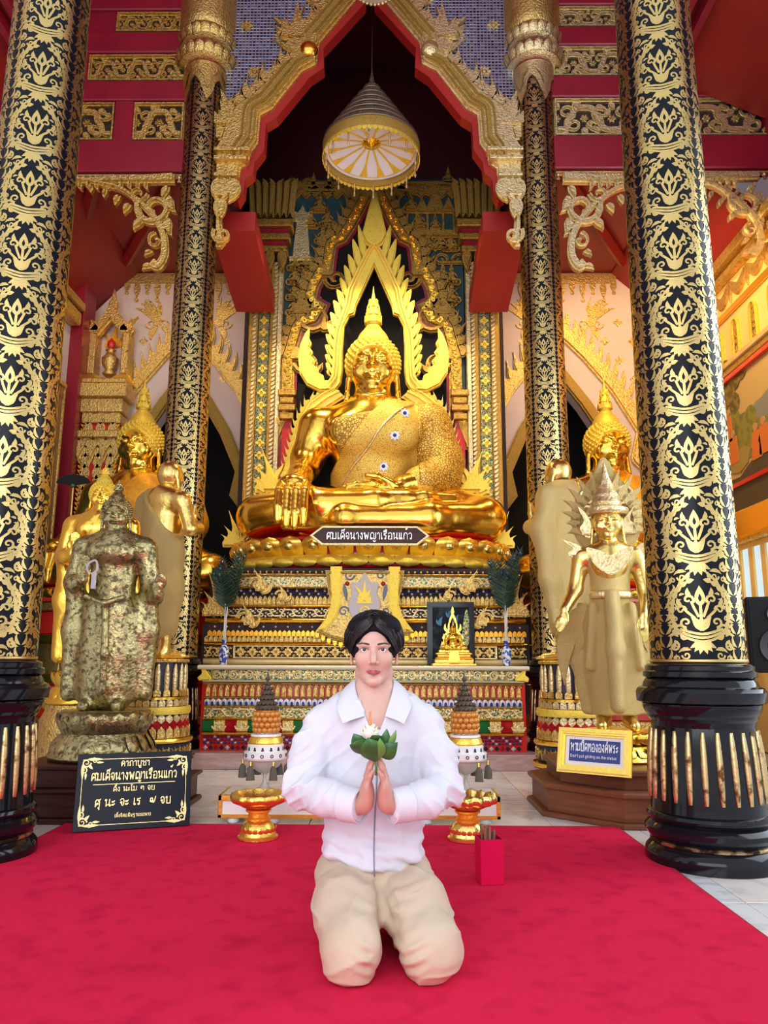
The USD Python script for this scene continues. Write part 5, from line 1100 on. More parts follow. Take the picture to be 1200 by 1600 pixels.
for i in range(14):
    a = (i + .5) / 14 * 2 * PI; sp = Polygon([(-.008, .09), (.008, .09), (.012, .32), (.05, R - .05), (.0, R - .07), (-.05, R - .05), (-.012, .32)]); g, f = flat2(sp)
    zz = lambda r_: .14 - .12 * (r_ / R) - .006; v3 = np.stack([g[:, 0], -g[:, 1], zz(g[:, 1])], 1); m_ = trimesh.Trimesh(np.vstack([v3, v3 + [0, 0, .006]]), np.vstack([f[:, ::-1], f + len(v3)]), process=False)
    part('rib', rot(m_, a, [0, 0, 1]), 'gold_yellow', um)
    if i % 1 == 0: part('tassel', mv(lathe([(.002, 0), (.01, -.02), (.014, -.07), (.006, -.10), (.016, -.15), (.0, -.17)], 8), .50 * math.sin(a + .2), -.50 * math.cos(a + .2), -.06), 'gold_pale', um, smooth=True)
part('centre_rosette', mv(lathe([(0, -.05), (.04, -.045), (.06, -.02), (.11, -.01), (.12, .01), (.05, .02)], 24), 0, 0, .13), 'gold_bright', um, smooth=True)
tz = .08
for j in range(7):
    r0, r1 = R * (1 - j * .135), R * (1 - (j + 1) * .135) * .93; part('tier', lathe([(r0, tz), (r0, tz + .045), (r0 - .01, tz + .05), (r1, tz + .115)], 40, cap=j > 0), 'umbrella_dark', um, smooth=30); part('tier_trim', lathe([(r0 + .003, tz - .002), (r0 + .008, tz + .006), (r0 + .003, tz + .014)], 40, cap=False), 'umbrella_trim', um, smooth=True); tz += .115
part('spire', lathe([(.035, tz - .02), (.03, tz + .05), (.012, tz + .12), (.002, tz + .3)], 12), 'umbrella_dark', um, smooth=True)
part('hanging_rod', tube([(0, 0, tz), (0, 0, 9.2 - uc[2])], .006, 6), 'umbrella_dark', um)
# white hanging lamp whose foot shows at the top edge
pm('lamp_white', (.8, .74, .66), .4)
hl_ = at(585, -32, 6.4)
lp = thing('hanging_lamp', 'pale beaded hanging lamp bowl at the top of the picture before the arch peak', 'lamp', tuple(map(float, hl_)))
part('bowl', lathe([(0, -.16), (.08, -.15), (.19, -.09), (.26, 0), (.27, .06), (.2, .1)], 40), 'lamp_white', lp, smooth=True)
part('bead_trim', [mv(trimesh.creation.icosphere(1, .02), .27 * math.cos(a), .27 * math.sin(a), .0) for a in np.linspace(0, 2 * PI, 40, endpoint=False)] + [mv(trimesh.creation.icosphere(1, .018), .20 * math.cos(a), .20 * math.sin(a), -.09) for a in np.linspace(0, 2 * PI, 32, endpoint=False)], 'gold_pale', lp, smooth=True)
part('chain', tube([(0, 0, .1), (0, 0, 9.6 - hl_[2])], .008, 6), 'gold_carved', lp)

# ---------------------------------------------------------------- gilded wall shrine in the left corner
gx_ = float(at(168, 600, 9.55)[0]); zz_ = lambda y: float(at(168, y, 9.55)[2])
ws = thing('wall_shrine', 'tall gilded pillar shrine with pointed niche in the far left corner', 'shrine', (gx_, 9.6, 0))
part('pillar', bx(-.24, .24, -.16, .085, .13, zz_(690), .01), 'red_lacquer', ws)
for i in range(3):
    x = (-.16, 0, .16)[i]
    for j in range(11): part('lattice_leaf', mv(ext(unary_union([T(leaf((0, 0), (0, .24), .13), x, zz_(830) + j * .145 - .1)]), .03, .01), 0, -.158), 'gold_carved', ws)
part('edge_braid', [mv(ext(T(leaf((0, 0), (s_ * .05, .05), .035), s_ * .20, zz_(830) + j * .06), .03), 0, -.158) for s_ in (-1, 1) for j in range(26)], 'gold_orange', ws, kind='stuff')
for x in (-.24, -.08, .08, .24): part('capital_leaf', mv(ext(T(flame(.30, .17, 0), x, zz_(690) - .02, 1, 180), .09, .02), 0, -.14), 'gold_carved', ws)
for ya, yb, w in ((690, 678, .30), (678, 666, .22), (666, 650, .25), (650, 628, .27), (628, 606, .33), (606, 598, .30)): part('capital_step', bx(-w, w, -.16 - (w - .22), .085, zz_(ya), zz_(yb), .012), 'gold_carved' if w > .24 else 'red_lacquer', ws)
za = zz_(598)
part('bracket', mv(ext(Polygon([(-.33, za - .02), (.33, za - .02), (.26, za + .14), (.10, za + .10), (0, za + .02), (-.10, za + .10), (-.26, za + .14)]), .2, .02), 0, .1), 'gold_smooth', ws)
for s_ in (-1, 1): part('niche_column', bx(s_ * .22 - .045, s_ * .22 + .045, -.12, .10, za + .1, zz_(520), .01), 'gold_carved', ws); part('niche_capital', mv(ext(T(flame(.24, .16, .5 * s_), s_ * .22, zz_(522)), .12, .02), 0, -.02), 'gold_carved', ws)
ar = Polygon([(-.27, zz_(522)), (-.12, zz_(500)), (0, zz_(478)), (.12, zz_(500)), (.27, zz_(522)), (.17, zz_(524)), (0, zz_(498)), (-.17, zz_(524))]).buffer(.02)
part('pointed_arch', mv(ext(ar, .14, .02), 0, .0), 'gold_carved', ws); part('niche_back', bx(-.20, .20, .10, .14, za, zz_(500)), 'pink_wall', ws); part('top_flame', mv(ext(T(flame(.28, .1, 0), 0, zz_(482)), .08, .02), 0, -.02), 'gold_carved', ws)
part('urn', mv(lathe([(.06, 0), (.09, .03), (.05, .08), (.10, .16), (.11, .24), (.06, .30), (.05, .34), (.07, .36), (.0, .38)], 20), 0, -.02, za + .10), 'gold_carved', ws, smooth=True); part('urn_knob', mv(lathe([(.03, 0), (.055, .05), (.05, .1), (.0, .16)], 16), 0, -.02, za + .48), 'red_lacquer', ws, smooth=True)
part('relief_plume', mv(ext(unary_union([T(flame(.30, .12, 0), 0, za + .55), T(flame(.2, .1, .6), .06, za + .55), T(flame(.2, .1, -.6), -.06, za + .55)]), .03, .006), 0, .09), 'gold_orange', ws)
# ---------------------------------------------------------------- plaque lettering
part('lettering', mv(ext(thai_fit('สมเด็จนางพญาเรือนแก้ว', .062, .84, w=.12), .008), 0, -.031, .055), 'gem_white', pq, label='pale Thai lettering')
# ---------------------------------------------------------------- pedestals and seated statues of the aisles
def seat_base(x, y, z1, label):
    t = thing('statue_pedestal', label, 'pedestal', (x, y, .13)); h = z1 - .13
    for a, b, w, m in ((0, .12, 1.10, 'gold_carved'), (.12, .34, 1.02, 'red_lacquer'), (.34, .40, 1.06, 'gold_smooth'), (.40, .62, .96, 'gold_carved'), (.62, .68, 1.04, 'gold_smooth'), (.68, .84, .98, 'red_lacquer'), (.84, .90, 1.06, 'gold_carved'), (.90, 1.0, 1.10, 'red_lacquer')):
        part('tier', lathe([(w - .02, a * h), (w, a * h + .01), (w, b * h - .01), (w - .02, b * h)], 40, 1, .66), m, t, smooth=30)
    pt = petal3(.17, .15, .04, .06)
    for i in range(25):
        a = PI + PI * i / 24; nrm = math.atan2(math.sin(a) / .66, math.cos(a)); part('petal', mv(rot(pt, nrm + PI / 2, [0, 0, 1]), 1.03 * math.cos(a), .68 * math.sin(a), .90 * h), 'gold_bright', t, smooth=True)
    for i in range(25):
        a = PI + PI * i / 24; nrm = math.atan2(math.sin(a) / .66, math.cos(a)); part('petal', mv(rot(petal3(.13, .16, .02, .03), nrm + PI / 2, [0, 0, 1]), .97 * math.cos(a), .645 * math.sin(a), .14 * h), 'gold_yellow', t, smooth=True)
    return t
pm('robe_orange', (.95, .48, .04), .42, .6, bump=(60, .5, .006), var=(20, (.8, .30, .03), .45, .7))
seat_base(-2.74, 8.72, 1.66, 'tiered gold and red pedestal under the seated statue of the left aisle'); seat_base(2.80, 8.72, 1.66, 'tiered gold and red pedestal under the seated statue of the right aisle')
seated_statue('seated golden statue in orange robe behind the mottled standing statue', (-2.74, 8.74, 1.66), .85, math.radians(-8), robe='robe_orange')
seated_statue('seated golden statue in orange robe behind the crowned figure', (2.80, 8.74, 1.66), .85, math.radians(6), robe='robe_orange')

# ---------------------------------------------------------------- standing statues
def hand_cone(S, w, d, spread, L, r):
    """A simple open hand from wrist w along d; spread is the sideways vector across the fingers."""
    w, d, sp = map(lambda a: np.array(a, float), (w, d, spread)); d /= np.linalg.norm(d); sp /= np.linalg.norm(sp); n = np.cross(d, sp)
    S.chain([w, w + d * L * .42], [r * 1.5, r * 1.9], .012); 
    for i, k in enumerate((-1.5, -.5, .5, 1.5)):
        b = w + d * L * .42 + sp * k * r * 1.25; l = L * (.50, .58, .56, .46)[i]; S.chain([b, b + d * l * .55 - n * .004, b + d * l - n * .01], [r, r * .95, r * .7], .006)
    b = w + d * L * .12 - sp * r * 2.0; S.chain([b, b + d * L * .2 - sp * r * .9, b + d * L * .42 - sp * r * .8], [r * 1.1, r, r * .75], .01)
def standing_buddha(h=.011):
    S = Sdf3((-.48, -.36, -.02), (.48, .26, 1.44), h); S.refine(1.10, .15, .0048)
    S.chain([(0, .02, .62), (0, .02, .80), (0, .01, 1.0)], [.135, .13, .15], .06, False, (1, 1.25, 1)); S.chain([(-.17, .02, 1.03), (0, 0, 1.05), (.17, .02, 1.03)], [.075, .09, .075], .07)
    for m in (-1, 1):
        S.chain([(m * .075, .02, .62), (m * .085, .0, .34), (m * .085, .02, .08)], [.10, .075, .055], .05); S.chain([(m * .09, .02, .04), (m * .10, -.10, .03)], [.045, .035], .03)
        S.ell((m * .075, -.09, .985), (.07, .04, .055), .06)
    S.chain([(0, .02, 1.05), (0, .01, 1.16)], [.07, .055], .04)
    S.chain([(-.20, .02, 1.02), (-.25, .02, .80)], [.07, .055], .04); S.chain([(-.25, .02, .80), (-.20, -.13, .78), (-.14, -.18, .80)], [.055, .045, .036], .03)
    hand_cone(S, (-.13, -.18, .81), (.05, -.1, 1), (1, 0, 0), .14, .013)
    S.chain([(.20, .02, 1.02), (.24, .02, .78)], [.07, .055], .04); S.chain([(.24, .02, .78), (.30, -.10, .70), (.33, -.17, .71)], [.055, .042, .034], .03)
    hand_cone(S, (.335, -.18, .715), (.12, -.3, 1), (1, 0, 0), .13, .013)
    # long robe: gown over the legs and the two falls from the forearms
    S.chain([(0, .03, .60), (0, .03, .16)], [.155, .17], .06, False, (1, 1.25, 1))
    for m in (-1, 1): S.chain([(m * .235, .06, .84), (m * .235, .05, .5), (m * .235, .05, .10)], [.035, .06, .05], .07, False, (1, 1, 1)); S.chain([(m * .23, .05, .7), (m * .12, .06, .12)], [.05, .06], .06)
    S.chain([(-.10, -.10, .70), (0, -.145, .66), (.10, -.10, .70)], [.016] * 3, .02); S.chain([(-.20, -.04, .80), (-.12, -.14, .70), (0, -.16, .655)], [.012] * 3, .015)
    S.chain([(0, -.12, .62), (.02, -.15, .35), (.02, -.14, .12)], [.02, .022, .02], .03)
    face(S, (0, -.01, 1.235), .105); return S.mesh()
def low_lotus(t, r, z0, z1, m, m2):
    part('lotus_base', lathe([(r * 1.0, z0), (r * 1.04, z0 + (z1 - z0) * .1), (r * .86, z0 + (z1 - z0) * .45), (r * .80, z0 + (z1 - z0) * .55), (r * .9, z0 + (z1 - z0) * .8), (r * .84, z1)], 40), m, t, smooth=True)
    for i in range(20):
        a = i / 20 * 2 * PI; p1 = petal3(r * .30, (z1 - z0) * .42, .012, r * .10); part('petal', mv(rot(p1, a, [0, 0, 1]), r * .80 * math.sin(a), -r * .80 * math.cos(a), z0 + (z1 - z0) * .55), m2, t, smooth=True)
        p1 = petal3(r * .30, (z1 - z0) * .40, .012, r * .14); p1.vertices *= [1, 1, -1]; p1.faces = p1.faces[:, ::-1]; part('petal', mv(rot(p1, a + .157, [0, 0, 1]), r * .84 * math.sin(a), -r * .84 * math.cos(a), z0 + (z1 - z0) * .52), m2, t, smooth=True)
sb_body = standing_buddha(); sb_cap, sb_curls, sb_fin = statue_hair((0, -.01, 1.235), .105, .008, .34)
def standing_thing(label, loc, s, rz, m, mh, base):
    t = thing('standing_statue', label, 'statue', loc, rz, s)
    part('body', displace(sb_body, .0022, 26, 3), m, t, smooth=True); part('hair_cap', sb_cap, mh, t, smooth=True); part('hair_curl', sb_curls, mh, t, smooth=True, kind='stuff'); part('crown_flame', sb_fin, mh, t)
    if base: low_lotus(t, *base)
    return t
wl_ = thing('display_base', 'dark red-brown stepped wooden base behind the black notice', 'base', (-1.48, 4.98, 0))
part('lower_step', [bx(-.52, .46, -.44, .42, 0, .03, .008), bx(-.49, .43, -.41, .40, .03, .165, .006), bx(-.52, .46, -.44, .42, .165, .185, .006)], 'wood_dark', wl_); part('upper_step', [bx(-.45, .39, -.37, .36, .185, .295, .006), bx(-.47, .41, -.39, .38, .285, .31, .006)], 'wood_dark', wl_)
low = thing('round_lotus_base', 'round mottled gold lotus base under the mottled standing statue', 'base', (-1.55, 4.97, .311)); low_lotus(low, .315, 0, .29, 'gold_mottled', 'gold_mottled')
sA = standing_thing('mottled silver-gold standing statue with raised hand above the black notice', (-1.56, 4.95, .60), 1.0, math.radians(6), 'gold_mottled', 'gold_mottled', None)
rb = part('hanging_ribbon', mv(ext(unary_union([Polygon(spline([(-.02, .10), (.02, .115), (.03, .06), (0, .035), (-.03, .06)], 4, True)).buffer(.006).difference(Polygon(spline([(-.02, .10), (.02, .115), (.03, .06), (0, .035), (-.03, .06)], 4, True)).buffer(-.006)), sbox(.0, -.06, .028, .04)]), .012), -.075, -.205, .80), 'gem_white', sA, label='pale lilac ribbon')
tb_ = thing('round_lotus_base', 'gold round base of the half-hidden golden statue behind the mottled one', 'base', (-1.93, 5.62, .0)); part('plinth', lathe([(.30, 0), (.30, .5), (.27, .56), (.27, .6)], 24), 'gold_carved', tb_); low_lotus(tb_, .27, .6, .83, 'gold_smooth', 'gold_bright')
standing_thing('half-hidden golden standing statue with tall pointed crown behind the mottled one', (-1.915, 5.62, .83), 1.03, math.radians(8), 'gold_smooth', 'gold_yellow', None)

def monk(hh=.0125, cover=False):
    """A bald monk, hands joined at the chest, facing -y; (skin, robe)."""
    B = Sdf3((-.42, -.42, -.02), (.42, .34, 1.68), hh); B.refine(1.36, .17, .006)
    B.chain([(0, .02, .80), (0, .03, 1.05), (0, .02, 1.24)], [.14, .14, .165], .07, False, (1, 1.2, 1)); B.chain([(-.18, .02, 1.28), (0, .02, 1.31), (.18, .02, 1.28)], [.075, .10, .075], .08)
    B.chain([(0, .02, 1.32), (0, .0, 1.43)], [.062, .056], .04); face(B, (0, -.015, 1.515), .125)
    for m in (-1, 1):
        B.chain([(m * .205, .02, 1.27), (m * .285, .0, 1.03)], [.066, .052], .04); B.chain([(m * .285, .0, 1.03), (m * .17, -.20, 1.08), (m * .05, -.26, 1.14)], [.052, .045, .035], .03)
        B.chain([(m * .018, -.27, 1.15), (m * .014, -.29, 1.22), (m * .01, -.30, 1.31)], [.03, .028, .016], .012)
        B.chain([(m * .09, .02, .5), (m * .085, .02, .08)], [.075, .046], .03); B.chain([(m * .09, .05, .035), (m * .11, -.14, .025)], [.04, .032], .03)
        for q in range(4): B.chain([(m * .11 + (q - 1.5) * .02, -.14, .022), (m * .115 + (q - 1.5) * .022, -.19, .018)], [.014, .012], .008)
    R = Sdf3((-.46, -.36, .06), (.46, .36, 1.44), hh)
    R.chain([(0, .02, .28), (0, .02, .55), (0, .02, .85), (0, .03, 1.05), (0, .02, 1.25)], [.165, .185, .175, .165, .19], .08, False, (1, 1.12, 1)); R.chain([(-.19, .02, 1.285), (0, .02, 1.33), (.19, .02, 1.285)], [.09, .11, .09], .09)
    R.chain([(.21, .02, 1.28), (.30, .01, 1.0), (.29, .05, .62), (.24, .06, .30)], [.09, .085, .07, .05], .08)
    R.chain([(.28, .0, 1.02), (.18, -.18, 1.07)], [.075, .065], .06)
    if cover: R.chain([(-.21, .02, 1.28), (-.30, .01, 1.0), (-.28, .05, .62)], [.09, .085, .06], .08); R.chain([(-.28, .0, 1.02), (-.18, -.18, 1.07)], [.075, .065], .06); R.chain([(0, .05, 1.38), (0, .05, 1.4)], [.085, .08], .03)
    R.cut(lambda X, Y, Z: (.17 + .04 * np.sin(X * 18)) - Z)
    if not cover: R.cut(lambda X, Y, Z: (Z - 1.08) - (X + .10) * 1.35)
    b = B.mesh(); r = displace(R.mesh(), .009, 10, 5, (1, 1, .28)); return b, r
def tiered_pedestal(label, x, y, s=1.):
    t = thing('tiered_pedestal', label, 'pedestal', (x, y, 0), 0, s)
    part('foot', lathe([(.31, 0), (.31, .09), (.30, .11)], 32), 'marble_pink', t); part('foot_ring', lathe([(.28, .11), (.315, .12), (.315, .15), (.28, .16)], 40), 'gold_smooth', t, smooth=30)
    part('drum', lathe([(.275, .16), (.285, .17), (.285, .27), (.275, .28)], 40), 'gem_dark', t, smooth=30)
    for i in range(18):
        a = i / 18 * 2 * PI; g = ext(unary_union([curl((-.018, .05), .026, 1.2, .4), curl((.02, .055), .024, 1.2, .4, PI, -1), leaf((0, .0), (0, .10), .03), leaf((-.03, .0), (-.045, .09), .02)]), .02, .003); part('drum_scroll', rot(mv(g, 0, -.272, .17), a, [0, 0, 1]), 'gold_carved', t)
    part('ring', lathe([(.25, .28), (.30, .285), (.305, .30), (.30, .315), (.25, .32)], 40), 'gold_smooth', t, smooth=30); part('core', lathe([(.245, .30), (.24, .60), (.215, .62), (.215, .90)], 32), 'gem_dark', t)
    for k_, (z, n, hgt, r, m) in enumerate([(.32, 26, .09, .27, 'gold_carved'), (.385, 26, .075, .262, 'gem_red'), (.425, 26, .075, .255, 'gold_pale')]):
        g = ext(petal_poly(.058, hgt), .018, .004)
        for i in range(n): part('leaf_point', rot(mv(g, 0, -r + .012, z), (i + .5 * (k_ % 2)) / n * 2 * PI, [0, 0, 1]), m, t)
    part('ring', lathe([(.2, .49), (.272, .495), (.278, .52), (.272, .55), (.2, .555)], 40), 'gold_yellow', t, smooth=30)
    g = ext(petal_poly(.05, .06), .018, .004)
    for i in range(26): part('leaf_point', rot(mv(g, 0, -.235, .555), i / 26 * 2 * PI, [0, 0, 1]), 'gold_pale', t)
    part('ring', lathe([(.2, .60), (.25, .605), (.25, .625), (.2, .63)], 40), 'gold_smooth', t, smooth=30)
    for i in range(20):
        a = i / 20 * 2 * PI; m_ = trimesh.creation.icosphere(1, 1.); m_.vertices = m_.vertices * [.024, .02, .14]; part('pleat', rot(mv(m_, 0, -.222, .755), a, [0, 0, 1]), 'gold_pale', t, smooth=True); part('pleat_leaf', rot(mv(ext(petal_poly(.055, .06), .02, .004), 0, -.225, .63), a, [0, 0, 1]), 'gold_carved', t)
    part('top_plate', lathe([(.2, .885), (.245, .89), (.25, .905), (.24, .915), (.05, .916)], 40), 'gold_carved', t, smooth=30)
tiered_pedestal('round tiered gold pedestal under the bare-shouldered monk statue at the left', -1.63, 6.28); tiered_pedestal('round tiered gold pedestal under the draped monk statue at the right', 1.66, 6.2)
b1, r1 = monk(); t = thing('monk_statue', 'gilded bare-shouldered monk statue turned away, hands joined, before the left inner column', 'statue', (-1.63, 6.28, .917), math.radians(148)); part('body', b1, 'gold_silver', t, smooth=True); part('robe', r1, 'gold_glitter', t, smooth=True)
b2, r2 = monk(cover=True); t = thing('monk_statue', 'gilded monk statue draped over both shoulders, seen from behind, at the right inner column', 'statue', (1.64, 6.2, .917), math.radians(-135)); part('body', b2, 'gold_silver', t, smooth=True); part('robe', r2, 'gold_glitter', t, smooth=True)

# crowned standing figure
def crowned(h=.0115):
    S = Sdf3((-.46, -.36, -.02), (.46, .28, 1.62), h); S.refine(1.20, .16, .0052)
    S.chain([(0, .02, .78), (0, .02, .92), (0, .01, 1.08)], [.115, .105, .135], .06, False, (1, 1.25, 1)); S.chain([(-.155, .02, 1.12), (0, .0, 1.14), (.155, .02, 1.12)], [.066, .08, .066], .06); S.chain([(0, .01, 1.14), (0, 0, 1.25)], [.06, .05], .04)
    S.ell((0, -.075, 1.05), (.10, .05, .07), .05)
    S.chain([(-.18, .02, 1.11), (-.225, .0, .90)], [.058, .046], .04); S.chain([(-.225, 0, .90), (-.30, -.13, .76)], [.046, .032], .03); hand_cone(S, (-.305, -.14, .75), (-.30, -.25, -.9), (-.6, .3, .3), .15, .013)
    S.chain([(.18, .02, 1.11), (.225, .03, .88)], [.058, .046], .04); S.chain([(.225, .03, .88), (.19, -.10, .72)], [.046, .032], .03); hand_cone(S, (.188, -.11, .71), (-.05, -.1, -1), (1, .2, 0), .16, .013)
    for m in (-1, 1): S.chain([(m * .08, .0, .06), (m * .10, -.12, .03)], [.045, .035], .03); S.chain([(m * .08, .02, .2), (m * .08, .01, .05)], [.06, .045], .02)
    face(S, (0, -.01, 1.345), .12); return S.mesh()
def crowned_dress(h=.0115):
    R = Sdf3((-.40, -.32, .02), (.40, .28, 1.14), h); R.chain([(0, .02, .84), (0, .02, .66), (0, .02, .40), (0, .02, .12)], [.128, .175, .185, .15], .06, False, (1, 1.15, 1))
    for m in (-1, 1): R.chain([(m * .20, .05, .80), (m * .235, .05, .45), (m * .19, .05, .12)], [.02, .04, .03], .07); R.chain([(m * .12, -.10, .78), (m * .16, -.12, .40)], [.03, .03], .03)
    R.chain([(0, -.14, .84), (0, -.20, .5), (0, -.19, .16)], [.05, .055, .05], .04); R.cut(lambda X, Y, Z: .09 - Z); return displace(R.mesh(), .007, 14, 9, (1, 1, .5))
fx, fy = 1.70, 5.12; FB = .485
pm('wood_pedestal', (.17, .055, .026), .45, 0, var=(5, (.23, .085, .04), .4, .7, 7), noise_stretch=(1, 1, 9), spec=.2)
octo = lambda r, z0, z1, b=.0: lathe([(r - b, z0), (r, z0 + b), (r, z1 - b), (r - b, z1)], 8, phase=PI / 8)
wp = thing('display_base', 'brown octagonal stepped wooden base under the crowned figure', 'base', (1.80, 5.14, 0))
part('lower_step', [octo(.70, 0, .03, .008), octo(.66, .03, .16, .004), octo(.69, .16, .19, .008)], 'wood_pedestal', wp, smooth=False); part('upper_step', [octo(.56, .19, .27, .004), octo(.585, .265, .30, .008)], 'wood_pedestal', wp, smooth=False)
lb2 = thing('round_lotus_base', 'gold lotus base between the blue framed notice and the crowned figure', 'base', (fx, fy, .301)); low_lotus(lb2, .27, 0, .18, 'gold_smooth', 'gold_bright')
cf = thing('crowned_statue', 'gilded standing crowned figure in patterned dress with lowered open hands above the blue notice', 'statue', (fx, fy, FB), math.radians(-12))
part('body', crowned(), 'gold_silver', cf, smooth=True); part('dress', crowned_dress(), 'gold_glitter', cf, smooth=True)
cw = [lathe([(.125, 1.40), (.135, 1.415), (.13, 1.44), (.10, 1.46), (.105, 1.48), (.08, 1.52), (.085, 1.535), (.055, 1.58), (.06, 1.59), (.03, 1.66), (.004, 1.76)], 24)]
part('crown', cw, 'gold_pale', cf, smooth=30)
nim = []
for i, a in enumerate(np.linspace(-105, 105, 15)): part('crown_flame', mv(ext(T(unary_union([T(flame(.10 + .12 * max(0, math.cos(math.radians(a))), .075, 0), 0, .17), curl((0, .16), .03, 1.1, .4)]), 0, 0, 1, a), .03, .006), 0, .05, 1.36), 'gold_glitter', cf)
nmb = Polygon(spline([(-.17, -.16), (-.235, .02), (-.19, .19), (-.09, .32), (0, .46), (.09, .32), (.19, .19), (.235, .02), (.17, -.16), (0, -.2)], 5, True)); part('nimbus_plate', mv(ext(nmb, .03, .012), 0, .07, 1.36), 'gold_glitter', cf); part('nimbus_scroll', mv(ext(unary_union([curl((s_ * .12, z_), .06, 1.3, .35, 0, s_) for s_ in (-1, 1) for z_ in (-.05, .08, .19)]), .02, .004), 0, .042, 1.36), 'gold_pale', cf); bod = Sdf3((-.24, -.2, .78), (.24, .2, 1.16), .01); bod.chain([(0, .02, .78), (0, .02, .92), (0, .01, 1.08)], [.123, .113, .143], .06, False, (1, 1.25, 1)); bod.chain([(-.10, .02, 1.11), (0, .0, 1.12), (.10, .02, 1.11)], [.07, .085, .07], .06); bod.cut(lambda X, Y, Z: Z - 1.12); part('bodice', bod.mesh(), 'gold_glitter', cf, smooth=True)
for m in (-1, 1): part('ear_wing', mv(ext(T(unary_union([flame(.2, .07, .5 * m), curl((m * .02, .04), .035, 1.2, .4)]), m * .13, 1.27), .03, .006), 0, .02), 'gold_pale', cf); part('epaulette', mv(ext(T(flame(.12, .1, .6 * m), m * .20, 1.12), .05, .01), 0, .02), 'gold_pale', cf)
part('collar', mv(ext(Polygon(spline([(-.15, 1.16), (-.10, 1.05), (0, .98), (.10, 1.05), (.15, 1.16), (.06, 1.14), (0, 1.11), (-.06, 1.14)], 4, True)).buffer(0), .02, .005), 0, -.125), 'gold_pale', cf)
part('belt', lathe([(.12, .83), (.138, .84), (.14, .87), (.125, .885)], 32, 1, .9), 'gold_pale', cf, smooth=True)
for m in (-1, 1): part('hip_flap', mv(ext(T(unary_union([leaf((0, 0), (m * .16, -.55), .13, .1 * m), leaf((0, 0), (m * .08, -.4), .1)]), m * .16, .82), .03, .006), 0, .02), 'gold_glitter', cf)
# ---------------------------------------------------------------- notices
pm('sign_black', (.006, .008, .018), .3, 0, spec=.15); pm('sign_blue', (.012, .03, .22), .35, 0); pm('frame_gold', (.85, .58, .12), .28, .85, bump=(40, .3, .006)); pm('paper_white', (.8, .78, .72), .6); pm('letter_gold', (.90, .72, .32), .4, .3)
A, B = np.array([-1.433, 4.27]), np.array([-.863, 4.47]); rz = math.atan2(B[1] - A[1], B[0] - A[0]); mid = (A + B) / 2; SW, SH = float(np.hypot(*(B - A))), .395; tilt = math.radians(12)
sg = thing('notice_board', 'black notice board with gold Thai lettering and gold corner scrolls standing on the carpet', 'sign', (mid[0], mid[1], CZ + .004), rz)
tl = lambda m: rot(m, -tilt, [1, 0, 0])
part('board', tl(bx(-SW / 2, SW / 2, 0, .012, 0, SH, .002)), 'sign_black', sg)
fr_ = sbox(-SW / 2 + .028, .028, SW / 2 - .028, SH - .028); part('border_line', tl(mv(ext(fr_.difference(fr_.buffer(-.0035, join_style=2)), .003), 0, .001)), 'letter_gold', sg)
cor = unary_union([curl((.03, .03), .024, 1.4, .35), curl((.07, .02), .017, 1.2, .4, PI), curl((.02, .07), .017, 1.2, .4, -PI / 2), leaf((.03, .012), (.125, .014), .016), leaf((.012, .03), (.014, .125), .016), leaf((.08, .03), (.12, .03), .012), leaf((.03, .08), (.03, .12), .012), leaf((.04, .04), (.065, .065), .016)])
for sx in (-1, 1):
    for sy in (-1, 1): part('corner_scroll', tl(mv(ext(T(affinity.scale(cor, sx, sy, origin=(0, 0)), -sx * (SW / 2 - .016), SH / 2 - sy * (SH / 2 - .016)), .004), 0, .001)), 'letter_gold', sg)
rows = [('คาถาบูชา', .026, .155, .326), ('สมเด็จนางพญาเรือนแก้ว', .036, .455, .256), ('ตั้ง นะโม ๓ จบ', .022, .22, .196), ('สุ นะ จะ เร  ๙ จบ', .034, .40, .122), ('(ตั้งจิตอธิษฐานขอพร)', .014, .19, .064)]
for tx, hh, ww, z in rows: part('lettering', tl(mv(ext(thai_fit(tx, hh, ww, w=.17), .0035), 0, .001, z)), 'letter_gold', sg)
part('underline', tl(bx(-.215, .215, -.003, .001, .232, .236)), 'letter_gold', sg)

L_, R_ = floor_at(871, 1202, .315), floor_at(988, 1217, .300); L_[2] = R_[2] = .302
rz = math.atan2(R_[1] - L_[1], R_[0] - L_[0]); FWD, FHT = float(np.hypot(R_[0] - L_[0], R_[1] - L_[1])), .245; mid = (L_ + R_) / 2
bf = thing('framed_notice', 'gold-framed blue notice with white lettering propped on the brown octagonal base', 'sign', (mid[0], mid[1], .302), rz); tl2 = lambda m: rot(m, -math.radians(14), [1, 0, 0])
o_ = sbox(-FWD / 2, 0, FWD / 2, FHT); b_ = .044
part('frame_moulding', tl2(cat_mesh([ext(o_.difference(o_.buffer(-b_, join_style=2)), .028, .010), mv(ext(o_.buffer(-.010, join_style=2).difference(o_.buffer(-.026, join_style=2)), .012, .003), 0, -.022)])), 'frame_gold', bf); part('backing', tl2(bx(-FWD / 2 + .004, FWD / 2 - .004, 0, .010, .004, FHT - .004)), 'wood_brown', bf)
part('white_mount', tl2(mv(ext(o_.buffer(-.040, join_style=2), .004), 0, -.002)), 'paper_white', bf); bl = sbox(-FWD / 2 + .066, .066, FWD / 2 - .066, FHT - .062); part('blue_panel', tl2(mv(ext(bl, .003), 0, -.006)), 'sign_blue', bf)
part('lettering', tl2(mv(ext(thai_fit('ห้ามปิดทององค์พระ', .040, FWD - .15, w=.16), .003), 0, -.0085, FHT * .50)), 'gem_white', bf)
en = meshkit.text_mesh("Don't put gilding on the statue", .016, .003); v = en.vertices; en.vertices = np.stack([(v[:, 0] - v[:, 0].mean()) * (FWD - .16) / np.ptp(v[:, 0]), -v[:, 2], v[:, 1]], 1); part('lettering', tl2(mv(en, 0, -.0085, FHT * .35)), 'gem_white', bf)

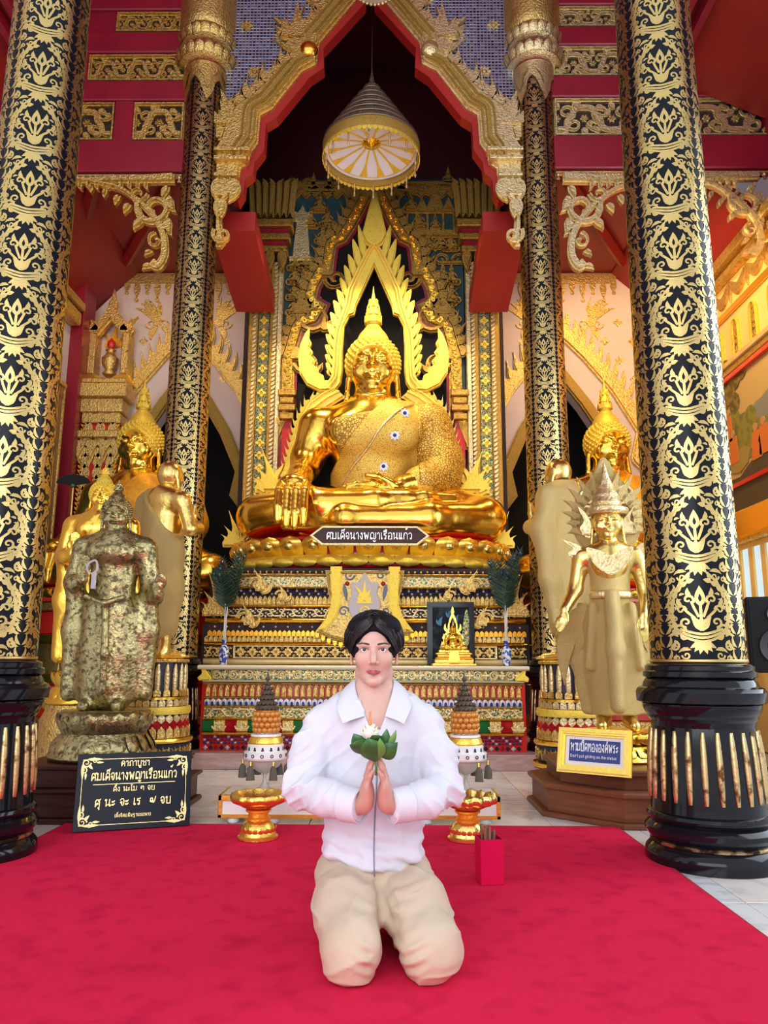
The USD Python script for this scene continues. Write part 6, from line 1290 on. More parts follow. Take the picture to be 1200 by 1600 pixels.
# ---------------------------------------------------------------- low offering table and what stands on it
pm('table_white', (.78, .78, .78), .25, 0, coat=.2); pm('porcelain', (.80, .80, .80), .15, 0, coat=.4); pm('porcelain_grey', (.50, .46, .42), .2, 0, coat=.3); pm('tassel_dark', (.10, .09, .07), .8); pm('bead_orange', (.62, .26, .05), .3, .2); pm('cone_dark', (.10, .075, .05), .5, .3, bump=(80, .8, .01))
tx0, tx1, ty0, ty1, tz1 = -.735, .865, 4.58, 4.86, .158
ot = thing('offering_table', 'low white offering table edged with gold behind the kneeling person', 'table')
part('tabletop', bx(tx0 + .006, tx1 - .006, ty0 + .006, ty1, tz1 - .012, tz1, .003), 'table_white', ot); part('top_edge', [bx(tx0, tx1, ty0, ty0 + .02, tz1 - .03, tz1 + .002, .003), bx(tx0, tx0 + .02, ty0, ty1, tz1 - .03, tz1 + .002, .003), bx(tx1 - .02, tx1, ty0, ty1, tz1 - .03, tz1 + .002, .003)], 'frame_gold', ot)
part('front_panel', bx(tx0 + .02, tx1 - .02, ty0 + .012, ty0 + .02, .045, tz1 - .03), 'table_white', ot); part('frame_rail', [bx(tx0, tx1, ty0, ty0 + .018, .035, .055, .003)], 'frame_gold', ot)
for x in (tx0, tx1 - .022): part('frame_post', bx(x, x + .022, ty0, ty0 + .02, .035, tz1 - .02, .003), 'frame_gold', ot)
part('side_panel', bx(tx1 - .012, tx1 - .006, ty0 + .02, ty1, .045, tz1 - .02), 'table_white', ot); part('side_panel', bx(tx0 + .006, tx0 + .012, ty0 + .02, ty1, .045, tz1 - .02), 'table_white', ot)
for x in (tx0 + .08, -.42, .05, .45, tx1 - .08): part('foot', mv(lathe([(.02, .0005), (.032, .008), (.034, .025), (.022, .04)], 16), x, ty0 + .05, 0), 'porcelain', ot, smooth=True)
for x in (tx0 + .08, tx1 - .08): part('foot', mv(lathe([(.02, .0005), (.032, .008), (.034, .025), (.022, .04)], 16), x, ty1 - .05, 0), 'porcelain', ot, smooth=True)
def offering_bowl(x, label):
    t = thing('offering_bowl', label, 'bowl', (x, 4.74, tz1 + .001))
    part('stem', lathe([(.07, .0), (.072, .006), (.03, .02), (.012, .05), (.010, .08), (.016, .10)], 32), 'porcelain_grey', t, smooth=True)
    part('cup', lathe([(.012, .095), (.045, .11), (.085, .14), (.105, .175), (.10, .18)], 40), 'porcelain_grey', t, smooth=True)
    part('lower_band', lathe([(.10, .178), (.122, .18), (.128, .19), (.128, .222), (.12, .228)], 40), 'porcelain', t, smooth=30); part('upper_band', lathe([(.10, .226), (.110, .228), (.108, .262), (.10, .268)], 40), 'porcelain', t, smooth=30)
    for k_, (z, r, n) in enumerate(((.206, .128, 14), (.244, .109, 14))):
        for i in range(n):
            a = i / n * 2 * PI; g = Point(0, 0).buffer(.010, 6).difference(Point(0, 0).buffer(.0055, 6)) if k_ == 0 else unary_union([Point(0, .003).buffer(.006, 5), sbox(-.008, -.011, .008, -.003)]); part('band_emblem', rot(mv(ext(g, .003), 0, -r + .001, z), a, [0, 0, 1]), 'gem_dark', t)
    part('gold_dome', lathe([(.10, .268), (.104, .276), (.096, .30), (.085, .312)], 40), 'gold_satin', t, smooth=30); part('cap_plate', lathe([(.07, .31), (.092, .312), (.09, .324), (.06, .328), (.055, .338), (.03, .34)], 40), 'porcelain', t, smooth=30)
    for j in range(4):
        for i in range(14):
            a = (i + .5 * (j % 2)) / 14 * 2 * PI; r = .066 + .006 * (j == 1 or j == 2); part('bead_fruit', mv(trimesh.creation.icosphere(1, .0185), r * math.sin(a), -r * math.cos(a), .348 + j * .030), 'bead_orange', t, smooth=True)
    part('fruit_core', lathe([(.06, .34), (.06, .46), (.045, .465)], 20), 'bead_orange', t); co_ = []
    for j in range(6):
        r0, r1, z = .064 - j * .0095, .05 - j * .009, .462 + j * .029; co_.append(lathe([(r1 * .8, z), (r0, z + .006), (r1, z + .029)], 20))
        for i in range(16 - j * 2): a = (i + .5 * (j % 2)) / (16 - j * 2) * 2 * PI; co_.append(mv(trimesh.creation.icosphere(0, .011), r0 * math.sin(a), -r0 * math.cos(a), z + .008))
    part('flower_cone', co_, 'cone_dark', t, kind='stuff'); part('cone_tip', lathe([(.012, .635), (.016, .645), (.006, .66), (.002, .69)], 10), 'cone_dark', t)
    for i in range(6):
        a = (i + .5) / 6 * 2 * PI; m_ = [lathe([(.004, .178), (.008, .165), (.006, .155), (.010, .15)], 8), lathe([(.008, .15), (.016, .14), (.020, .12), (.026, .075), (.0, .072)], 12)]; f_ = part('tassel_knot', mv(m_[0], .132 * math.sin(a), -.132 * math.cos(a), 0), 'gold_smooth', t, smooth=True)
        part('tassel', mv(displace(m_[1], .006, 90, i), .132 * math.sin(a), -.132 * math.cos(a), 0), 'tassel_dark', t, smooth=False)
offering_bowl(-.50, 'white footed offering bowl with orange beads left of the kneeling person'); offering_bowl(.685, 'white footed offering bowl with orange beads half behind the right sleeve')
def tray(label, x, y, m, ruffle):
    t = thing('pedestal_tray', label, 'tray', (x, y, CZ + .001))
    part('foot', lathe([(.085, 0), (.104, .002), (.104, .012), (.094, .02), (.088, .05), (.07, .078), (.055, .088)], 40), m, t, smooth=30); part('waist', lathe([(.05, .086), (.062, .09), (.062, .10), (.052, .108), (.052, .125), (.066, .134), (.066, .142), (.05, .148)], 32), 'gold_orange', t, smooth=30)
    v = lathe([(.05, .146), (.085, .156), (.118, .176)], 48); part('red_underside', v, 'red_lacquer', t, smooth=True)
    b = lathe([(.112, .170), (.140, .184), (.146, .202), (.140, .222), (.128, .222), (.118, .19), (.08, .180), (.02, .178)], 72); q = b.vertices; a = np.arctan2(q[:, 1], q[:, 0]); w = np.clip((np.hypot(q[:, 0], q[:, 1]) - .10) / .04, 0, 1); k_ = 1 + w * ruffle * np.sin(a * 14); b.vertices = np.stack([q[:, 0] * k_, q[:, 1] * k_, q[:, 2] + w * ruffle * .06 * np.cos(a * 14)], 1); part('dish', b, m, t, smooth=True)
    for i in range(20): part('foot_petal', rot(mv(petal3(.028, .045, .004, .008, nu=5, nv=5), 0, -.084, .02), i / 20 * 2 * PI, [0, 0, 1]), m, t, smooth=True)
pm('gold_tray', (.90, .58, .12), .25, .95, bump=(120, .4, .004)); pm('gold_tray_bright', (.95, .72, .22), .2, .95, bump=(90, .3, .004))
tray('gold footed tray with red underside on the carpet left of the kneeling person', -.44, 4.19, 'gold_tray', .03); tray('gold scallop-edged footed tray beside the red stick holder', .64, 4.19, 'gold_tray_bright', .10)
# red holder with sticks
pm('holder_red', (.58, .004, .065), .5, spec=.1); pm('stick_brown', (.28, .13, .08), .6); pm('stick_dark', (.10, .07, .06), .6)
rb_ = thing('stick_holder', 'tall square crimson stick holder standing on the carpet', 'holder', (.655, 3.43, CZ), math.radians(8)); o2 = sbox(-.045, -.045, .045, .045).buffer(.004)
w_ = trimesh.creation.extrude_polygon(o2.difference(o2.buffer(-.004)), .175, engine='earcut'); part('box_wall', w_, 'holder_red', rb_); part('box_floor', bx(-.044, .044, -.044, .044, .001, .006), 'holder_red', rb_)
rg = random.Random(3)
for i in range(11):
    a = rg.uniform(0, 6.28); r = rg.uniform(.005, .026); x, y = r * math.cos(a), r * math.sin(a); top = (x * 1.5 + rg.uniform(-.006, .006), y * 1.5, rg.uniform(.195, .225)); c_, s_ = math.cos(math.radians(8)), math.sin(math.radians(8))
    p = tube([(x, y, .012), top], .0058, 8); p = rot(p, math.radians(8), [0, 0, 1]); o = part('candle_stick', mv(p, .655, 3.43, CZ), 'stick_brown' if i % 3 else 'stick_dark', '/World', smooth=True, label='thin brown or dark candle stick standing in the crimson holder', cat='candle', group='sticks in the crimson holder')

# ---------------------------------------------------------------- things on the altar shelf
pm('porcelain_blue', (.74, .77, .82), .12, 0, coat=.5, var=(34, (.02, .06, .35), .46, .52, 3)); pm('quill', (.75, .72, .66), .5); pm('feather', (.02, .045, .035), .6, .1, var=(18, (.05, .09, .03), .4, .7)); pm('feather_eye', (.02, .10, .16), .3, .4); pm('photo_dark', (.010, .015, .022), .5, 0, spec=.1, var=(9, (.05, .09, .11), .5, .75))
SZ = .8655
def vase(x, label, flab):
    t = thing('porcelain_vase', label, 'vase', (x, 7.08, SZ)); part('body', lathe([(.030, 0), (.034, .004), (.032, .02), (.040, .05), (.047, .10), (.046, .135), (.030, .165), (.018, .18), (.018, .205), (.028, .222), (.022, .224), (.012, .20)], 32), 'porcelain_blue', t, smooth=True); part('neck_ring', lathe([(.015, .176), (.023, .18), (.023, .187), (.015, .19)], 24), 'sign_blue', t, smooth=True)
    f = thing('peacock_feathers', flab, 'feathers', (x, 7.08, SZ)); r_ = random.Random(7 if x < 0 else 9)
    part('stems', [tube([(0.006 * math.cos(i), .006 * math.sin(i), .02), (.008 * math.cos(i), .008 * math.sin(i), .25), (.016 * math.cos(i * 2), .014 * math.sin(i), .55)], .005, 6) for i in range(5)], 'quill', f, smooth=True, kind='stuff')
    for i in range(16):
        a = r_.uniform(-.9, .9) * .33 + (.04 if x < 0 else -.02); dy = r_.uniform(-.1, .1); L = r_.uniform(.78, 1.03); bl_ = []
        tip = np.array([L * math.sin(a) * .55, dy, .25 + (L - .25)]); base = np.array([0, 0, .46]); mid_ = (base + tip) / 2 + np.array([0, 0, .05])
        path = spline([base, mid_, tip], 8); part('feather_shaft', tube(path, .003, 4), 'feather', f)
        for k_ in range(2, len(path)):
            for s in (-1, 1):
                p = path[k_]; w = .075 * math.sin(PI * min(1, .25 + .75 * k_ / len(path))) + .015; d = np.array([s * w, r_.uniform(-.03, .03), .055]); bl_.append(tube([p, p + d * .6, p + d], [.006, .005, .001], 3))
        part('feather_barbs', bl_, 'feather', f, kind='stuff'); part('feather_eye', mv(lathe([(0, -.002), (.016, 0), (0, .002)], 10), 0, 0, 0).apply_transform(trimesh.transformations.rotation_matrix(PI / 2, [1, 0, 0])).apply_translation(tip + [0, -.02, -.02]), 'feather_eye', f)
vase(-1.275, 'blue and white porcelain vase at the left end of the altar shelf', 'dark peacock feathers in the vase at the left end of the altar shelf'); vase(1.29, 'blue and white porcelain vase at the right end of the altar shelf', 'dark peacock feathers in the vase at the right end of the altar shelf')
pf = thing('framed_picture', 'black framed dark picture behind the small golden statue on the altar shelf', 'picture', (.80, 7.235, SZ)); o3 = sbox(-.22, 0, .22, .585)
part('frame', ext(o3.difference(o3.buffer(-.05, join_style=2)), .03, .006), 'black_lacquer', pf); part('picture', bx(-.18, .18, -.012, -.002, .04, .55), 'photo_dark', pf); part('blue_figure', mv(ext(Polygon(spline([(.10, .2), (.12, .42), (.15, .52), (.17, .42), (.165, .2)], 3, True)).buffer(0), .003), 0, -.011), 'glass_teal', pf)
for k_, (x, z) in enumerate(((-.09, .40), (.06, .42), (.0, .47))): part('pale_leaf', mv(ext(T(unary_union([leaf((0, -.04), (.02, .05), .035, .2), leaf((0, -.03), (-.04, .03), .025, .2)]), x, z), .003), 0, -.011), 'feather_eye', pf)
SB = (.808, 7.05, SZ)
bb = thing('small_statue', 'small golden seated statue with flame halo on stepped base on the altar shelf', 'statue', SB)
for z0, z1, w in ((0, .022, .20), (.022, .06, .175), (.06, .075, .165), (.075, .10, .15), (.10, .115, .165), (.115, .14, .14)): part('base_step', bx(-w, w, -w * .5, w * .5, z0, z1, .006), 'gold_tray', bb)
part('apron', mv(ext(Polygon([(-.035, .135), (.035, .135), (.05, .05), (0, .03), (-.05, .05)]), .015, .004), 0, -.085), 'gold_bright', bb)
sm = seated(.05); hc, hcu, hf = statue_hair((0, .05, 2.02), .335, .045, .74); k_ = .088
sc = lambda m: trimesh.Trimesh(np.asarray(m.vertices) * k_ + [0, 0, .14], m.faces, process=False)
part('body', sc(sm), 'gold_bright', bb, smooth=True); part('hair_cap', sc(hc), 'gold_bright', bb, smooth=True); part('flame_finial', sc(hf), 'gold_bright', bb)
halo2 = unary_union([bandL, flipx(bandL), tip, flipx(tip), cr, flipx(cr), sh, flipx(sh)]).buffer(.03); h2 = ext(halo2, .12, .02); h2.vertices = (h2.vertices - [0, 0, BZ]) * k_ + [0, .045, .14]; part('halo', h2, 'gold_tray', bb)
part('halo_flame', [mv(ext(T(flame(.05, .022, 0), 0, 0), .01), x, .04, .14 + z) for x, z in ((-.085, .10), (.085, .10), (-.10, .03), (.10, .03))], 'gold_tray', bb, kind='stuff')

# ---------------------------------------------------------------- ceremonial fan at the left, loudspeaker at the right
fn = thing('ceremonial_fan', 'dark ceremonial fan with green knob on a thin pole by the left red pilaster', 'fan', (-2.95, 7.5, 0)); fan = Polygon([(0, 0)] + [(.17 * math.sin(a) * (1 + .03 * (i % 2)), .02 + .17 * math.cos(a) * .55) for i, a in enumerate(np.linspace(-1.5, 1.5, 19))])
part('fan_leaf', mv(ext(fan, .015), 0, 0, 2.62), 'void', fn); part('knob', mv(trimesh.creation.icosphere(2, .022), 0, -.01, 2.62), 'gem_green', fn, smooth=True); part('pole', tube([(0, 0, .0), (0, 0, 2.62)], .009, 8), 'gold_carved', fn); part('foot', lathe([(.12, 0), (.12, .015), (.02, .03)], 20), 'wood_brown', fn)
pm('speaker_black', (.008, .008, .009), .5, spec=.2); pm('speaker_mesh', (.014, .014, .015), .7, spec=.15, bump=(400, .8, .004)); pm('rubber_cone', (.02, .02, .02), .35)
sp = thing('loudspeaker', 'black loudspeaker on a stand at the right edge behind the front column', 'loudspeaker', (2.95, 5.5, 0), math.radians(-20))
part('cabinet', bx(-.19, .19, -.16, .16, .84, 1.36, .012), 'speaker_black', sp); part('grille', bx(-.17, .17, -.168, -.155, .86, 1.34, .004), 'speaker_mesh', sp)
for z, r in ((1.02, .12), (1.24, .06)): part('driver_ring', mv(rot(lathe([(r * .5, 0), (r * .9, .012), (r, .016), (r, 0)], 32), PI / 2, [1, 0, 0]), 0, -.165, z), 'rubber_cone', sp, smooth=30)
part('stand_pole', tube([(0, 0, .04), (0, 0, .84)], .02, 10), 'speaker_black', sp)
for i in range(3): a = i * 2.094; part('stand_leg', tube([(0, 0, .35), (.32 * math.sin(a), .32 * math.cos(a), .012)], .011, 8), 'speaker_black', sp)

# ---------------------------------------------------------------- right wall: frieze, niches, mural, windows
pm('window_light', (.8, .9, 1.0), .3)
mat('sky_pane', {'p': ('principled_bsdf', {'base_color': (.12, .16, .18), 'roughness': .2, 'emission_color': (.70, .90, 1.0), 'emission_strength': .42})}, [])
pm('mural_sky', (.52, .36, .14), .6); pm('mural_tree', (.10, .075, .02), .6, var=(14, (.24, .17, .03), .45, .6)); pm('mural_green', (.24, .22, .04), .6, var=(10, (.12, .13, .03), .45, .65)); pm('mural_ground', (.34, .25, .07), .6); pm('mural_dark', (.07, .055, .035), .6); pm('mural_hill', (.22, .22, .20), .6); pm('mural_robe', (.62, .17, .03), .6); pm('mural_skin', (.5, .25, .12), .6); pm('grey_strip', (.06, .07, .075), .5)
wr = struct('wall_right'); W = 4.1
part('upper_panel', bx(W, W + .2, 2.2, YB, 5.5, 9.7), 'red_paint', wr)
part('plaster', [bx(W, W + .2, 5.2, YB, 0, 1.42), bx(W, W + .2, 5.2, YB, 2.12, 5.5), bx(W, W + .2, 9.3, YB, 1.42, 2.12), bx(W, W + .2, 5.2, 5.6, 1.42, 2.12)], 'yellow_wall', wr)
def onwall(g, d, bev=0):
    """2D (y, z) shapes laid on the right wall, facing -x."""
    m = ext(g, d, bev); v = m.vertices; m.vertices = np.stack([W + v[:, 1], v[:, 0], v[:, 2]], 1); m.faces = m.faces[:, ::-1]; return m
part('cornice', [bx(W - .10, W, 5.2, YB, 5.18, 5.26, .01), bx(W - .16, W, 5.2, YB, 5.30, 5.42, .01)], 'gold_carved', wr)
part('crest', onwall(unary_union([T(flame(.16, .13, 0), y, 5.40) for y in np.arange(5.3, 9.8, .13)]), .05, .01), 'gold_carved', wr, kind='stuff'); part('frieze_rail', bx(W - .04, W, 5.2, YB, 4.78, 4.86, .008), 'gold_orange', wr)
for y in np.arange(5.4, 9.7, .42):
    part('drapery_swag', onwall(Polygon(spline([(y - .18, 5.14), (y - .12, 4.98), (y, 4.92), (y + .12, 4.98), (y + .18, 5.14), (y, 5.06)], 4, True)).buffer(0), .03, .006), 'gold_carved', wr); part('drapery_drop', onwall(unary_union([leaf((y + .21, 5.14), (y + .21, 4.90), .06), Point(y + .21, 5.13).buffer(.03, 4)]), .03, .006), 'gold_carved', wr)
for y in np.arange(5.55, 9.6, .42):
    nch = Polygon([(y - .06, 4.28), (y + .06, 4.28), (y + .06, 4.58)] + [(y + .06 * math.cos(a), 4.58 + .09 * math.sin(a)) for a in np.linspace(.3, PI - .3, 6)] + [(y - .06, 4.58)]); part('niche_frame', onwall(nch.buffer(.022).difference(nch), .04, .006), 'gold_yellow', wr); part('niche_lattice', onwall(nch.intersection(unary_union([T(curl((y, 4.34 + .09 * j), .045, 1.3, .45, j, 1 if j % 2 else -1)) for j in range(5)] + [T(leaf((0, 0), (0, .08), .03), y, 4.3 + .08 * j) for j in range(5)])), .02), 'gold_carved', wr); part('niche_ground', onwall(nch, .006), 'dark_recess', wr)
part('ledge', [bx(W - .10, W, 5.2, YB, 4.16, 4.22, .006)], 'cream_gold', wr); part('ledge', bx(W - .07, W, 5.2, YB, 4.09, 4.16, .006), 'gold_carved', wr); part('red_moulding', bx(W - .06, W, 5.2, YB, 4.03, 4.09, .006), 'red_lacquer', wr)
mu = part('mural', bx(W - .012, W, 5.2, YB, 2.85, 4.03), 'mural_sky', wr, label='painted mural of trees and robed figures')
sh_ = lambda pts: Polygon([(p[1], p[2]) for p in (side_at(x, y, W) for x, y in pts)]).buffer(0)
part('mural_hill', onwall(sh_([(1125, 690), (1160, 690), (1172, 650), (1182, 628), (1192, 620), (1215, 590), (1215, 690)]), .016), 'mural_hill', mu); part('mural_bush', onwall(unary_union([sh_([(1118, 735), (1215, 700), (1215, 640), (1190, 655), (1172, 640), (1155, 650), (1130, 640)])] + [Point(*side_at(x, y, W)[1:]).buffer(r) for x, y, r in ((1150, 655, .13), (1175, 650, .12), (1165, 672, .13), (1195, 668, .12))]), .020), 'mural_green', mu)
part('mural_tree', onwall(unary_union([Point(*side_at(x, y, W)[1:]).buffer(r) for x, y, r in ((1128, 640, .2), (1140, 610, .18), (1150, 590, .14), (1160, 575, .13), (1135, 585, .16), (1128, 660, .16), (1150, 630, .12))]), .024), 'mural_tree', mu)
part('mural_earth', onwall(sh_([(1125, 760), (1160, 745), (1180, 716), (1215, 690), (1215, 830), (1130, 830)]), .022), 'mural_dark', mu); part('mural_mound', onwall(sh_([(1135, 742), (1150, 712), (1166, 696), (1176, 700), (1172, 722), (1160, 738)]), .026), 'mural_ground', mu)
for x, y in ((1150, 700), (1186, 690), (1198, 680), (1141, 668)):
    c = side_at(x, y, W)[1:]; part('mural_figure', onwall(T(unary_union([Polygon([(-.08, -.16), (-.06, .10), (.06, .10), (.10, -.16)]).buffer(.02), leaf((.04, .06), (.13, -.05), .05)]), c[0], c[1]), .030), 'mural_robe', mu); part('mural_head', onwall(Point(c[0], c[1] + .16).buffer(.045), .032), 'mural_skin', mu)
part('mural_frame', bx(W - .05, W, 5.2, YB, 2.80, 2.85, .004), 'red_lacquer', wr); part('grey_band', bx(W - .02, W, 5.2, YB, 2.55, 2.80), 'grey_strip', wr); part('gold_valance', bx(W - .10, W, 5.2, YB, 2.22, 2.52, .02), 'gold_satin', wr)
part('valance_fringe', onwall(unary_union([T(petal_poly(.07, .06), y, 2.23, 1, 180) for y in np.arange(5.25, 9.75, .075)]), .08), 'gold_carved', wr, kind='stuff')
wn = struct('window_1'); part('pane', bx(W + .02, W + .03, 5.6, 9.3, 1.42, 2.12), 'sky_pane', wn)
for y in np.arange(5.68, 9.3, .275): part('louvre_bar', bx(W - .005, W + .02, y, y + .10, 1.42, 2.12, .004), 'yellow_wall', wn)
part('sill', bx(W - .06, W + .1, 5.2, YB, 1.36, 1.42, .006), 'yellow_wall', wn)
# ---------------------------------------------------------------- the kneeling person
pm('skin', (.78, .50, .42), .45, 0, attr='tint', sss=.12, bump=(260, .06, .002)); pm('hair_black', (.007, .006, .008), .72, 0, spec=.15); pm('hair_strand', (.009, .008, .010), .38, 0, spec=.4); pm('eye_white', (.78, .75, .74), .2, 0, coat=.4); pm('iris', (.022, .012, .008), .12, 0, coat=.6); pm('brow', (.05, .028, .022), .7)
pm('shirt_white', (.61, .61, .69), .75, 0, bump=(420, .15, .003)); pm('zip_grey', (.20, .21, .28), .5); pm('trouser_beige', (.56, .455, .34), .8, 0, bump=(500, .2, .003), var=(5, (.50, .395, .285), .4, .7))
PX, PY = .185, 2.72
pn = thing('person', 'person in white zip shirt and beige trousers kneeling with joined hands holding flowers', 'person', (PX, PY, 0))
B = Sdf3((-.34, -.40, .012), (.34, .30, 1.08), .003)
B.ax = [np.concatenate([np.arange(-.34, -.13, .006), np.arange(-.13, .13, .003), np.arange(.13, .34, .006)]).astype(np.float32), np.concatenate([np.arange(-.40, .04, .003), np.arange(.04, .30, .01)]).astype(np.float32), np.concatenate([np.arange(.012, .42, .012), np.arange(.42, 1.08, .003)]).astype(np.float32)]
B.F = np.full([len(a) for a in B.ax], 1e3, np.float32); HX = -.002
H_ = lambda x, y, z: (HX + x, y, z)
# head
B.ell(H_(0, .005, .980), (.077, .098, .088), 0); B.ell(H_(0, -.026, .926), (.0625, .066, .084), .02); B.ell(H_(0, -.045, .99), (.058, .048, .042), .03)
for m in (-1, 1):
    B.chain([H_(m * .047, .010, .908), H_(m * .0405, -.014, .876), H_(m * .012, -.066, .849)], [.013, .0135, .015], .018); B.ell(H_(m * .040, -.062, .922), (.020, .020, .020), .022)
B.ell(H_(0, -.074, .846), (.019, .016, .013), .014)
for m in (-1, 1):
    B.ell(H_(m * .0315, -.102, .953), (.021, .014, .011), .012, True)
    B.chain([H_(m * .013, -.092, .967), H_(m * .034, -.090, .9695), H_(m * .054, -.074, .966)], [.005, .006, .004], .012)
    B.ell(H_(m * .0315, -.0800, .953), (.0155, .011, .0115), .004)
    B.ell(H_(m * .0315, -.0975, .9525), (.0140, .0105, .0046), .0015, True)
B.chain([H_(0, -.090, .960), H_(0, -.104, .930), H_(0, -.1135, .914)], [.0060, .0075, .0100], .012)
for m in (-1, 1): B.ell(H_(m * .0120, -.100, .909), (.0075, .009, .0068), .005); B.ell(H_(m * .0065, -.109, .9030), (.0036, .005, .0026), .003, True)
B.chain([H_(-.0245, -.084, .8812), H_(-.008, -.0935, .8848), H_(0, -.0935, .8840), H_(.008, -.0935, .8848), H_(.0245, -.084, .8812)], [.002, .0042, .0038, .0042, .002], .006)
B.chain([H_(-.018, -.085, .8775), H_(0, -.0925, .8752), H_(.018, -.085, .8775)], [.003, .0056, .003], .006)
B.chain([H_(-.0235, -.092, .8802), H_(0, -.1005, .8797), H_(.0235, -.092, .8802)], [.0014] * 3, .002, True)
for m in (-1, 1):
    B.ell(H_(m * .0795, .010, .935), (.007, .017, .031), .008); B.ell(H_(m * .087, .006, .937), (.005, .010, .018), .006, True); B.ell(H_(m * .078, .004, .908), (.006, .008, .008), .005)
# neck and trunk (bare where the collar opens)
B.chain([(HX, .030, .90), (HX, .034, .80), (0, .034, .72)], [.047, .049, .062], .02)
for m in (-1, 1): B.chain([(m * .050, .005, .875), (m * .016, -.040, .745)], [.012, .010], .025); B.chain([(m * .015, -.050, .732), (m * .09, -.015, .742)], [.009, .009], .02)
B.ell((HX, -.030, .820), (.012, .012, .012), .02)
B.chain([(0, .03, .30), (0, .03, .48), (0, .025, .66)], [.140, .138, .158], .08, False, (1, 1.55, 1)); B.chain([(-.15, .035, .695), (0, .03, .725), (.15, .035, .695)], [.046, .058, .046], .05); B.ell((0, .09, .17), (.15, .12, .10), .05)
HC = .012
for m in (-1, 1):
    B.chain([(m * .18, .035, .70), (m * .232, -.05, .50)], [.046, .038], .04); B.chain([(m * .232, -.05, .50), (HC + m * .070, -.242, .480), (HC + m * .040, -.260, .488)], [.038, .028, .026], .02)
    # hands pressed together, fingers up
    B.ell((HC + m * .0280, -.264, .512), (.0240, .036, .042), .012); B.ell((HC + m * .027, -.268, .540), (.0165, .037, .032), .012); B.ell((HC + m * .034, -.262, .490), (.021, .028, .028), .014)
    for i, (y, zk, zt, r) in enumerate(((-.240, .566, .614, .0090), (-.259, .572, .624, .0094), (-.278, .566, .614, .0090), (-.294, .552, .588, .0078))):
        xk, xm, xt = HC + m * (.0300 - .002 * i), HC + m * (.0205 - .001 * i), HC + m * .0093; B.chain([(HC + m * .030, y + .004, zk - .035), (xk, y, zk), (xm, y - .004, (zk + zt) / 2 + .004), (xt, y - .006, zt)], [r, r, r * .95, r * .78], .0035)
    B.chain([(HC + m * .034, -.232, .505), (HC + m * .026, -.218, .540), (HC + m * .014, -.214, .572)], [.013, .0105, .0085], .006)
    # folded legs and feet
    K = (-.052, -.285) if m < 0 else (.172, -.275)
    B.chain([(m * .095, .07, .17), (K[0], K[1], .085)], [.080, .058], .04); B.chain([(K[0], K[1], .075), (m * .10, .12, .065)], [.05, .04], .03); B.chain([(m * .10, .12, .060), (m * .09, .24, .048)], [.035, .028], .02)
bm = B.mesh(); v = np.asarray(bm.vertices)
col = np.tile([.58, .345, .28], (len(v), 1))
def near(p, pts, r):
    d = np.full(len(p), 9.)
    for a, b in zip(pts[:-1], pts[1:]):
        a, b = np.array(a), np.array(b); t = np.clip(((p - a) @ (b - a)) / ((b - a) @ (b - a)), 0, 1); d = np.minimum(d, np.linalg.norm(p - a - t[:, None] * (b - a), axis=1))
    return np.clip((r - d) / .0018 + .5, 0, 1)[:, None]
xl = (v[:, 0] - HX) / .0255; up_ = .8800 + .0082 * np.clip(1 - xl ** 2, 0, 1) ** .8 - .0016 * np.exp(-(xl / .16) ** 2); lo_ = .8800 - .0112 * np.clip(1 - xl ** 2, 0, 1) ** .7; lip = (np.clip(np.minimum(up_ - v[:, 2], v[:, 2] - lo_) / .0016 + .5, 0, 1) * (v[:, 1] < -.06) * (np.abs(xl) < 1))[:, None]
col = col * (1 - lip) + np.array([.38, .09, .095]) * lip
hand = ((v[:, 2] < .64) & (v[:, 1] < -.2) & (v[:, 2] > .44))[:, None]; col = np.where(hand, [.50, .25, .20], col)
part('body', bm, 'skin', pn, color=col)
fr_v = v[(v[:, 1] < -.03) & (v[:, 2] > .83)]
def on_face(pts, off=.0):
    out = []
    for x, z in pts:
        k = np.argsort((fr_v[:, 0] - x - HX) ** 2 + (fr_v[:, 2] - z) ** 2)[:6]; out.append((x + HX, float(np.median(fr_v[k, 1])) - off, z))
    return np.array(out)
for m in (-1, 1):
    e = part('eye', mv(trimesh.creation.icosphere(3, .0118), HX + m * .0315, -.0815, .9525), 'eye_white', pn, smooth=True)
    c = lathe([(.0, 0), (.0035, -.0005), (.0062, -.0018), (.0062, -.003)], 20, cap=False); c = rot(c, PI / 2, [1, 0, 0]); part('iris', mv(c, HX + m * .0312, -.0937, .9530), 'iris', e, smooth=True)
    part('eyelash', tube(spline(on_face([(m * .0165, .9518), (m * .024, .9566), (m * .0325, .9580), (m * .041, .9562), (m * .0485, .9520)], .0004), 5), .0011, 6), 'brow', pn, smooth=True)
    part('eyebrow', tube(spline(on_face([(m * .0130, .9690), (m * .024, .9712), (m * .040, .9728), (m * .0545, .9690)], -.0012), 6), np.interp(np.linspace(0, 1, 19), [0, .25, .7, 1], [.0026, .0036, .0030, .0010]), 8, 1.0), 'brow', pn, smooth=True)
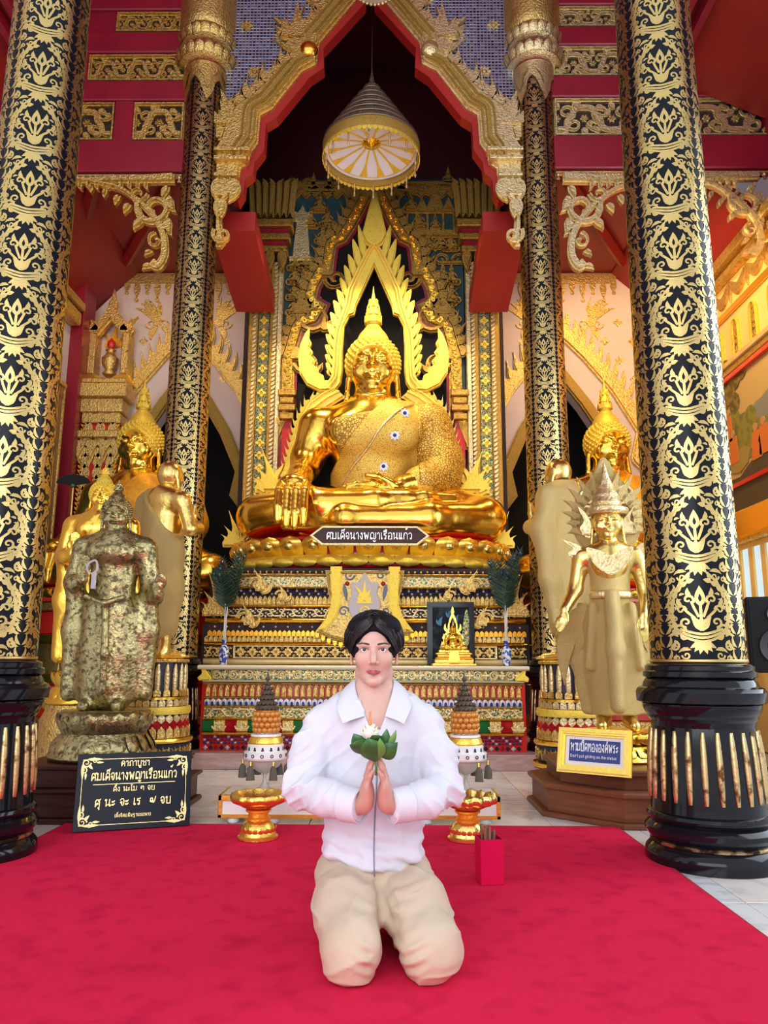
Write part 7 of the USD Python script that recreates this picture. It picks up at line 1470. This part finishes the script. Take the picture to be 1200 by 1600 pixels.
# hair: a full cap parted over the forehead, with sweeping locks
Hh = Sdf3((-.13, -.13, .88), (.13, .15, 1.10), .003)
Hh.ell(H_(0, .012, .980), (.0955, .114, .096), 0); Hh.ell(H_(-.03, -.04, 1.030), (.058, .062, .040), .02); Hh.ell(H_(.035, -.04, 1.032), (.058, .062, .042), .02)
Hh.ell(H_(0, -.125, .918), (.0665, .085, .099), .008, True); Hh.ell(H_(0, -.055, .86), (.088, .085, .075), .01, True); Hh.cut(lambda X, Y, Z: (.925 - Z) + np.minimum(Y - .03, 0) * -.1); 
for m in (-1, 1): Hh.ell(H_(m * .088, .0, .925), (.022, .022, .020), .006, True)
hm = displace(Hh.mesh(), .003, 40, 2, (1, 1, .35)); hr = part('hair', hm, 'hair_black', pn, smooth=True)
rg = random.Random(11); locks = []
def on_cap(az, el): return np.array([HX + .098 * math.cos(el) * math.sin(az), .012 - .117 * math.cos(el) * math.cos(az), .982 + .101 * math.sin(el)])
for i in range(420):
    az = rg.uniform(-PI, PI) if i % 2 else rg.uniform(-1.3, 1.3); front = abs(az) < 1.25
    p0 = on_cap(az * .35 + (.15 if rg.random() < .5 else -.15), rg.uniform(1.0, 1.35)); end = rg.uniform(.05, .25) if front and abs(az) > .5 else (rg.uniform(.42, .62) if front else rg.uniform(-.4, .2)); az2 = az + (.35 * np.sign(az) if front else 0)
    if front and abs(az2) < .62: az2 = np.sign(az2 or 1) * rg.uniform(.62, .95)
    mids = [on_cap(az * .35 + (az2 - az * .35) * t, 1.2 + (end - 1.2) * t) * 1.0 for t in (.3, .6, .85, 1)]
    P_ = spline([p0] + mids, 5); P_ = P_ + (P_ - np.array([HX, .012, .97])) * rg.uniform(.03, .085); locks.append(tube(P_, np.linspace(.0065, .0012, len(P_)) * rg.uniform(.6, 1.1), 5, .6))
for m in (-1, 1):   # side locks over the temples
    for i in range(9):
        a = m * (.70 + .06 * i); P_ = spline([on_cap(a * .5, .95), on_cap(a * .9, .55), on_cap(a * 1.08, .15), on_cap(a * 1.16, -.22 + .02 * i)], 6); P_ = P_ + (P_ - np.array([HX, .012, .97])) * .045; locks.append(tube(P_, np.linspace(.007, .001, len(P_)), 5, .6))
for m in (-1, 1):   # fringe falling to both sides of the parting
    for i in range(34):
        t = i / 33; j = lambda a: rg.uniform(-a, a); x0 = m * (.004 + .012 * t)
        P_ = spline([(HX + x0, -.094 + .012 * t, 1.052 + .010 * t), (HX + m * (.010 + .012 * t) + j(.003), -.108 + .006 * t, 1.034 + .020 * t + j(.002)), (HX + m * (.026 + .018 * t) + j(.003), -.1085 + .010 * t, 1.018 + .022 * t + j(.003)), (HX + m * (.047 + .018 * t) + j(.003), -.100 + .014 * t, 1.000 + .018 * t + j(.004)), (HX + m * (.064 + .014 * t), -.082 + .018 * t, .975 + .004 * t + j(.007)), (HX + m * (.073 + .012 * t), -.062 + .02 * t, .952 - .006 * t + j(.007))], 5); locks.append(tube(P_, np.linspace(.0042, .0007, len(P_)) * rg.uniform(.7, 1.2), 5, .7))
part('hair_lock', locks, 'hair_strand', hr, smooth=True, kind='stuff')
# shirt
S = Sdf3((-.36, -.33, .20), (.36, .20, .86), .005)
S.chain([(0, .03, .26), (0, .025, .34), (0, .025, .48), (0, .02, .66)], [.158, .154, .152, .168], .06, False, (1, 1.42, 1)); S.chain([(-.160, .035, .697), (-.08, .035, .735), (0, .03, .752), (.08, .035, .735), (.160, .035, .697)], [.060, .072, .082, .072, .060], .05); S.chain([(0, .03, .74), (0, .035, .80)], [.075, .066], .03)
for m in (-1, 1):
    S.chain([(m * .180, .035, .690), (m * .212, .0, .60), (m * .232, -.05, .505)], [.062, .060, .060], .035); S.chain([(m * .232, -.05, .503), (HC + m * .150, -.165, .486), (HC + m * .046, -.250, .480)], [.058, .054, .046], .025)
S.chain([(-.13, -.05, .30), (0, -.095, .28), (.13, -.05, .30)], [.02, .02, .02], .05)
S.cut(lambda X, Y, Z: (.232 + .16 * np.abs(X) * (Y < 0.02)) - Z); S.cut(lambda X, Y, Z: Z - .80 - .25 * np.maximum(Y, -.06))
S.cut(lambda X, Y, Z: np.maximum(np.minimum((Z - .655) * .40 - np.abs(X - .006), .04), -1) * (Y < .02) - 9 * (Y >= .02))
for m in (-1, 1): # open the cuffs
    d = np.array([-m * .93, -.36, -.02]); d /= np.linalg.norm(d); c0 = np.array([HC + m * .050, -.247, .480]); S.cut(lambda X, Y, Z: np.where((X * m > 0) & (Y < -.16), (X - c0[0]) * d[0] + (Y - c0[1]) * d[1] + (Z - c0[2]) * d[2], -1.))
shm = S.mesh(); v, f, nn = meshkit.arrays(shm, True)
arm = np.clip((np.abs(v[:, 0]) - .17) / .06, 0, 1); w1 = meshkit.fbm(np.stack([v[:, 0] * 10 + v[:, 2] * 6, v[:, 1] * 7, v[:, 2] * 7 - v[:, 0] * 5 * np.sign(v[:, 0])], 1) + 9, 3, 2) - .5
fold = np.sin((v[:, 2] * 1.0 + np.abs(v[:, 0]) * .9 + .03 * meshkit.noise(v * 14 + 5)) * 70); fold = (1 - np.abs(fold)) ** 2 - .3
low = np.clip((.42 - v[:, 2]) / .15, 0, 1); w2 = meshkit.fbm(np.stack([v[:, 0] * 22, v[:, 1] * 20, v[:, 2] * 9], 1) + 4, 2, 7) - .5; rid = 1 - np.abs(2 * meshkit.noise(np.stack([(v[:, 0] + v[:, 2] * np.sign(v[:, 0] + 1e-6)) * 16, v[:, 1] * 6, (v[:, 2] - np.abs(v[:, 0])) * 5], 1) + 3, 8) - 1)
amp = .010 * w1 * 2 * (.5 + .5 * arm) + .006 * w2 + .014 * (rid ** 4 - .2) * (.4 + .6 * arm) + .0062 * fold * arm + .006 * low * np.sin(v[:, 2] * 125 + v[:, 0] * 22 + 6 * w1)
shm.vertices = v + nn * amp[:, None]
st_ = part('shirt', shm, 'shirt_white', pn, smooth=True)
def sheet(inner, outer, n, th=.004, k=6):
    a, b = spline(inner, n), spline(outer, n); t = np.linspace(0, 1, k)[None, :, None]; g = a[:, None] * (1 - t) + b[:, None] * t; c = np.array([0, .03, 0]); nr = g - np.array([0, .03, 0]); nr[..., 2] = .02; nr /= np.linalg.norm(nr, axis=-1, keepdims=True); g = g + nr * (.010 * np.sin(t * PI)); m_, k_ = len(a), k
    i, j = np.meshgrid(np.arange(m_ - 1), np.arange(k_ - 1), indexing='ij'); q = np.stack([i * k_ + j, i * k_ + j + 1, (i + 1) * k_ + j + 1, (i + 1) * k_ + j], -1).reshape(-1, 4); f = np.vstack([q[:, [0, 1, 2]], q[:, [0, 2, 3]]]); p, o = g.reshape(-1, 3), (g - nr * th).reshape(-1, 3)
    bd = list(range(0, k_)) + [r * k_ + k_ - 1 for r in range(1, m_)] + [(m_ - 1) * k_ + j for j in range(k_ - 2, -1, -1)] + [r * k_ for r in range(m_ - 2, 0, -1)]; n_ = len(p); s_ = []
    for x, y in zip(bd, bd[1:] + bd[:1]): s_ += [[x, y, y + n_], [x, y + n_, x + n_]]
    return trimesh.Trimesh(np.vstack([p, o]), np.vstack([f, f[:, ::-1] + n_, s_]), process=False)
for m in (-1, 1):
    part('collar', sheet([(0, .094, .845), (m * .050, .075, .852), (m * .068, .025, .850), (m * .064, -.035, .812), (m * .034 + .004, -.092, .735)], [(0, .122, .805), (m * .085, .098, .800), (m * .122, .028, .792), (m * .126, -.060, .765), (m * .100, -.118, .712)], 6), 'shirt_white', st_, smooth=40)
    c0, d = np.array([HC + m * .050, -.247, .480]), np.array([-m * .85, -.50, -.04]); d /= np.linalg.norm(d); u = np.cross(d, [0, 0, 1.]); u /= np.linalg.norm(u); w = np.cross(d, u); rr = []
    prof = [(.044, -.060), (.054, -.056), (.0515, .004), (.048, .006), (.044, -.02)]
    cm = lathe(prof, 36, cap=False); q = cm.vertices; cm.vertices = c0 + q[:, :1] * u + q[:, 1:2] * w + q[:, 2:] * d; part('cuff', cm, 'shirt_white', st_, smooth=40)
fv = shm.vertices[(np.abs(shm.vertices[:, 0] - .01) < .012) & (shm.vertices[:, 1] < 0)]; zz = np.linspace(.246, .655, 30); ys = np.array([fv[np.abs(fv[:, 2] - z) < .012][:, 1].min() for z in zz])
part('zip', tube(np.stack([np.full(30, .008) + .004 * np.sin(zz * 14), ys - .0005, zz], 1), .0021, 6), 'zip_grey', st_, smooth=True)
# trousers
Tt = Sdf3((-.27, -.41, .0135), (.32, .26, .34), .005)
Tt.ell((0, .07, .20), (.172, .125, .12), 0); Tt.chain([(-.10, .02, .22), (0, -.01, .235), (.10, .02, .22)], [.075, .08, .075], .05)
for m, K in ((-1, (-.055, -.290)), (1, (.172, -.282))):
    Tt.chain([(m * .092, .05, .185), ((m * .092 + K[0]) / 2 * 1.06, -.13, .150), (K[0], K[1], .098)], [.100, .096, .084], .045); Tt.chain([(K[0], K[1], .092), (K[0] * .95, K[1] + .02, .08)], [.080, .074], .03); Tt.chain([(K[0], K[1], .080), (m * .105, .13, .072)], [.066, .058], .04)
Tt.chain([(0.012, -.115, .225), (.040, -.20, .165), (.058, -.34, .080)], [.010, .018, .027], .010, True); Tt.chain([(0.03, -.12, .08), (.055, -.34, .03)], [.02, .03], .02, True)
Tt.cut(lambda X, Y, Z: .0145 - Z); Tt.cut(lambda X, Y, Z: Z - .275)
tm = Tt.mesh(); v, f, nn = meshkit.arrays(tm, True); w1 = meshkit.fbm(v * 11 + 3, 3, 6) - .5
rad = np.hypot(v[:, 0] - .02, v[:, 2] - .23); ang = np.arctan2(v[:, 0] - .02, .26 - v[:, 2]); cr_ = np.exp(-((v[:, 1] + .12) / .16) ** 2) * np.clip(1 - np.abs(v[:, 0] - .05) / .17, 0, 1)
kn = np.exp(-(((v[:, 2] - .10) / .06) ** 2)) * (v[:, 1] < -.2) * np.clip(1 - np.minimum(np.abs(v[:, 0] + .0), np.abs(v[:, 0] - .12)) / .06, 0, 1)
gv = np.clip((np.abs(v[:, 0] - .035) - .012) / .03, 0, 1); rid = 1 - np.abs(2 * meshkit.noise(np.stack([v[:, 0] * 9 + v[:, 2] * 9 * np.where(v[:, 0] > .03, 1, -1), v[:, 1] * 6, v[:, 2] * 15], 1) + 7, 4) - 1); amp = (.010 * w1 + .010 * (rid ** 4 - .2) + .0065 * cr_ * np.sin((v[:, 2] * .9 - np.abs(v[:, 0] - .05) * .35 + v[:, 1] * .25) * 150 + 3 * w1) + .006 * kn * np.sin((v[:, 2] + v[:, 0] * np.where(v[:, 0] < .06, .6, -.6)) * 170)) * gv
nv_ = v + nn * amp[:, None]; nv_[:, 2] = np.maximum(nv_[:, 2], .0142); tm.vertices = nv_
tr = part('trousers', tm, 'trouser_beige', pn, smooth=True)
# ---------------------------------------------------------------- flower offering between the fingertips
pm('leaf_green', (.018, .10, .022), .42, 0, var=(30, (.035, .16, .03), .4, .7), coat=.15); pm('leaf_light', (.10, .26, .045), .42, 0, coat=.15); pm('petal_white', (.82, .84, .70), .6); pm('candle_peach', (.72, .27, .10), .5)
fo = thing('flower_offering', 'small offering of green leaves, white flower and peach candle held in joined hands', 'flower offering', (PX, PY, 0))
def leafsheet(base, tip, w, bow, cup=.3, n=10, k=7, side=(1, 0, 0)):
    base, tip, bow, sd = (np.array(a, float) for a in (base, tip, bow, side)); s = np.linspace(0, 1, n)[:, None, None]; u = np.linspace(-1, 1, k)[None, :, None]
    c = base + (tip - base) * s + bow * 4 * s * (1 - s); wd = w / 2 * np.sin(PI * np.clip(s, .02, .995) ** .8); nr = np.cross(tip - base, sd); nr /= np.linalg.norm(nr); sd = np.cross(nr, tip - base); sd /= np.linalg.norm(sd); g = c + u * wd * sd + nr * cup * wd * u * u
    i, j = np.meshgrid(np.arange(n - 1), np.arange(k - 1), indexing='ij'); q = np.stack([i * k + j, (i + 1) * k + j, (i + 1) * k + j + 1, i * k + j + 1], -1).reshape(-1, 4); f = np.vstack([q[:, [0, 1, 2]], q[:, [0, 2, 3]]]); p = g.reshape(-1, 3); o = p + nr * .0012
    return trimesh.Trimesh(np.vstack([p, o]), np.vstack([f, f[:, ::-1] + len(p)]), process=False)
C = np.array([.0, -.318, .655])
for b, t_, w, bow, m_ in (((.012, -.312, .618), (-.012, -.352, .690), .078, (0, -.014, 0), 'leaf_green'), ((.0, -.312, .640), (-.066, -.335, .668), .062, (-.005, -.014, .006), 'leaf_green'), ((-.01, -.31, .650), (-.055, -.325, .700), .046, (-.01, -.01, 0), 'leaf_green'),
        ((.016, -.312, .622), (.024, -.350, .690), .034, (.006, -.014, 0), 'leaf_light'), ((.012, -.31, .640), (.078, -.325, .676), .058, (.005, -.012, -.012), 'leaf_green'), ((.03, -.312, .655), (.045, -.318, .715), .030, (.004, -.006, 0), 'leaf_green'), ((.045, -.315, .660), (.073, -.320, .712), .020, (.004, -.004, -.002), 'leaf_light'),
        ((-.02, -.315, .66), (.03, -.348, .695), .036, (0, -.01, .004), 'leaf_green'), ((.02, -.300, .64), (.0, -.285, .700), .07, (0, .012, 0), 'leaf_green')):
    part('leaf', leafsheet(b, t_, w, bow), m_, fo, smooth=True)
for i in range(22):
    r_, z_ = (.020, .694) if i < 9 else ((.015, .702) if i < 16 else (.008, .710)); a = i * 2.4; c = np.array([-.006 + r_ * math.cos(a), -.325 + r_ * math.sin(a), z_]); d = np.array([math.cos(a) * .4, math.sin(a) * .4, 1.]); part('petal', leafsheet(c - d * .008, c + d * .020, .026, (math.cos(a) * .004, math.sin(a) * .004, 0), .5, 7, 5, (-math.sin(a), math.cos(a), 0)), 'petal_white', fo, smooth=True)
part('candle', [tube([(-.006, -.325, .70), (-.0055, -.325, .765)], [.0058, .0036], 10)], 'candle_peach', fo, smooth=True); part('stem', tube([(.004, -.318, .66), (.012, -.290, .60), (.012, -.280, .575)], .0035, 8), 'leaf_light', fo, smooth=True)
